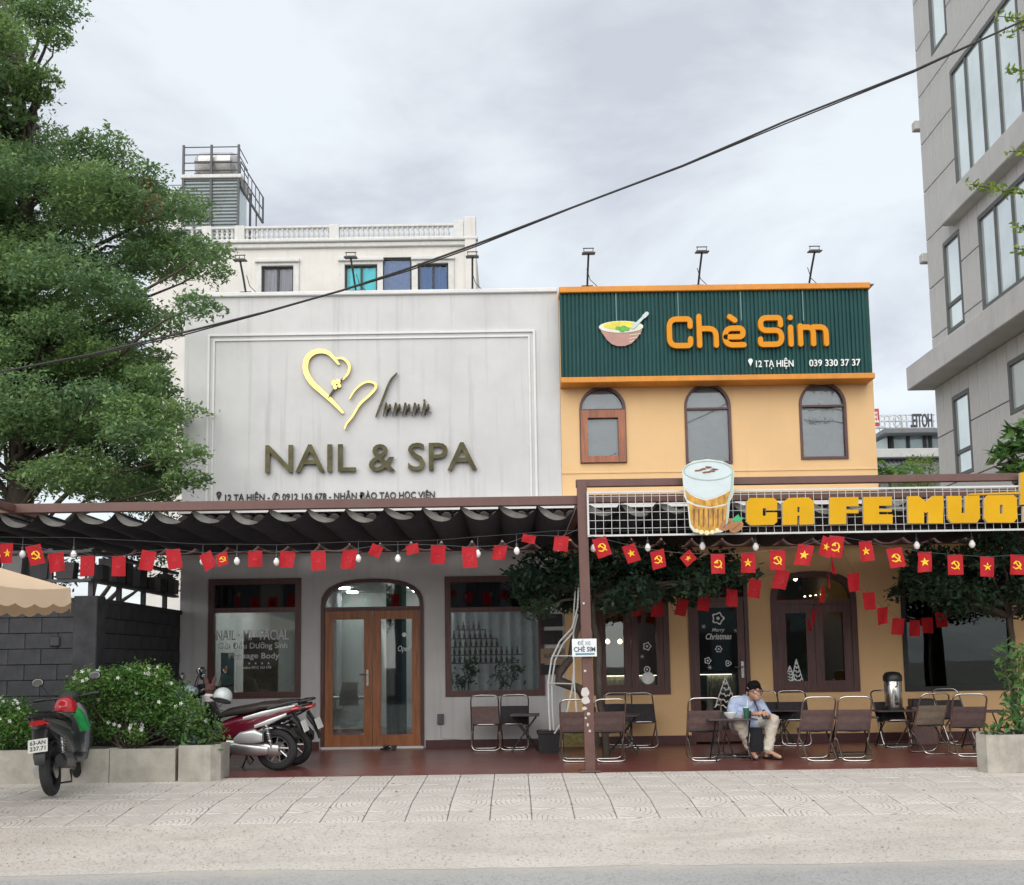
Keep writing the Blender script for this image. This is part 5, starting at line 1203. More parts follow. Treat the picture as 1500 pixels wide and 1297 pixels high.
# pole sign
ps = thing('parking_sign', 'small white paper sign tied to the brown awning post', 'sign', (at(856, 962, 12.8).x, 12.8, at(856, 962, 12.8).z))
r_ = RC(838, 936, 874, 962, 12.80); m = MB(); m.bbox(r_[0], r_[2], 12.795, 12.801, r_[1], r_[3], .001); m.build('board', mat('paper_white', (.72, .75, .78), .6, var=.03), ps)
INK = mat('sign_ink', (.05, .06, .07), .6)
fit_text('ĐỂ XE', RC(846, 936.8, 865, 945, 12.79), 12.7915, .003, .004).build('lettering', mat('ink_grey', (.22, .24, .26), .6), ps); fit_text('CHÈ SIM', RC(840.5, 946, 872, 955, 12.79), 12.7915, .003, .018).build('lettering', INK, ps)
m = MB(); q_ = RC(843, 957, 871, 959.5, 12.79); m.box(q_[0], q_[2], 12.7915, 12.7945, q_[1], q_[3]); m.build('underline', mat('ink_teal', (.10, .22, .28), .6), ps)

# ------------------------------------------------------------------ overhead cable
cb = MB(); pts = [at(x, y, 9.2) for x, y in ((-160, 575), (0, 545), (135, 519), (270, 487), (390, 457), (500, 426), (600, 393), (700, 357), (860, 296), (1000, 243), (1150, 178), (1340, 103), (1500, 30), (1640, -40))]
cb.tube(pts, .0095, 7); cb.tube([p+Vector((0, .03, .012*math.sin(i*1.7))) for i, p in enumerate(pts)], .006, 6)
tag(cb.build('overhead_cable', CABLE, None, 60), 'thick dark overhead cable sagging across the front of the shops', 'cable')

# parapet flood lamps
def flood(px0, py0, px1, py1, label, Y, yb=FY+.1):
    b_, h_ = at(px0, py0, yb), at(px1, py1, Y); t = thing('flood_lamp', label, 'lamp', (b_.x, yb, b_.z), group='flood lamps along the parapets')
    m = MB(); m.tube([(b_.x, yb, b_.z-.05), (b_.x+(h_.x-b_.x)*.5, (yb+Y)/2, (b_.z+h_.z)/2), (h_.x, Y, h_.z)], .016, 6); m.bbox(b_.x-.09, b_.x+.09, yb-.06, yb+.06, b_.z-.012, b_.z+.012, .003); m.build('arm', DKST, t)
    m = MB(); m.bbox(-.10, .10, -.07, .07, -.012, .008, .004); m.bbox(-.07, .07, -.05, .05, .008, .02, .004)
    m.xf(Matrix.Translation((h_.x, Y-.02, h_.z+.02)) @ Matrix.Rotation(math.radians(8), 4, 'X')); m.build('lamp_head', DKST, t)
    m = MB(); m.bbox(-.085, .085, -.012, .012, .075, .085, .003); m.xf(Matrix.Translation((h_.x, Y-.02, h_.z+.02)));  m.tube([(h_.x-.07, Y-.02, h_.z+.02), (h_.x-.07, Y-.02, h_.z+.1)], .006, 5); m.tube([(h_.x+.07, Y-.02, h_.z+.02), (h_.x+.07, Y-.02, h_.z+.1)], .006, 5); m.build('bracket', DKST, t)
    m = MB(); m.tube([(b_.x, yb, b_.z+.3), (b_.x+.05, yb, b_.z+.12), (b_.x+.16, yb, b_.z+.01)], .006, 5); m.build('wire', CABLE, t)
for px0, py0, px1, py1, lb in ((361, 430, 352, 384, 'flood lamp on grey parapet beside the plum curtained window'), (522, 428, 514, 380, 'flood lamp on grey parapet in front of the cyan curtained window'), (692, 426, 692, 379, 'flood lamp on grey parapet by the white house corner'),
    (860, 421, 862, 374, 'flood lamp on green fascia above the bowl sign'), (1022, 420, 1028, 372, 'flood lamp on green fascia above the orange letter C'), (1184, 419, 1193, 371, 'flood lamp on green fascia above the orange letter m')):
    flood(px0, py0, px1, py1, lb, FY-.75 if px0 > 800 else FY-.5, FY-.2 if px0 > 800 else FY+.1)
# ------------------------------------------------------------------ planters and shrubs
SOIL = mat('soil', (.06, .045, .035), .95, var=.3, scale=12)
def planter(name, label, loops, z0, z1, base, group='concrete planters at the terrace edge'):
    t = thing(name, label, 'planter', base, group=group); cx = sum(p[0] for p in loops)/len(loops); cy = sum(p[1] for p in loops)/len(loops)
    inn = []
    for x, y in loops: d = Vector((cx-x, cy-y)); L = d.length; inn.append((x+math.copysign(min(.05, abs(d.x)), d.x), y+math.copysign(min(.05, abs(d.y)), d.y)))
    m = MB(); m.prism([loops, inn], z0, z1, plane='XY'); m.build('box', CONC, t)
    m = MB(); m.prism([inn], z1-.08, z1-.05, plane='XY'); m.build('soil', SOIL, t)
    return t
PYF, PYB = 12.58, 13.06
def Xa(px, Y=PYF): return at(px, 1120, Y).x
zA = at(200, 1097, PYF).z; zC = at(290, 1092, PYF).z
planter('planter_box', 'long stained concrete planter behind the parked dark scooter', [(-7.2, PYF), (Xa(159.3), PYF), (Xa(159.3), PYB), (-7.2, PYB)], -.02, zA, (-6, PYF, -.02))
planter('planter_box', 'stained concrete planter joined to the long one under the flowering hedge', [(Xa(160.4), PYF+.003), (Xa(256.5), PYF+.003), (Xa(256.5), PYB), (Xa(160.4), PYB)], -.02, zA-.004, (-4.2, PYF, -.02))
planter('planter_box', 'short clean concrete planter with a chamfered corner next to the maroon scooter', [(Xa(262), PYF-.02), (Xa(309), PYF-.02), (Xa(320), PYF+.10), (Xa(320), PYB), (Xa(262), PYB)], -.02, zC, (-3.6, PYF, -.02))
zD = at(1465, 1077, 12.3).z
planter('planter_box', 'pale concrete planter with an upright shrub at the café end of the terrace', [(at(1446, 1110, 12.3).x, 12.3), (7.4, 12.3), (7.4, 12.95), (at(1433, 1110, 12.95).x, 12.95), (at(1431, 1110, 12.46).x, 12.46)], -.02, zD, (6, 12.4, -.02))
def hedge(label, cl, base, m=LEAF_S, leaf=.047, dens=10500, group='flowering hedge shrubs', flowers=0, name='flowering_shrub'):
    blobs = []
    for px, py, r in cl:
        Y = PYF+.24+rnd.uniform(-.10, .16); c = at(px, py, Y); blobs.append((c.x, Y, c.z, r, r*.75, r*.7))
    t = bushy(name, label, 'shrub', base, blobs, m, leaf, dens, group=group, trunk_r=.02)
    if flowers:
        P = []
        for k in range(flowers):
            x, y, z, rx, ry, rz = rnd.choice(blobs); a = rnd.uniform(0, 2*math.pi); el = rnd.uniform(.2, 1.4)
            P.append((x+rx*math.cos(a)*math.cos(el), y-abs(ry*math.sin(a)*math.cos(el)), z+rz*math.sin(el)))
        pm = MB()
        for (x, y, z) in P:
            for k in range(5):
                a = 2*math.pi*k/5; pm.add([(x, y-.012, z), (x+.016*math.cos(a-.5), y-.02, z+.016*math.sin(a-.5)), (x+.026*math.cos(a), y-.014, z+.026*math.sin(a)), (x+.016*math.cos(a+.5), y-.02, z+.016*math.sin(a+.5))], [(0, 1, 2, 3)])
        o = pm.build('blossoms', PETAL, t); o['kind'] = 'stuff'
    return t
hedge('low flowering shrub behind the scooter with the red helmet', [(-20, 1055, .26), (8, 1040, .2), (25, 1060, .2), (45, 1078, .16), (0, 1085, .22), (30, 1040, .13)], (-5.6, 12.85, zA-.06), flowers=10)
hedge('wide rounded flowering shrub in the stained planters before the dark wall', [(120, 1010, .20), (150, 1000, .22), (190, 1000, .24), (225, 1005, .22), (255, 1020, .22), (175, 1030, .26), (215, 1035, .26), (245, 1050, .20), (280, 1040, .18), (140, 1040, .2), (265, 1068, .16), (205, 985, .16), (230, 990, .15), (105, 1040, .16), (120, 1070, .16), (290, 1060, .12), (160, 1068, .14), (175, 990, .14), (130, 992, .12), (200, 1075, .13)], (-4.5, 12.85, zA-.06), flowers=46)
hedge('leafy fleshy plant in the short clean planter', [(275, 1080, .11), (292, 1072, .12), (305, 1068, .12), (317, 1078, .11), (300, 1082, .10), (320, 1062, .08)], (-3.55, 12.85, zC-.06), LEAF_F, .085, 1700, 'planter plants', 0, 'fleshy_plant')
bl2 = []
for px, py, r in ((1480, 950, .13), (1470, 965, .12), (1495, 960, .14), (1478, 985, .15), (1500, 990, .17), (1488, 1015, .17), (1510, 1020, .2), (1485, 1045, .15), (1500, 1065, .16), (1478, 1062, .1), (1455, 1072, .08), (1465, 1070, .09)):
    Y = 12.62+rnd.uniform(-.1, .1); c = at(px, py, Y); bl2.append((c.x, Y, c.z, r, r*.8, r*.8))
bushy('upright_shrub', 'upright glossy shrub with pale new leaves in the pale planter', 'shrub', (at(1490, 1070, 12.6).x, 12.62, zD-.06), bl2, LEAF_F, .11, 900, trunk_r=.02, ratio=.34, up=.1, group='planter plants')

# ------------------------------------------------------------------ scooters
MAROON = mat('maroon_paint', (.115, .006, .020), .22, var=.06, coat=.8); PAINTG = mat('graphite_paint', (.055, .057, .060), .3, var=.06, coat=.4); PAINTB = mat('blue_grey_paint', (.23, .29, .33), .35, var=.06, coat=.4); PAINTK = mat('black_paint', (.012, .012, .014), .25, coat=.5)
ALLOY = mat('alloy', (.50, .50, .50), .32, .9, var=.15); SILV = mat('silver_plastic', (.55, .56, .56), .3, .5, var=.08); TLENS = mat('tail_lens', (.45, .01, .012), .15, coat=.5); PLATE = mat('plate_white', (.72, .72, .68), .5, var=.05); SEATM = mat('seat_vinyl', (.030, .024, .022), .5, var=.2)
MIRROR = mat('mirror', (.7, .72, .75), .05, 1.0, var=.02)
def scooter(name, label, body, shield, plate, rim=ALLOY, tail=SILV, group='parked scooters'):
    t = thing(name, label, 'scooter', (0, 0, 0), group=group)
    B = lambda m, n, mt, p=t, s=True: (m.build(n, mt, p, s, False) if p is t else child(m, n, mt, p, s))
    for wx in (-.64, .64):
        m = MB(); m.torus((wx, 0, .26), .208, .052, 'Y', 32, 10, 1.05); w = B(m, 'wheel', RUBBER)
        m = MB(); m.torus((wx, 0, .26), .163, .014, 'Y', 32, 8, 2.2); m.lathe([(.05, -.05), (.05, .05)], (wx, 0, .26), 14, 'Y')
        for k in range(9):
            a = 2*math.pi*k/9; m.tube([(wx+.045*math.cos(a), 0, .26+.045*math.sin(a)), (wx+.16*math.cos(a+.28), .01*(k % 2), .26+.16*math.sin(a+.28))], .009, 5)
        B(m, 'rim', rim, w)
        m = MB(); m.lathe([(.085, -.062), (.085, -.056)], (wx, 0, .26), 20, 'Y'); B(m, 'brake_disc', ALLOY, w)
    m = MB(); m.loft([(.02, 0, .47, .10, .15), (-.12, 0, .50, .14, .17), (-.30, 0, .575, .165, .145), (-.50, 0, .645, .160, .105), (-.70, 0, .71, .125, .070), (-.90, 0, .765, .06, .030)], 18, 2.8); B(m, 'body_cover', body)
    m = MB()
    for s in (-1, 1): m.loft([(-.28, s*.155, .66, .014, .022), (-.50, s*.150, .715, .016, .030), (-.72, s*.115, .765, .014, .026), (-.90, s*.055, .80, .010, .012)], 10, 2.2)
    B(m, 'tail_trim', tail)
    m = MB()
    for s in (-1, 1): m.loft([(-.42, s*.16, .565, .010, .018), (-.60, s*.145, .62, .013, .034), (-.80, s*.09, .70, .010, .016)], 10, 2.2)
    B(m, 'side_trim', tail)
    m = MB(); m.loft([(.06, 0, .68, .09, .035), (-.05, 0, .72, .125, .05), (-.25, 0, .75, .15, .055), (-.40, 0, .775, .15, .055), (-.48, 0, .80, .148, .05), (-.70, 0, .815, .13, .04), (-.82, 0, .815, .09, .022)], 18, 2.6); B(m, 'seat', SEATM)
    m = MB(); m.tube([(-.58, .14, .78), (-.80, .135, .84), (-.93, .06, .855), (-.93, -.06, .855), (-.80, -.135, .84), (-.58, -.14, .78)], .014, 8); B(m, 'grab_rail', BLACKP)
    m = MB(); m.loft([(-.86, 0, .755, .095, .030), (-.94, 0, .77, .08, .026)], 14, 2.4); B(m, 'tail_light', TLENS)
    m = MB(); m.loft([(-.10, 0, .33, .155, .045), (.12, 0, .30, .165, .04), (.36, 0, .33, .155, .045)], 14, 3.2); m.loft([(-.06, 0, .45, .085, .12), (.15, 0, .40, .07, .09), (.40, 0, .50, .07, .12)], 12, 2.6); B(m, 'footboard', body if shield is body else BLACKP)
    m = MB(); m.loft([(.28, .36, 0, .05, .15), (.45, .42, 0, .06, .19), (.65, .46, 0, .065, .205), (.82, .50, 0, .06, .17), (.93, .52, 0, .05, .11)], 16, 2.8, 'Z'); B(m, 'leg_shield', shield)
    m = MB(); m.loft([(.36, 0, .98, .06, .04), (.46, 0, .99, .11, .075), (.58, 0, .96, .12, .085), (.66, 0, .92, .08, .05)], 16, 2.4); B(m, 'handlebar_cowl', shield)
    m = MB(); m.loft([(.655, 0, .925, .075, .045), (.672, 0, .92, .06, .035)], 14, 2.3); B(m, 'headlight', MIRROR)
    m = MB(); m.tube([(.34, -.34, 1.0), (.44, -.18, .995), (.47, 0, .985), (.44, .18, .995), (.34, .34, 1.0)], .013, 8); 
    for s in (-1, 1): m.tube([(.335, s*.36, 1.0), (.385, s*.25, 1.0)], .02, 8); m.tube([(.44, s*.34, .99), (.45, s*.2, .99)], .007, 5)
    B(m, 'handlebar', BLACKP)
    for s in (-1, 1):
        m = MB(); m.tube([(.44, s*.19, 1.0), (.43, s*.25, 1.12), (.42, s*.30, 1.18)], .007, 6); mm = B(m, 'mirror', BLACKP)
        q = MB(); q.loft([(.395, s*.31, 1.20, .062, .045), (.412, s*.31, 1.20, .068, .05), (.44, s*.31, 1.20, .04, .03)], 14, 2.4); B(q, 'mirror_shell', BLACKP, mm)
        q = MB(); q.loft([(.390, s*.31, 1.20, .052, .036), (.394, s*.31, 1.20, .056, .04)], 14, 2.4); B(q, 'mirror_face', MIRROR, mm)
    m = MB()
    for s in (-1, 1): m.tube([(.64, s*.075, .26), (.55, s*.06, .62)], .018, 8)
    B(m, 'fork', ALLOY)
    arc = lambda r, a0, a1, cx: [(cx+r*math.cos(math.radians(a0+(a1-a0)*k/14)), .26+r*math.sin(math.radians(a0+(a1-a0)*k/14))) for k in range(15)]
    m = MB(); m.prism([arc(.300, 15, 165, .64)+arc(.280, 165, 15, .64)], -.065, .065); B(m, 'front_fender', shield, t, 50)
    m = MB(); m.prism([arc(.305, 60, 150, -.64)+arc(.288, 150, 60, -.64)], -.07, .07); m.loft([(-.86, 0, .66, .075, .05), (-.93, 0, .56, .065, .05), (-.985, 0, .44, .06, .03), (-1.0, 0, .37, .05, .02)], 12, 3); B(m, 'rear_fender', BLACKP, t, 50)
    m = MB(); m.bbox(-.004, .004, -.095, .095, -.07, .07, .003); m.xf(Matrix.Translation((-1.0, 0, .545)) @ Matrix.Rotation(math.radians(20), 4, 'Y')); pl = B(m, 'licence_plate', PLATE)
    if plate:
        for k, s in enumerate(plate):
            q = fit_text(s, (-.075, .008-.06*k, .075, .052-.06*k), 0, .002, .02); q.xf(Matrix.Translation((-1.0, 0, .545)) @ Matrix.Rotation(math.radians(20), 4, 'Y') @ Matrix.Translation((-.0065, 0, 0)) @ Matrix.Rotation(math.radians(-90), 4, 'Z')); B(q, 'plate_lettering', INK, pl, False)
    m = MB(); m.loft([(-.05, .05, .33, .10, .085), (-.25, .06, .31, .11, .095), (-.50, .095, .28, .05, .085), (-.70, .10, .265, .04, .07)], 14, 2.6); B(m, 'engine', ALLOY)
    m = MB(); m.loft([(-.16, .15, .40, .03, .03), (-.24, .155, .43, .045, .07), (-.42, .155, .45, .05, .085), (-.52, .15, .43, .035, .05)], 14, 3.2); B(m, 'air_box', SILV)
    m = MB(); m.loft([(-.10, .15, .30, .03, .055), (-.18, .155, .30, .035, .075), (-.45, .15, .275, .035, .065), (-.58, .15, .27, .03, .05)], 14, 2.6); B(m, 'drive_cover', ALLOY)
    m = MB(); m.loft([(-.32, -.15, .30, .04, .05), (-.45, -.155, .32, .055, .075), (-.80, -.155, .36, .055, .08), (-.86, -.155, .365, .04, .06)], 16, 2.3); m.tube([(-.1, -.1, .22), (-.2, -.14, .25), (-.34, -.15, .30)], .02, 8); ex = B(m, 'exhaust', BLACKP)
    q = MB(); q.loft([(-.50, -.185, .34, .03, .07), (-.78, -.185, .365, .03, .072)], 12, 2.6); B(q, 'heat_shield', GREYP, ex)
    for s in (-1, 1):
        m = MB(); m.tube([(-.62, s*.13, .28), (-.55, s*.125, .62)], .014, 8); sh_ = B(m, 'shock_absorber', ALLOY)
        q = MB(); pts = [(-.60+.045*(i/60), s*.13+.026*math.cos(i*.75), .36+.22*(i/60)+.026*math.sin(i*.75)*.2) for i in range(60)]; pts = [(-.605+.05*(i/72)+.024*math.sin(2*math.pi*i/9), s*.13+.024*math.cos(2*math.pi*i/9), .36+.24*(i/72)) for i in range(73)]; q.tube(pts, .006, 5); B(q, 'spring', ALLOY, sh_)
    m = MB(); m.tube([(-.1, .10, .24), (-.05, .22, .03), (0, .25, .015)], .010, 6); m.tube([(-.22, -.1, .22), (-.30, -.12, .10), (-.34, .12, .10), (-.28, .1, .22)], .012, 6); B(m, 'stand', BLACKM)
    return t
# dark scooter seen from behind on the pavement
ra, fa = gnd(74, 1166, -.02), gnd(116, 1146, -.01)
s1 = scooter('scooter', 'graphite scooter with a red helmet on its seat parked on the pavement', PAINTG, PAINTG, ('63-AN', '237.71'), BLACKM, GREYP)
hd = math.atan2(fa.y-ra.y, fa.x-ra.x); d_ = Vector((math.cos(hd), math.sin(hd), 0))
s1.location = Vector((ra.x, ra.y+.05, -.030)) + d_*.64; s1.rotation_euler = (math.radians(-7), 0, hd)
LIME = mat('jacket_green', (.012, .26, .060), .7, var=.25, scale=9); LWHITE = mat('jacket_white', (.6, .66, .62), .7)
jk = thing('green_jacket', 'bright green rain jacket draped over the graphite scooter behind the red helmet', 'jacket', s1.location); jk.rotation_euler = s1.rotation_euler
m = MB(); K = 12; vs = []
for i in range(9):
    x = -.26+.52*i/8
    for k in range(K+1):
        a = -1.25+2.5*k/K; rr_ = .245+.022*math.sin(3*a+i)+.012*math.sin(i*1.7); vs.append((x+.03*math.sin(4*a), -rr_*math.sin(a)*(1.0+.10*abs(a)), .62+.24*math.cos(a)-.16*max(0, abs(a)-.7)+(.03 if i > 5 else 0)))
m.add(vs, [(i*(K+1)+k, i*(K+1)+k+1, (i+1)*(K+1)+k+1, (i+1)*(K+1)+k) for i in range(8) for k in range(K)]); m.build('cloth', LIME, jk, 80, False)
m = MB(); m.add([(p[0], p[1]*1.02, p[2]+.006) for p in vs], [(i*(K+1)+k, i*(K+1)+k+1, (i+1)*(K+1)+k+1, (i+1)*(K+1)+k) for i in (1,) for k in range(2, 6)]); m.build('white_band', LWHITE, jk, 80, False)
def helmet(name, label, loc, r, mt, rot):
    t = thing(name, label, 'helmet', loc); t.rotation_euler = rot
    m = MB(); m.lathe([(.30*r, -.42*r), (.92*r, -.42*r), (1.0*r, -.1*r), (.97*r, .2*r), (.85*r, .52*r), (.62*r, .78*r), (.33*r, .94*r), (.02*r, 1.0*r)], (0, 0, 0), 22); m.build('shell', mt, t, 50, False)
    m = MB(); m.torus((0, 0, -.42*r), .93*r, .05*r, 'Z', 26, 6); m.build('rim_trim', BLACKP, t, True, False)
    m = MB(); m.loft([(.9*r, 0, -.22*r, .5*r, .04*r), (1.25*r, 0, -.32*r, .36*r, .03*r)], 12, 2.4); m.build('peak', mt, t, True, False)
    m = MB(); m.tube([(.1*r, .9*r, -.42*r), (.15*r, .5*r, -1.0*r), (.15*r, -.5*r, -1.0*r), (.1*r, -.9*r, -.42*r)], .035*r, 6); m.build('strap', BLACKP, t, True, False)
    return t
hp = s1.location + Matrix.Rotation(hd, 3, 'Z') @ Vector((-.42, -.03, .90)); hp = Vector((hp.x+.02, hp.y, hp.z))
helmet('red_helmet', 'glossy red helmet resting on the seat of the graphite scooter', hp, .115, mat('helmet_red', (.52, .012, .022), .2, coat=.6, var=.05), (.1, .05, hd))
# maroon scooter, side on, and the darker one behind it
rw_ = gnd(407, 1129)
s2 = scooter('scooter', 'maroon scooter with silver trim standing side on beside the nail shop door', MAROON, PAINTB, None, ALLOY, SILV)
s2.location = (rw_.x-.64, rw_.y+.06, 0); s2.rotation_euler = (math.radians(-6), 0, math.pi+math.radians(-6))
s3 = scooter('scooter', 'black scooter mostly hidden behind the maroon one', PAINTK, PAINTK, None, ALLOY, BLACKP)
s3.location = (rw_.x-.56, rw_.y+.72, 0); s3.rotation_euler = (math.radians(-6), 0, math.pi+math.radians(-10))
s4 = scooter('scooter', 'black scooter half hidden behind the flowering hedge', PAINTK, PAINTK, None, BLACKM, BLACKP)
s4.location = (-4.45, 14.45, 0); s4.rotation_euler = (math.radians(-6), 0, math.radians(84))
hq = at(327, 1021, rw_.y-.12)
helmet('grey_helmet', 'pale grey helmet hanging on the handlebar of the maroon scooter', (hq.x, rw_.y-.14, hq.z), .118, mat('helmet_grey', (.50, .55, .55), .18, coat=.6, var=.04), (math.radians(18), math.radians(-10), math.pi))
tv = at(303, 1008, rw_.y); ty = thing('plush_toy', 'brown plush toy with long ears tied to the handlebar above the hedge', 'toy', (tv.x, rw_.y+.15, tv.z-.12))
PLUSH = mat('plush_brown', (.10, .045, .04), .95, var=.3, scale=30)
m = MB(); m.lathe([(.01, -.07), (.055, -.05), (.072, 0), (.055, .05), (.01, .07)], (tv.x, rw_.y+.15, tv.z-.02), 14); m.build('head', PLUSH, ty, True)
for s in (-1, 1): m = MB(); m.loft([(tv.z+.03, tv.x+s*.03, rw_.y+.15, .02, .015), (tv.z+.09, tv.x+s*.05, rw_.y+.15, .028, .015), (tv.z+.15, tv.x+s*.062, rw_.y+.15, .012, .01)], 10, 2, 'Z'); m.build('ear', PLUSH, ty, True)
m = MB(); m.lathe([(.01, -.1), (.06, -.07), (.07, 0), (.03, .05)], (tv.x-.01, rw_.y+.15, tv.z-.10), 14); m.build('body', mat('plush_white', (.6, .55, .55), .9), ty, True)

# ------------------------------------------------------------------ folding chairs and tables
def chair_proto(label, sling):
    t = thing('folding_chair', label, 'chair', (0, 0, 0), group='folding café chairs'); W = .205; th = .0115
    ya = lambda z: -.19+.42*(z-.012)/.778
    def loop(y0, z0, y1, z1, w, r=.07):
        L = []
        c = roundpoly([(-w, 0.5), (-w, 1), (w, 1), (w, 0), (-w, 0), (-w, .4999)], .10, 5); 
        return [(p.x, y0+(y1-y0)*p.y, z0+(z1-z0)*p.y) for p in c]
    m = MB(); m.tube(loop(-.19, .012, ya(.79), .79, W), th, 7); m.build('main_frame', CHROME, t, 60, False)
    m = MB(); m.tube(loop(.24, .012, -.20, .385, W-.022), th, 7); m.build('leg_frame', CHROME, t, 60, False)
    m = MB(); vs = []
    for k in range(9):
        s = k/8; z = .355+.275*s
        for q in range(7): u = q/6; vs.append((-W-.008+2*(W+.008)*u, ya(z)+.035*math.sin(math.pi*u)*(.8+.2*math.sin(6*s))+.004*math.sin(17*s), z))
    m.add(vs, [(k*7+q, k*7+q+1, k*7+q+8, k*7+q+7) for k in range(8) for q in range(6)])
    m.add([(x, y-.008, z) for x, y, z in vs], [(k*7+q, k*7+q+1, k*7+q+8, k*7+q+7) for k in range(8) for q in range(6)]); m.build('backrest', sling, t, 60, False)
    m = MB(); vs = []
    for k in range(7):
        s = k/6; y = -.20+.26*s
        for q in range(5): u = q/4; vs.append((-W+.015+2*(W-.015)*u, y, .388-.03*math.sin(math.pi*u)-.012*s))
    m.add(vs, [(k*5+q, k*5+q+1, k*5+q+6, k*5+q+5) for k in range(6) for q in range(4)]); m.build('seat', sling, t, 60, False)
    m = MB(); m.tube([(-W+.02, .06, .372), (W-.02, .06, .372)], .009, 6); m.tube([(-W+.02, -.2, .386), (W-.02, -.2, .386)], .009, 6); m.build('seat_bar', BLACKM, t, True, False)
    return t
protos = {}
def put_chair(px, py, rz, kind, label):
    p = gnd(px, py); sl = {'b': BROWNF, 'd': DARKF, 't': TANF}[kind]
    loc = (p.x, p.y + (.22 if abs(rz) > 90 else .19), 0)
    if kind not in protos: c = chair_proto(label, sl); protos[kind] = c; c.location = loc; c.rotation_euler = (0, 0, math.radians(rz)); c['label'] = label
    else: c = dup(protos[kind], loc, math.radians(rz), label)
    return c
for a in ((711, 1101, 4, 'b', 'brown folding chair against the grey wall under the nail shop window'), (754, 1100, -3, 'd', 'dark folding chair beside the narrow table at the nail shop window'),
          (847, 1117, 176, 'b', 'brown folding chair whose back is crossed by the brown post'), (894, 1117, 184, 'b', 'brown folding chair just past the brown post by a table'),
          (908, 1096, -8, 'd', 'dark folding chair tucked behind the chairs at the brown post'), (943, 1097, 3, 'd', 'dark folding chair against the yellow wall below the two leaf window'),
          (1036, 1116, 178, 'b', 'brown folding chair facing the seated man across his table'), (1133, 1094, 8, 'd', 'dark folding chair right behind the seated man'),
          (1170, 1094, -6, 'd', 'dark folding chair in front of the standing fan'), (1204, 1116, 182, 'b', 'brown folding chair at the square table, nearer the seated man'),
          (1259, 1116, 176, 'b', 'brown folding chair at the square table, farther from the seated man'), (1315, 1096, 5, 'd', 'dark folding chair below the steel urn'),
          (1371, 1106, 190, 't', 'tan folding chair turned away between the urn and the planter'), (1408, 1092, 10, 'd', 'dark folding chair behind the one beside the planter'),
          (1430, 1110, 172, 'b', 'brown folding chair partly hidden by the pale planter'), (1092, 1110, 186, 'b', 'brown folding chair under the seated man')):
    put_chair(*a)
TTOP = mat('table_top', (.085, .062, .060), .5, var=.2)
def table_proto():
    t = thing('folding_table', '', 'table', (0, 0, 0), group='folding café tables')
    m = MB(); m.bbox(-.31, .31, -.21, .21, .505, .525, .006); m.build('table_top', TTOP, t, False, False)
    for s in (-1, 1):
        m = MB(); m.tube([(s*.22, -.19, .012), (s*.20, .17, .50)], .010, 6); m.tube([(s*.235, .19, .012), (s*.215, -.17, .50)], .010, 6); m.build('leg_pair', BLACKM, t, True, False)
    m = MB(); m.tube([(-.22, -.19, .06), (.22, -.19, .06)], .008, 6); m.tube([(-.235, .19, .06), (.235, .19, .06)], .008, 6); m.build('cross_bar', BLACKM, t, True, False)
    return t
tp = table_proto(); first = True
for px, py, rz, lb in ((1076, 1116, 0, 'folding table with a bowl and green cup in front of the seated man'), (770, 1102, 88, 'narrow folding table beside the dark chair at the nail shop window'), (917, 1104, 80, 'folding table among the chairs behind the brown post'), (1152, 1094, 85, 'folding table between the two dark chairs behind the seated man'), (1254, 1113, 0, 'square folding table standing before the arched window'), (1322, 1097, 0, 'folding table carrying the steel urn'), (1452, 1100, 0, 'folding table half hidden by the pale planter')):
    p = gnd(px, py); loc = (p.x, p.y+.2, 0)
    if first: tp.location = loc; tp['label'] = lb; tp.rotation_euler.z = math.radians(rz); first = False; T0 = loc
    else: dup(tp, loc, math.radians(rz), lb)
# things on tables
c = at(1069, 1046, T0[1]); bw = thing('white_bowl', 'shallow white bowl on the seated man\'s table', 'bowl', (c.x, T0[1]-.05, .525))
m = MB(); m.lathe([(.035, 0), (.04, .01), (.075, .045), (.09, .075), (.084, .075), (.07, .05), (.03, .015), (.002, .013)], (c.x, T0[1]-.05, .5255), 20); m.build('bowl_shell', BULB, bw, 50)
c = at(1091, 1046, T0[1]); gc = thing('green_cup', 'dark green plastic cup with a pale lid beside the bowl', 'cup', (c.x, T0[1]-.08, .525))
m = MB(); m.lathe([(.028, 0), (.030, .01), (.040, .13), (.036, .13), (.026, .012), (.002, .012)], (c.x, T0[1]-.08, .5255), 16); m.build('cup_body', mat('cup_green', (.02, .12, .085), .3), gc, 50)
m = MB(); m.lathe([(.042, 0), (.042, .008), (.036, .016), (.002, .016)], (c.x, T0[1]-.08, .656), 16); m.build('lid', mat('lid_pale', (.45, .6, .52), .4), gc, 50)
m = MB(); m.tube([(c.x+.01, T0[1]-.08, .60), (c.x+.025, T0[1]-.08, .75)], .005, 6); m.build('straw', BULB, gc)
c = at(1097, 1049, T0[1]); gb = thing('dark_glass_tumbler', 'short dark tumbler standing behind the green cup', 'cup', (c.x, T0[1]+.02, .525)); m = MB(); m.lathe([(.032, 0), (.036, .09), (.032, .09), (.028, .01), (.002, .01)], (c.x, T0[1]+.02, .5255), 16); m.build('cup_body', mat('tumbler', (.015, .03, .03), .15), gb, 50)
p = gnd(1322, 1097); ur = thing('steel_urn', 'tall stainless steel tea urn with a black lid on a folding table', 'urn', (p.x-.02, p.y+.2, .525)); ux, uy = p.x-.02, p.y+.2
m = MB(); m.lathe([(.115, .03), (.12, .04), (.12, .40), (.11, .42)], (ux, uy, .53), 24); m.build('urn_body', CHROME, ur, 50)
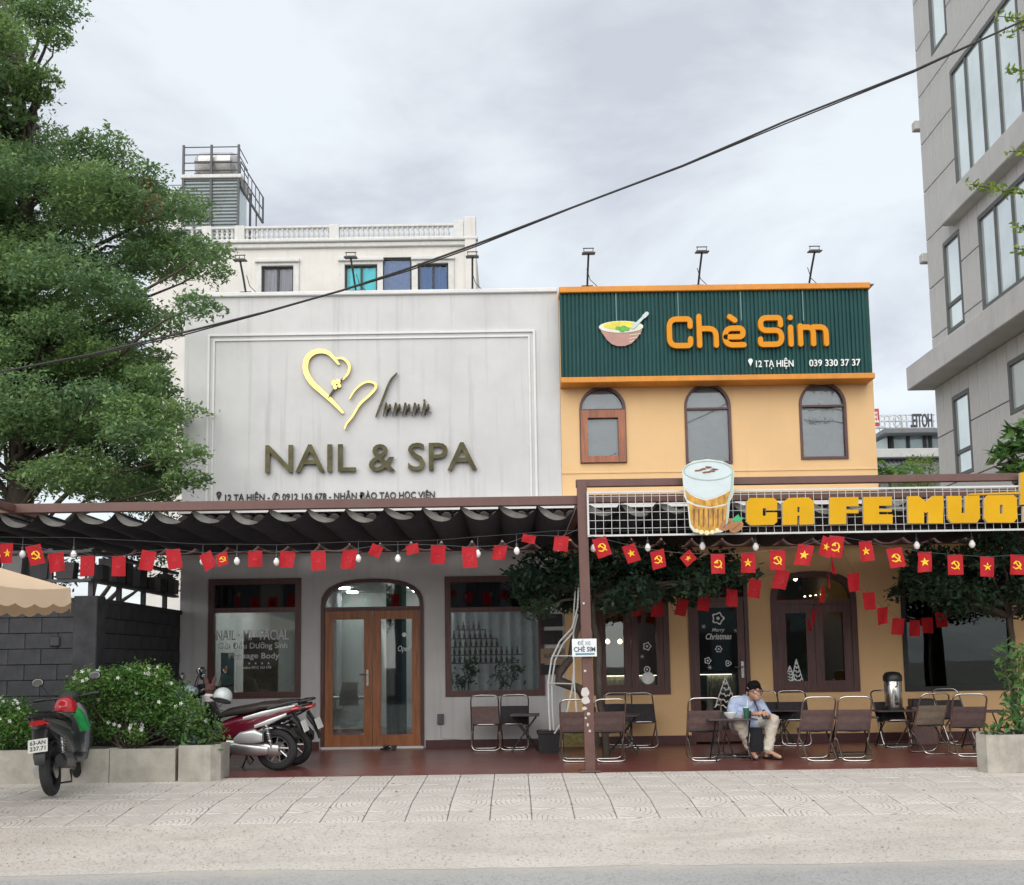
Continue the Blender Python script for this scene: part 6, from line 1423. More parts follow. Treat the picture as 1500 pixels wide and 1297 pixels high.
m = MB(); m.lathe([(.13, .40), (.132, .47), (.10, .52), (.03, .535), (.002, .535)], (ux, uy, .53), 24); m.build('lid', BLACKP, ur, 50); m = MB(); m.lathe([(.14, -.003), (.14, .03), (.11, .035)], (ux, uy, .53), 24); m.build('base_ring', BLACKP, ur, 50)
m = MB(); m.torus((ux, uy-.13, .90), .05, .010, 'X', 16, 6); m.bbox(ux-.02, ux+.02, uy-.17, uy-.115, .60, .64, .006); m.build('tap', BLACKP, ur, True)
p = gnd(1372, 1094); bx_ = thing('napkin_basket', 'black wire basket on the tan chair side of the terrace', 'basket', (p.x-.05, p.y+.4, .55)); m = MB(); m.bbox(p.x-.2, p.x+.12, p.y+.3, p.y+.5, .552, .66, .01); m.build('basket_body', BLACKP, bx_); st_ = MB(); st_.bbox(p.x-.22, p.x+.14, p.y+.28, p.y+.52, 0, .55, .01); st_.build('stand', BROWNF, bx_)
p = gnd(1216, 1090); fan = thing('standing_fan', 'round caged electric fan against the yellow wall', 'fan', (p.x, p.y+.7, 0)); fz = at(1216, 1040, p.y+.7).z; m = MB()
for r in (.05, .10, .15, .2, .235): m.torus((p.x, p.y+.62, fz), r, .004 if r < .23 else .009, 'Y', 28, 5)
for k in range(12): a = math.pi*k/12; m.tube([(p.x-.235*math.cos(a), p.y+.62, fz-.235*math.sin(a)), (p.x, p.y+.6, fz), (p.x+.235*math.cos(a), p.y+.62, fz+.235*math.sin(a))], .003, 4)
m.build('cage', DKST, fan, True)
for k in range(3):
    q = MB(); q.loft([(.03, 0, 0, .03, .006), (.12, 0, .01, .06, .006), (.2, 0, .02, .05, .006)], 10, 2); q.xf(Matrix.Translation((p.x, p.y+.66, fz)) @ Matrix.Rotation(2*math.pi*k/3, 4, 'Y') @ Matrix.Rotation(.4, 4, 'X')); q.build('blade', GREYP, fan, True)
m = MB(); m.loft([(p.y+.64, p.x, fz, .05, .05), (p.y+.82, p.x, fz, .04, .04)], 12, 2, 'Y'); m.tube([(p.x, p.y+.75, fz), (p.x, p.y+.75, .05)], .016, 8); m.lathe([(.17, 0), (.16, .03), (.03, .05)], (p.x, p.y+.75, .001), 20); m.build('stand', BLACKP, fan, True)

# ------------------------------------------------------------------ potted trellis and notice boards by the post
p = gnd(805, 1105); pot = thing('black_planter_pot', 'square black plastic plant pot on the terrace beside the white trellis', 'pot', (p.x, p.y+.2, 0))
m = MB(); q_ = .15; m.add([(p.x+a*q_*.88, p.y+.2+b*q_*.88, .001) for a, b in ((-1, -1), (1, -1), (1, 1), (-1, 1))]+[(p.x+a*q_, p.y+.2+b*q_, .28) for a, b in ((-1, -1), (1, -1), (1, 1), (-1, 1))], [(0, 1, 2, 3), (4, 5, 6, 7), (0, 1, 5, 4), (1, 2, 6, 5), (2, 3, 7, 6), (3, 0, 4, 7)]); m.bbox(p.x-.17, p.x+.17, p.y+.03, p.y+.37, .27, .32, .01); m.build('pot_body', BLACKP, pot)
DRYG = mat('dry_grass', (.20, .17, .06), .9, var=.4, scale=25); g_ = gnd(850, 1098); dg = thing('straw_mat', 'rectangle of dry yellow grass matting behind the front brown chair', 'mat', (g_.x, g_.y+.35, 0)); m = MB(); m.bbox(g_.x-.30, g_.x+.12, g_.y+.33, g_.y+.37, .0, .24, .01); m.build('matting', DRYG, dg)
TY_ = 14.6; trl = thing('white_trellis', 'white bent metal trellis curving up beside the café tree', 'trellis', (at(812, 1070, TY_).x, TY_, .0))
for k, L in enumerate((((806, 1070), (804, 1040), (803, 1000), (808, 965), (820, 940), (838, 920), (846, 890), (848, 850)), ((811, 1070), (809, 1040), (808, 1000), (813, 968), (824, 944), (840, 926), (846, 900)), ((845, 1050), (841, 1000), (840, 950), (840, 905), (843, 860)), ((812, 1075), (830, 1045), (838, 1010), (841, 975)))):
    m = MB(); c3 = [at(x, y, TY_+.04*k) for x, y in L]; m.tube(c3, .012, 6); m.build('curved_bar', WMESH, trl, True)
for a, b in (((803, 1001), (841, 1002)), ((808, 961), (841, 961))): m = MB(); m.tube([at(*a, TY_), at(*b, TY_+.1)], .009, 6); m.build('cross_bar', WMESH, trl, True)
tk_ = MB(); tk_.tube([at(x, y, 14.85) for x, y in ((872, 1096), (866, 1040), (850, 1010), (818, 998), (820, 985), (836, 965), (842, 930), (852, 900), (866, 872))], [.075, .07, .065, .07, .06, .05, .05, .05, .045], 9)
bt = tk_.build('bent_stem', BARK, ct1, 60)
nb = thing('notice_boards', 'cardboard notice boards hung on the wall between grey and yellow shops', 'notice', (at(806, 960, FY-.1).x, FY-.05, 1.2))
r_ = RC(792, 950, 826, 972, FY-.05); m = MB(); m.bbox(r_[0], r_[2], FY-.05, FY-.03, r_[1], r_[3], .003); m.build('board', mat('cardboard', (.30, .22, .15), .8, var=.1), nb); fit_text('XUÂN VỀ', (r_[0]+.04, r_[1]+.08, r_[2]-.04, r_[3]-.05), FY-.054, .003, .02).build('lettering', INK, nb)
for y0, y1 in ((900, 918), (924, 944), (974, 988)): r_ = RC(792, y0, 824, y1, FY-.05); m = MB(); m.bbox(r_[0], r_[2], FY-.05, FY-.03, r_[1], r_[3], .003); m.build('board', BLOCK, nb)
r_ = RC(641, 1046, 650, 1061, FY); mb_ = thing('wall_meter_box', 'small dark box with a hanging wire on the grey wall under the window', 'box', ((r_[0]+r_[2])/2, FY, r_[1])); m = MB(); m.bbox(r_[0], r_[2], FY-.05, FY-.001, r_[1], r_[3], .006); m.build('case', GREYP, mb_); m = MB(); x_ = (r_[0]+r_[2])/2; m.tube([(x_, FY-.02, r_[1]), (x_, FY-.02, r_[1]-.18), (x_+.04, FY-.02, .14), (x_+.28, FY-.02, .125)], .005, 5); m.build('wire', WMESH, mb_)
for k, px in enumerate((565, 577)):
    g_ = gnd(px, 1099); m = MB(); m.loft([(-.12, 0, .02, .035, .016), (-.04, 0, .02, .030, .016), (.06, 0, .02, .042, .016), (.13, 0, .02, .025, .014)], 12, 2.4); m.loft([(-.02, 0, .045, .044, .012), (.06, 0, .055, .046, .012)], 12, 2.2); m.xf(Matrix.Rotation(1.2+.4*k, 4, 'Z')); o = m.build('sandal', BLACKP, None, True); o.location = (g_.x, g_.y, .001); tag(o, 'black slip on sandal left in front of the wooden door', 'sandal', 'sandals at the door')
# nail shop furniture behind the glass
SY = 19.9; shf = thing('polish_shelf', 'wall shelves lined with small bottles seen through the nail shop window', 'shelf', (at(705, 950, SY).x, SY, 1.0)); NB = mat('bottle_dark', (.07, .05, .06), .3, var=.4, scale=9); bm_ = MB(); bm_.lathe([(.026, 0), (.026, .07), (.012, .085), (.012, .14), (.002, .14)], (0, 0, 0), 8); bmm = bm_.mesh('bottle', NB, 50)
for x0, x1, py in ((668, 712, 922), (662, 728, 935), (656, 732, 947), (655, 765, 959), (655, 760, 971)):
    z = at(700, py, SY).z; m = MB(); m.box(at(x0, py, SY).x, at(x1, py, SY).x, SY-.08, SY+.1, z-.02, z); m.build('shelf_board', GREYP, shf); x = at(x0+3, py, SY).x
    while x < at(x1-3, py, SY).x: o = link('bottle', bmm, shf); o.location = (x, SY-.02, z+.001); x += .095
dk = thing('manicure_table', 'manicure table with a towel and lamp seen through the door glass', 'table', (at(515, 1050, 18.6).x, 18.6, 0)); c = at(516, 1015, 18.6)
m = MB(); m.bbox(c.x-.42, c.x+.35, 18.4, 18.9, .70, .74, .01); m.build('table_top', WTRIM, dk)
for a in (-.38, .31): m = MB(); m.box(c.x+a, c.x+a+.04, 18.45, 18.49, 0, .70); m.build('leg', DKST, dk)
m = MB(); m.loft([(.60, c.x-.02, 18.36, .17, .04), (.80, c.x-.02, 18.36, .16, .05), (.98, c.x, 18.36, .14, .04)], 12, 3, 'Z'); m.build('towel', WTRIM, dk, True)
bs_ = at(365, 985, 18.2); bn = thing('poster_stand', 'standing poster inside the nail shop window', 'poster', (bs_.x, 18.2, 0)); m = MB(); m.bbox(bs_.x-.1, bs_.x+.48, 18.2, 18.22, .3, 1.75, .004); m.build('panel', mat('poster_brown', (.26, .20, .16), .6, var=.5, scale=2.2), bn); m = MB(); m.bbox(bs_.x-.42, bs_.x-.2, 18.0, 18.02, .3, 1.5, .004); m.build('price_panel', mat('poster_teal', (.25, .36, .36), .6, var=.2, scale=8), bn)
for px, Y, lb in ((680, 18.0, 'leafy pot plant on the sill inside the nail shop window'), (742, 18.3, 'drooping pot plant at the window edge inside the nail shop')):
    c = at(px, 985, Y); bushy('indoor_plant', lb, 'plant', (c.x, Y, .5), [(c.x, Y, c.z, .22, .18, .22), (c.x-.12, Y, c.z-.12, .16, .14, .12), (c.x+.14, Y, c.z+.1, .14, .12, .16)], LEAF_D, .10, 700, trunk_r=.012)

# ------------------------------------------------------------------ seated man
def nets(field, lo, h):
    """surface nets on a sampled field (inside negative) -> verts, quads"""
    S = field < 0; nx, ny, nz = S.shape
    cnt = np.zeros((nx-1, ny-1, nz-1)); pos = np.zeros((nx-1, ny-1, nz-1, 3))
    cs_ = [(i, j, k) for i in (0, 1) for j in (0, 1) for k in (0, 1)]
    sl = lambda c: tuple(slice(c[a], [nx, ny, nz][a]-1+c[a]) for a in range(3))
    for a in cs_:
        for ax in range(3):
            if a[ax]: continue
            b = tuple(1 if q == ax else a[q] for q in range(3)); fa_, fb_ = field[sl(a)], field[sl(b)]; cr = (fa_ < 0) != (fb_ < 0); t = np.where(cr, fa_/(fa_-fb_+1e-12), 0)
            cnt += cr
            for q in range(3): pos[..., q] += np.where(cr, a[q]+(t if q == ax else 0), 0)
    act = cnt > 0; idx = -np.ones(act.shape, int); idx[act] = np.arange(act.sum())
    ii = np.argwhere(act); V = (ii + pos[act]/cnt[act][:, None])*h + np.array(lo); F = []
    for ax in range(3):
        u, v = [q for q in range(3) if q != ax]
        A = np.take(S, range(0, S.shape[ax]-1), ax); B_ = np.take(S, range(1, S.shape[ax]), ax); E = np.argwhere(A != B_)
        for e_ in E:
            c = [list(e_) for _ in range(4)]; c[1][u] -= 1; c[2][u] -= 1; c[2][v] -= 1; c[3][v] -= 1
            if min(min(q) for q in c) < 0: continue
            try: q4 = [idx[tuple(q)] for q in c]
            except IndexError: continue
            if min(q4) >= 0: F.append(tuple(q4) if A[tuple(e_)] == (ax != 1) else tuple(q4[::-1]))
    return V, F
def blob(prims, h=.010, k=.03, pad=.05):
    P = np.array([[*a, *b] for a, b, _, _ in prims]).reshape(-1, 3); R0 = max(max(r0, r1) for _, _, r0, r1 in prims)
    lo = P.min(0)-R0-pad; hi = P.max(0)+R0+pad; N_ = np.ceil((hi-lo)/h).astype(int)+1
    g = np.stack(np.meshgrid(*[lo[q]+h*np.arange(N_[q]) for q in range(3)], indexing='ij'), -1); f = None
    for a, b, r0, r1 in prims:
        a, b = np.array(a, float), np.array(b, float); d = b-a; L = max((d*d).sum(), 1e-9); t = np.clip(((g-a)@d)/L, 0, 1)
        s = np.linalg.norm(g-(a+t[..., None]*d), axis=-1)-(r0+(r1-r0)*t)
        if f is None: f = s
        else: w = np.clip(.5+.5*(f-s)/k, 0, 1); f = f*(1-w)+s*w-k*w*(1-w)
    return nets(f, lo, h)
def blob_obj(name, prims, m, parent, h=.010, k=.03, wrinkle=0.0):
    V, F = blob(prims, h, k); 
    if wrinkle:
        V = np.array([v + wrinkle*np.array(mnoise.noise_vector(Vector((v[0]*13, v[1]*13, v[2]*24)))) for v in V])
    me = bpy.data.meshes.new(name); me.from_pydata([tuple(v) for v in V], [], F); me.materials.append(m); fix_normals(me); me.shade_smooth()
    return link(name, me, parent, False)
po = gnd(1098, 1112); man = thing('person', 'seated man in a light blue shirt and cream trousers looking down at a phone', 'person', (po.x, po.y+.22, 0))
SKIN = mat('skin', (.50, .285, .20), .55, var=.06, scale=20); SHIRT = mat('shirt_blue', (.42, .50, .68), .85, var=.07, scale=9, bump=.2, bscale=30); TROU = mat('trousers_cream', (.60, .55, .46), .85, var=.07, scale=8, bump=.2, bscale=20); HAIR = mat('hair_black', (.008, .0075, .008), .75, var=.3, scale=60, spec=.15)
hd_ = Vector((.10, -.17, .86)); SHr, SHl = (-.135, .0, .700), (.195, -.04, .685); ELr, ELl = (-.19, -.14, .52), (.285, -.14, .50); WRr, WRl = (.05, -.34, .575), (.235, -.34, .55)
HPr, HPl = (-.07, .06, .43), (.11, .06, .43); KNr, KNl = (-.13, -.33, .455), (.32, -.20, .475); ANr, ANl = (.03, -.22, .095), (.23, -.25, .095)
HAr, HAl = (.115, -.385, .578), (.205, -.39, .565)
pr = [(hd_+Vector((0, .02, .03)), hd_+Vector((.015, -.02, -.03)), .092, .080), (hd_+Vector((.02, -.045, -.06)), hd_+Vector((.024, -.058, -.085)), .055, .042), ((.05, -.05, .72), hd_+Vector((0, .02, -.05)), .062, .058),
      (hd_+Vector((.028, -.098, -.015)), hd_+Vector((.034, -.118, -.045)), .010, .016), (hd_+Vector((-.088, .0, -.01)), hd_+Vector((-.09, .005, -.04)), .014, .012), (hd_+Vector((.094, -.01, -.01)), hd_+Vector((.096, -.005, -.04)), .014, .012), (hd_+Vector((.005, -.092, -.073)), hd_+Vector((.05, -.086, -.073)), .012, .012),
      ((.04, .04, .45), (.04, .0, .68), .085, .085), (SHr, ELr, .035, .034), (ELr, WRr, .038, .026), (SHl, ELl, .035, .034), (ELl, WRl, .040, .026), (WRr, HAr, .026, .030), (WRl, HAl, .026, .030),
      (HPr, KNr, .07, .055), (KNr, ANr, .05, .036), (HPl, KNl, .07, .055), (KNl, ANl, .05, .036), (ANr, (.045, -.40, .035), .034, .026), (ANl, (.34, -.42, .035), .034, .026), (ANr, (.03, -.20, .04), .032, .030), (ANl, (.22, -.23, .04), .032, .030)]
for k in range(4): # four fingers and a thumb on each hand, curled round the phone
    y0 = -.010+.017*k
    pr += [((HAr[0]+.02, HAr[1]-.01, HAr[2]-.02+y0), (HAr[0]+.050-.004*abs(k-1), HAr[1]-.028, HAr[2]-.022+y0), .0095, .009), ((HAr[0]+.050-.004*abs(k-1), HAr[1]-.028, HAr[2]-.022+y0), (HAr[0]+.062, HAr[1]-.010, HAr[2]-.02+y0), .009, .008)]
    pr += [((HAl[0]-.02, HAl[1]-.01, HAl[2]-.02+y0), (HAl[0]-.042+.004*abs(k-1), HAl[1]-.030, HAl[2]-.022+y0), .0095, .009), ((HAl[0]-.042+.004*abs(k-1), HAl[1]-.030, HAl[2]-.022+y0), (HAl[0]-.055, HAl[1]-.012, HAl[2]-.02+y0), .009, .008)]
pr += [((HAr[0], HAr[1], HAr[2]+.02), (HAr[0]+.035, HAr[1]-.005, HAr[2]+.050), .012, .009), ((HAl[0], HAl[1], HAl[2]+.02), (HAl[0]-.030, HAl[1]-.005, HAl[2]+.048), .012, .009)]
blob_obj('body', pr, SKIN, man, .008, .014)
blob_obj('shirt', [((.03, .05, .44), (.035, .02, .58), .165, .155), ((.035, .02, .58), (.04, -.02, .69), .15, .125), ((-.10, .0, .715), (.15, -.03, .70), .085, .085), (SHr, ELr, .072, .064), (SHl, ELl, .072, .064), (ELr, Vector(ELr).lerp(Vector(WRr), .35), .064, .056), (ELl, Vector(ELl).lerp(Vector(WRl), .35), .064, .056), ((.04, -.07, .75), (.06, -.10, .70), .07, .06), ((-.08, -.02, .42), (.14, -.02, .42), .115, .115)], SHIRT, man, .010, .030, .014)
blob_obj('trousers', [((-.06, .06, .40), (.11, .06, .40), .125, .125), (HPr, KNr, .105, .082), (KNr, Vector(ANr)+Vector((0, 0, .03)), .080, .066), (HPl, KNl, .105, .082), (KNl, Vector(ANl)+Vector((0, 0, .03)), .080, .068)], TROU, man, .010, .026, .012)
blob_obj('hair', [(hd_+Vector((-.002, .048, .012)), hd_+Vector((.004, .006, .052)), .098, .090), (hd_+Vector((-.004, .060, -.02)), hd_+Vector((0, .058, -.05)), .072, .052), (hd_+Vector((-.072, .012, .02)), hd_+Vector((-.082, .006, -.030)), .030, .016), (hd_+Vector((.078, .006, .02)), hd_+Vector((.088, .0, -.030)), .030, .016), (hd_+Vector((-.03, -.062, .070)), hd_+Vector((.03, -.066, .072)), .030, .026)], HAIR, man, .006, .014, .008)
m = MB()
for s in (-1, 1): m.torus((hd_.x+.03+s*.036, hd_.y-.100, hd_.z-.006), .027, .0042, 'Y', 16, 5); m.tube([(hd_.x+.03+s*.062, hd_.y-.098, hd_.z), (hd_.x+s*.098, hd_.y-.02, hd_.z+.002), (hd_.x+s*.096, hd_.y+.02, hd_.z-.005)], .004, 5)
m.tube([(hd_.x+.021, hd_.y-.104, hd_.z), (hd_.x+.039, hd_.y-.104, hd_.z)], .004, 5); m.build('glasses', BLACKP, man, True, False)
m = MB()
for s in (-1, 1): m = MB(); m.lathe([(.002, -.004), (.010, -.002), (.010, .002), (.002, .004)], (hd_.x+.03+s*.034, hd_.y-.086, hd_.z-.004), 8, 'Y'); m.build('eye', HAIR, man, True, False); m = MB(); m.tube([(hd_.x+.03+s*.015, hd_.y-.094, hd_.z+.028), (hd_.x+.03+s*.05, hd_.y-.090, hd_.z+.030)], .0045, 5); m.build('eyebrow', HAIR, man, True, False)
m = MB()
for (ax_, ay_), (tx_, ty_) in ((ANr[:2], (.045, -.40)), (ANl[:2], (.34, -.42))):
    d = Vector((tx_-ax_, ty_-ay_)).normalized(); nrm_ = Vector((-d.y, d.x)); a0_ = Vector((ax_, ay_))-d*.05; s0 = len(m.v)
    m.loft([(-.02, 0, .014, .034, .013), (.08, 0, .014, .034, .013), (.20, 0, .014, .046, .013), (.29, 0, .014, .028, .011)], 12, 2.6); m.loft([(.12, 0, .05, .042, .028), (.16, 0, .045, .046, .026)], 12, 2.2)
    m.xf(Matrix.Translation((a0_.x, a0_.y, 0)) @ Matrix.Rotation(math.atan2(d.y, d.x), 4, 'Z'), s0)
m.build('sandals', BLACKP, man, True, False)
ph_ = thing('phone', 'dark phone held in the seated man\'s hands', 'phone', (po.x+.163, po.y+.22-.41, .57)); m = MB(); m.bbox(-.036, .036, -.005, .005, -.075, .075, .004); o = m.build('case', BLACKP, ph_, False, False); m = MB(); m.box(-.032, .032, .0052, .0056, -.068, .068); m.build('screen', mat('screen_dark', (.02, .02, .03), .1), ph_, False, False); ph_.rotation_euler = (math.radians(-38), 0, math.radians(8))
bg = thing('shoulder_bag', 'black shoulder bag hanging between the seated man\'s knees', 'bag', (po.x+.07, po.y-.14, .12)); m = MB(); m.loft([(.10, .07, .06, .085, .055), (.16, .07, .06, .10, .065), (.32, .07, .06, .10, .06), (.40, .07, .06, .09, .045)], 16, 3, 'Z'); o = m.build('bag_body', mat('bag_black', (.006, .007, .012), .8), bg, True, False); o.location = (-.07, .02, -.12)
m = MB(); m.tube([(.16, .08, .40), (.17, -.10, .52), (.15, -.165, .60), (.11, -.15, .72), (.0, .02, .80)], .010, 6); o = m.build('strap', BLACKP, bg, True, False); o.location = (-.07, .36, -.12)

# ------------------------------------------------------------------ bunting and string lights
def flag_mesh(kind, seed):
    R2 = random.Random(seed); vs = []; n_, k_ = 5, 6; W, H = .172, .235; A = R2.uniform(.006, .018); ph = R2.uniform(0, 6); sk = R2.uniform(-.12, .12)
    fn = lambda u, v: (W*(u-.5)+sk*H*v, A*math.sin(5*u+ph+2*v)*(.3+v), -H*v)
    for k in range(k_+1):
        for i in range(n_+1): vs.append(fn(i/n_, k/k_))
    m = MB(); m.add(vs, [(k*(n_+1)+i, k*(n_+1)+i+1, (k+1)*(n_+1)+i+1, (k+1)*(n_+1)+i) for k in range(k_) for i in range(n_)]); f = m.mesh('flag', FLAGR, 80)
    e_ = MB(); loops = []
    if kind == 's': loops = [starpoly(0, 0, .053)]
    else: loops = [stroke([(-.045, -.028), (-.010, -.046), (.030, -.030), (.042, .005), (.026, .036), (.006, .046)], [.010, .016, .020, .018, .012, .004], 4), stroke([(.042, -.050), (-.018, .026)], .013, 3), stroke([(-.036, .014), (-.006, .038)], .020, 3)]
    for q, l in enumerate(loops):
        l2 = []
        for x, z in l: u, v = .5+x/W, .5-z/H; p = fn(u, v); l2.append((p[0], p[2]))
        tri = geometry.tessellate_polygon([[Vector((a, b, 0)) for a, b in l2]]); ys = [fn(.5+x/W, .5-z/H)[1] for x, z in l]; nn = len(l2)
        for sgn_ in (-1, 1): e_.add([(a, y+sgn_*(.0022+.0005*q), b) for (a, b), y in zip(l2, ys)], [tuple(t) for t in tri])
    e2 = e_.mesh('emblem', FLAGY)
    return f, e2, e_.mesh('emblem', FLAGN)
FM = {(k, s): flag_mesh(k, s) for k in 'se' for s in range(5)}
def bunting(label, flags, cord, group='flag buntings'):
    p0 = cord[0]; t = thing('flag_bunting', label, 'bunting', p0, group=group); m = MB(); m.tube(cord, .0024, 5); m.build('cord', GREYP, t)
    for i, (p, kind, rz, tilt, sc) in enumerate(flags):
        f, e_, e_n = FM[(kind.lower(), i % 5)]; o = link('flag', f, t); o.location = p; o.rotation_euler = (rnd.uniform(-.15, .15), tilt, rz); o.scale = sc
        if abs(rz) < 1.0 or True: q = link('emblem', e_ if kind.islower() else e_n); q.parent = o
    return t
def F2(L, Y, half=15):
    out, cord = [], []
    for (px, py, kind, tilt, sx, sz) in L: p = at(px, py-half*sz, Y); out.append((tuple(p), kind, rnd.uniform(-.25, .25), tilt, (sx, 1, sz))); cord.append(p)
    return out, cord
BYF = 12.72
L1 = [(10, 811, 's', 0, 1, 1), (48, 814, 'e', -.22, 1, 1), (82, 824, 'S', -.2, 1, .95), (128, 830, 'E', -.05, 1, 1), (174, 830, 'S', .03, 1, 1), (219, 822, 'E', .15, 1, 1), (253, 820, 'S', -.12, 1, 1), (300, 823, 'E', -.5, .85, .85), (324, 820, 'e', -.3, .8, .65), (374, 819, 'S', .02, 1, .8), (422, 820, 'E', .1, 1, .8), (466, 822, 'S', .0, 1, 1), (513, 820, 'E', .06, 1, .95), (554, 808, 'S', .4, .8, .6), (603, 805, 'E', -.2, .9, .5), (642, 813, 'S', .03, 1, .95), (687, 817, 'E', .0, 1, 1.05), (734, 810, 'S', .1, .9, .7), (776, 790, 'E', .2, .9, .4), (823, 797, 'S', .1, 1, .75)]
fl, cd_ = F2(L1, BYF); bunting('string of red flags across the front of the charcoal awning by the nail shop', fl, [at(-60, 790, BYF)]+cd_+[at(846, 776, BYF)])
L2 = [(877, 803, 'e', -.3, 1, 1), (920, 812, 's', -.3, .95, .9), (962, 820, 'e', -.25, .95, .9), (1003, 820, 's', -.7, .9, .6), (1051, 827, 'e', .0, .95, 1), (1096, 825, 's', .0, .98, 1), (1139, 821, 'e', .1, 1, 1), (1181, 814, 's', .15, 1.05, 1.05), (1214, 803, 's', .35, .9, 1), (1226, 802, 'e', .15, 1, 1.1), (1267, 808, 's', -.1, .95, 1), (1309, 818, 'e', -.1, 1, 1), (1354, 824, 's', -.05, 1, 1), (1399, 828, 'e', .0, 1, 1), (1446, 831, 's', .05, 1, 1), (1490, 828, 'e', .08, 1, 1)]
fl, cd_ = F2(L2, BYF); bunting('string of red flags with yellow stars and emblems under the wire mesh sign', fl, [at(858, 784, BYF)]+cd_+[at(1540, 812, BYF)])
L3 = [((895, 893), 'S', 16.0), ((929, 893), 'E', 15.8), ((963, 893), 'S', 15.5), ((1001, 892), 'E', 15.2), ((1032, 884), 'S', 14.8), ((1072, 877), 'E', 14.4), ((1107, 863), 'S', 13.9), ((1147, 850), 'E', 13.4)]
fl = [(tuple(at(p[0], p[1]-14, Y)), k, rnd.uniform(-.3, .5), rnd.uniform(-.1, .25), (1, 1, 1)) for p, k, Y in L3]; bunting('string of red flags running back from the sign to the two leaf window', fl, [at(868, 876, 16.3)]+[Vector(f[0]) for f in fl]+[at(1222, 790, 12.75)])
L4 = [((1218, 828), 'S', 13.3), ((1214, 850), 'E', 13.8), ((1205, 872), 'S', 14.4), ((1198, 892), 'E', 15.0), ((1191, 906), 'S', 15.5), ((1183, 916), 'E', 16.0)]
fl = [(tuple(at(p[0], p[1]-13, Y)), k, 1.15+rnd.uniform(-.15, .15), rnd.uniform(.0, .3), (1, 1, .95)) for p, k, Y in L4]; bunting('string of red flags seen edge on before the arched window', fl, [at(1224, 792, 12.75)]+[Vector(f[0]) for f in fl]+[at(1170, 915, 16.6)])
L5 = [((1250, 853), 'S', 13.4), ((1272, 881), 'E', 13.9), ((1293, 903), 'S', 14.4), ((1316, 919), 'E', 14.9), ((1340, 922), 'S', 15.3), ((1358, 918), 'E', 15.7), ((1378, 910), 'S', 16.1)]
fl = [(tuple(at(p[0], p[1]-13, Y)), k, -.85+rnd.uniform(-.15, .15), rnd.uniform(-.1, .1), (1, 1, .95)) for p, k, Y in L5]; bunting('string of red flags dipping across the wide black framed window', fl, [at(1228, 792, 12.75)]+[Vector(f[0]) for f in fl]+[at(1400, 892, 16.6)])
bm2 = MB(); bm2.lathe([(.003, -.105), (.022, -.098), (.036, -.070), (.034, -.045), (.018, -.018), (.016, 0)], (0, 0, 0), 14); bbm = bm2.mesh('bulb', BULB, 60); sk2 = MB(); sk2.lathe([(.019, -.012), (.019, .03), (.006, .04), (.004, .15)], (0, 0, 0), 8); skm = sk2.mesh('lamp_socket', BLACKP, 60)
def lights(label, L, Y, ends):
    t = thing('string_lights', label, 'string lights', tuple(at(*L[0], Y)), group='bulb strings'); c = [at(*ends[0], Y)]
    for px, py in L: p = at(px, py-4, Y); o = link('bulb', bbm, t); o.location = p+Vector((0, 0, .055)); q = link('lamp_socket', skm); q.parent = o; c.append(p+Vector((0, 0, .20)))
    c.append(at(*ends[1], Y)); m = MB(); m.tube(c, .004, 5); m.build('wire', CABLE, t)
lights('string of white bulbs hanging under the awning before the nail shop', [(33, 790+26), (108, 816), (297, 826), (347, 826), (405, 827), (525, 822), (583, 822), (641, 820), (700, 815), (757, 811), (818, 806)], 12.95, ((-60, 786), (848, 778)))
lights('string of white bulbs hanging under the wire mesh sign', [(869, 807), (949, 806), (1029, 804), (1107, 805), (1343, 803), (1424, 801)], 12.95, ((856, 778), (1540, 778)))

# fallen leaves on the pavement
fp_ = []
for k in range(46): y = rnd.uniform(10.2, 12.7); fp_.append((rnd.uniform(-5.2, 5.6), y, pz(y)[0]+.006))
tag(leaf_mesh('fallen_leaves', np.array(fp_), .045, None, LEAF_B, 6.0), 'dry brown leaves scattered over the patterned pavement', 'leaves', kind='stuff')
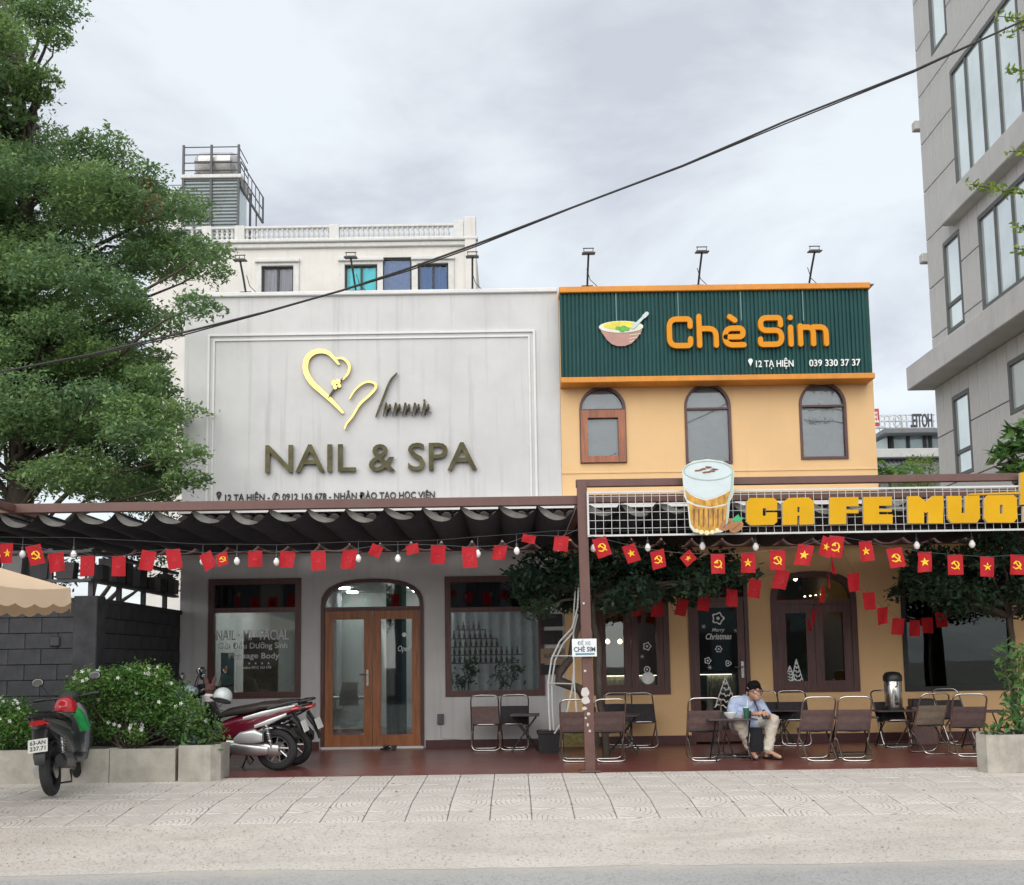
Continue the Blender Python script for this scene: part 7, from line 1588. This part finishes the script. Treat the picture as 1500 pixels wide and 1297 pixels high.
# ------------------------------------------------------------------ beige market umbrella
UMB = mat('umbrella_beige', (.60, .45, .31), .85, var=.06, scale=3, bump=.1, bscale=150); uv = at(103, 862, 10.0); UC = Vector((uv.x-1.38, 10.0, 0)); RZ = uv.z
um = thing('market_umbrella', 'beige cloth umbrella with a scalloped edge over the pavement', 'umbrella', (UC.x, UC.y, -.06))
vt = [UC+Vector((1.38*math.cos(2*math.pi*k/8), 1.38*math.sin(2*math.pi*k/8), RZ)) for k in range(8)]; ap = UC+Vector((0, 0, RZ+.42))
for k in range(8):
    a, b = vt[k], vt[(k+1) % 8]; m = MB(); vs = []
    for i in range(7):
        t = i/6
        for j in range(7): u = j/6; p = ap.lerp(a.lerp(b, u), t); p.z -= .035*math.sin(math.pi*u)*t*t; vs.append(p)
    m.add(vs, [(i*7+j, i*7+j+1, (i+1)*7+j+1, (i+1)*7+j) for i in range(6) for j in range(6)]); pn = m.build('canopy_panel', UMB, um, 60)
    v = MB(); top, bot = [], []
    for j in range(31):
        u = j/30; p = a.lerp(b, u); p.z -= .035*math.sin(math.pi*u); out = Vector((p.x-UC.x, p.y-UC.y, 0)).normalized(); top.append(p+out*.002); q = p+out*.012; q.z -= .13+.035*abs(math.sin(math.pi*5*u)); bot.append(q)
    v.add(top+bot, [(j, j+1, j+32, j+31) for j in range(30)]); child(v, 'valance', UMB, pn, 60)
    r_ = MB(); r_.tube([ap-Vector((0, 0, .03)), a-Vector((0, 0, .02))], .010, 6); r_.build('rib', WOODM, um)
m = MB(); m.tube([(UC.x, UC.y, -.06), (UC.x, UC.y, RZ+.46)], .024, 10); m.build('pole', WOODM, um, True); m = MB(); m.lathe([(.25, 0), (.25, .06), (.05, .1)], (UC.x, UC.y, -.13), 24); m.build('base', CONC, um, 50)
# ------------------------------------------------------------------ unseen houses and trees added to give the shop glass reflections
OPP = [mat('reflection_cream', (.42, .38, .30), .85, var=.1, streak=.3), mat('reflection_grey', (.30, .31, .32), .85, var=.1, streak=.3), mat('reflection_blue', (.24, .30, .34), .85, var=.1, streak=.3)]
for k, (x0, x1, h) in enumerate(((-17, -7, 6.4), (-5.5, 3.5, 8.0), (6.5, 16, 5.6))):
    t = thing('reflection_house', ('unseen cream house added across the street for the nail shop glass to reflect', 'unseen grey house added across the street for the door glass to reflect', 'unseen blue house added across the street for the wide window to reflect')[k], 'building', ((x0+x1)/2, -17, -.34), group='unseen houses added for reflections')
    m = MB(); m.box(x0, x1, -25, -17, -.34, h); m.build('wall', OPP[k], t); m = MB(); m.bbox(x0-.3, x1+.3, -25.3, -16.6, h+.002, h+.3, .05); m.build('roof', PANELB, t)
    for fl_ in range(2):
        for q in range(3):
            a = x0+1+q*(x1-x0-2)/3; m = MB(); m.box(a, a+1.6, -16.999, -16.93, .8+fl_*3.1, 2.5+fl_*3.1); m.build('window', GREYP, t)
for x, h, lb in ((-6.2, 4.2, 'unseen tree added for reflections between the cream and grey houses'), (5.0, 4.6, 'unseen tree added for reflections between the grey and blue houses')):
    bushy('reflection_tree', lb, 'tree', (x, -13.5, -.34), [(x+rnd.uniform(-1.2, 1.2), -13.5+rnd.uniform(-1, 1), h+rnd.uniform(-.8, 1.2), 1.2, 1.2, .9) for _ in range(7)], LEAF_T, .22, 120, trunk=(x, -13.5, h-1.3), trunk_r=.14, group='unseen trees added for reflections')
for o in COL.objects:
    if '_b' in o: del o['_b']
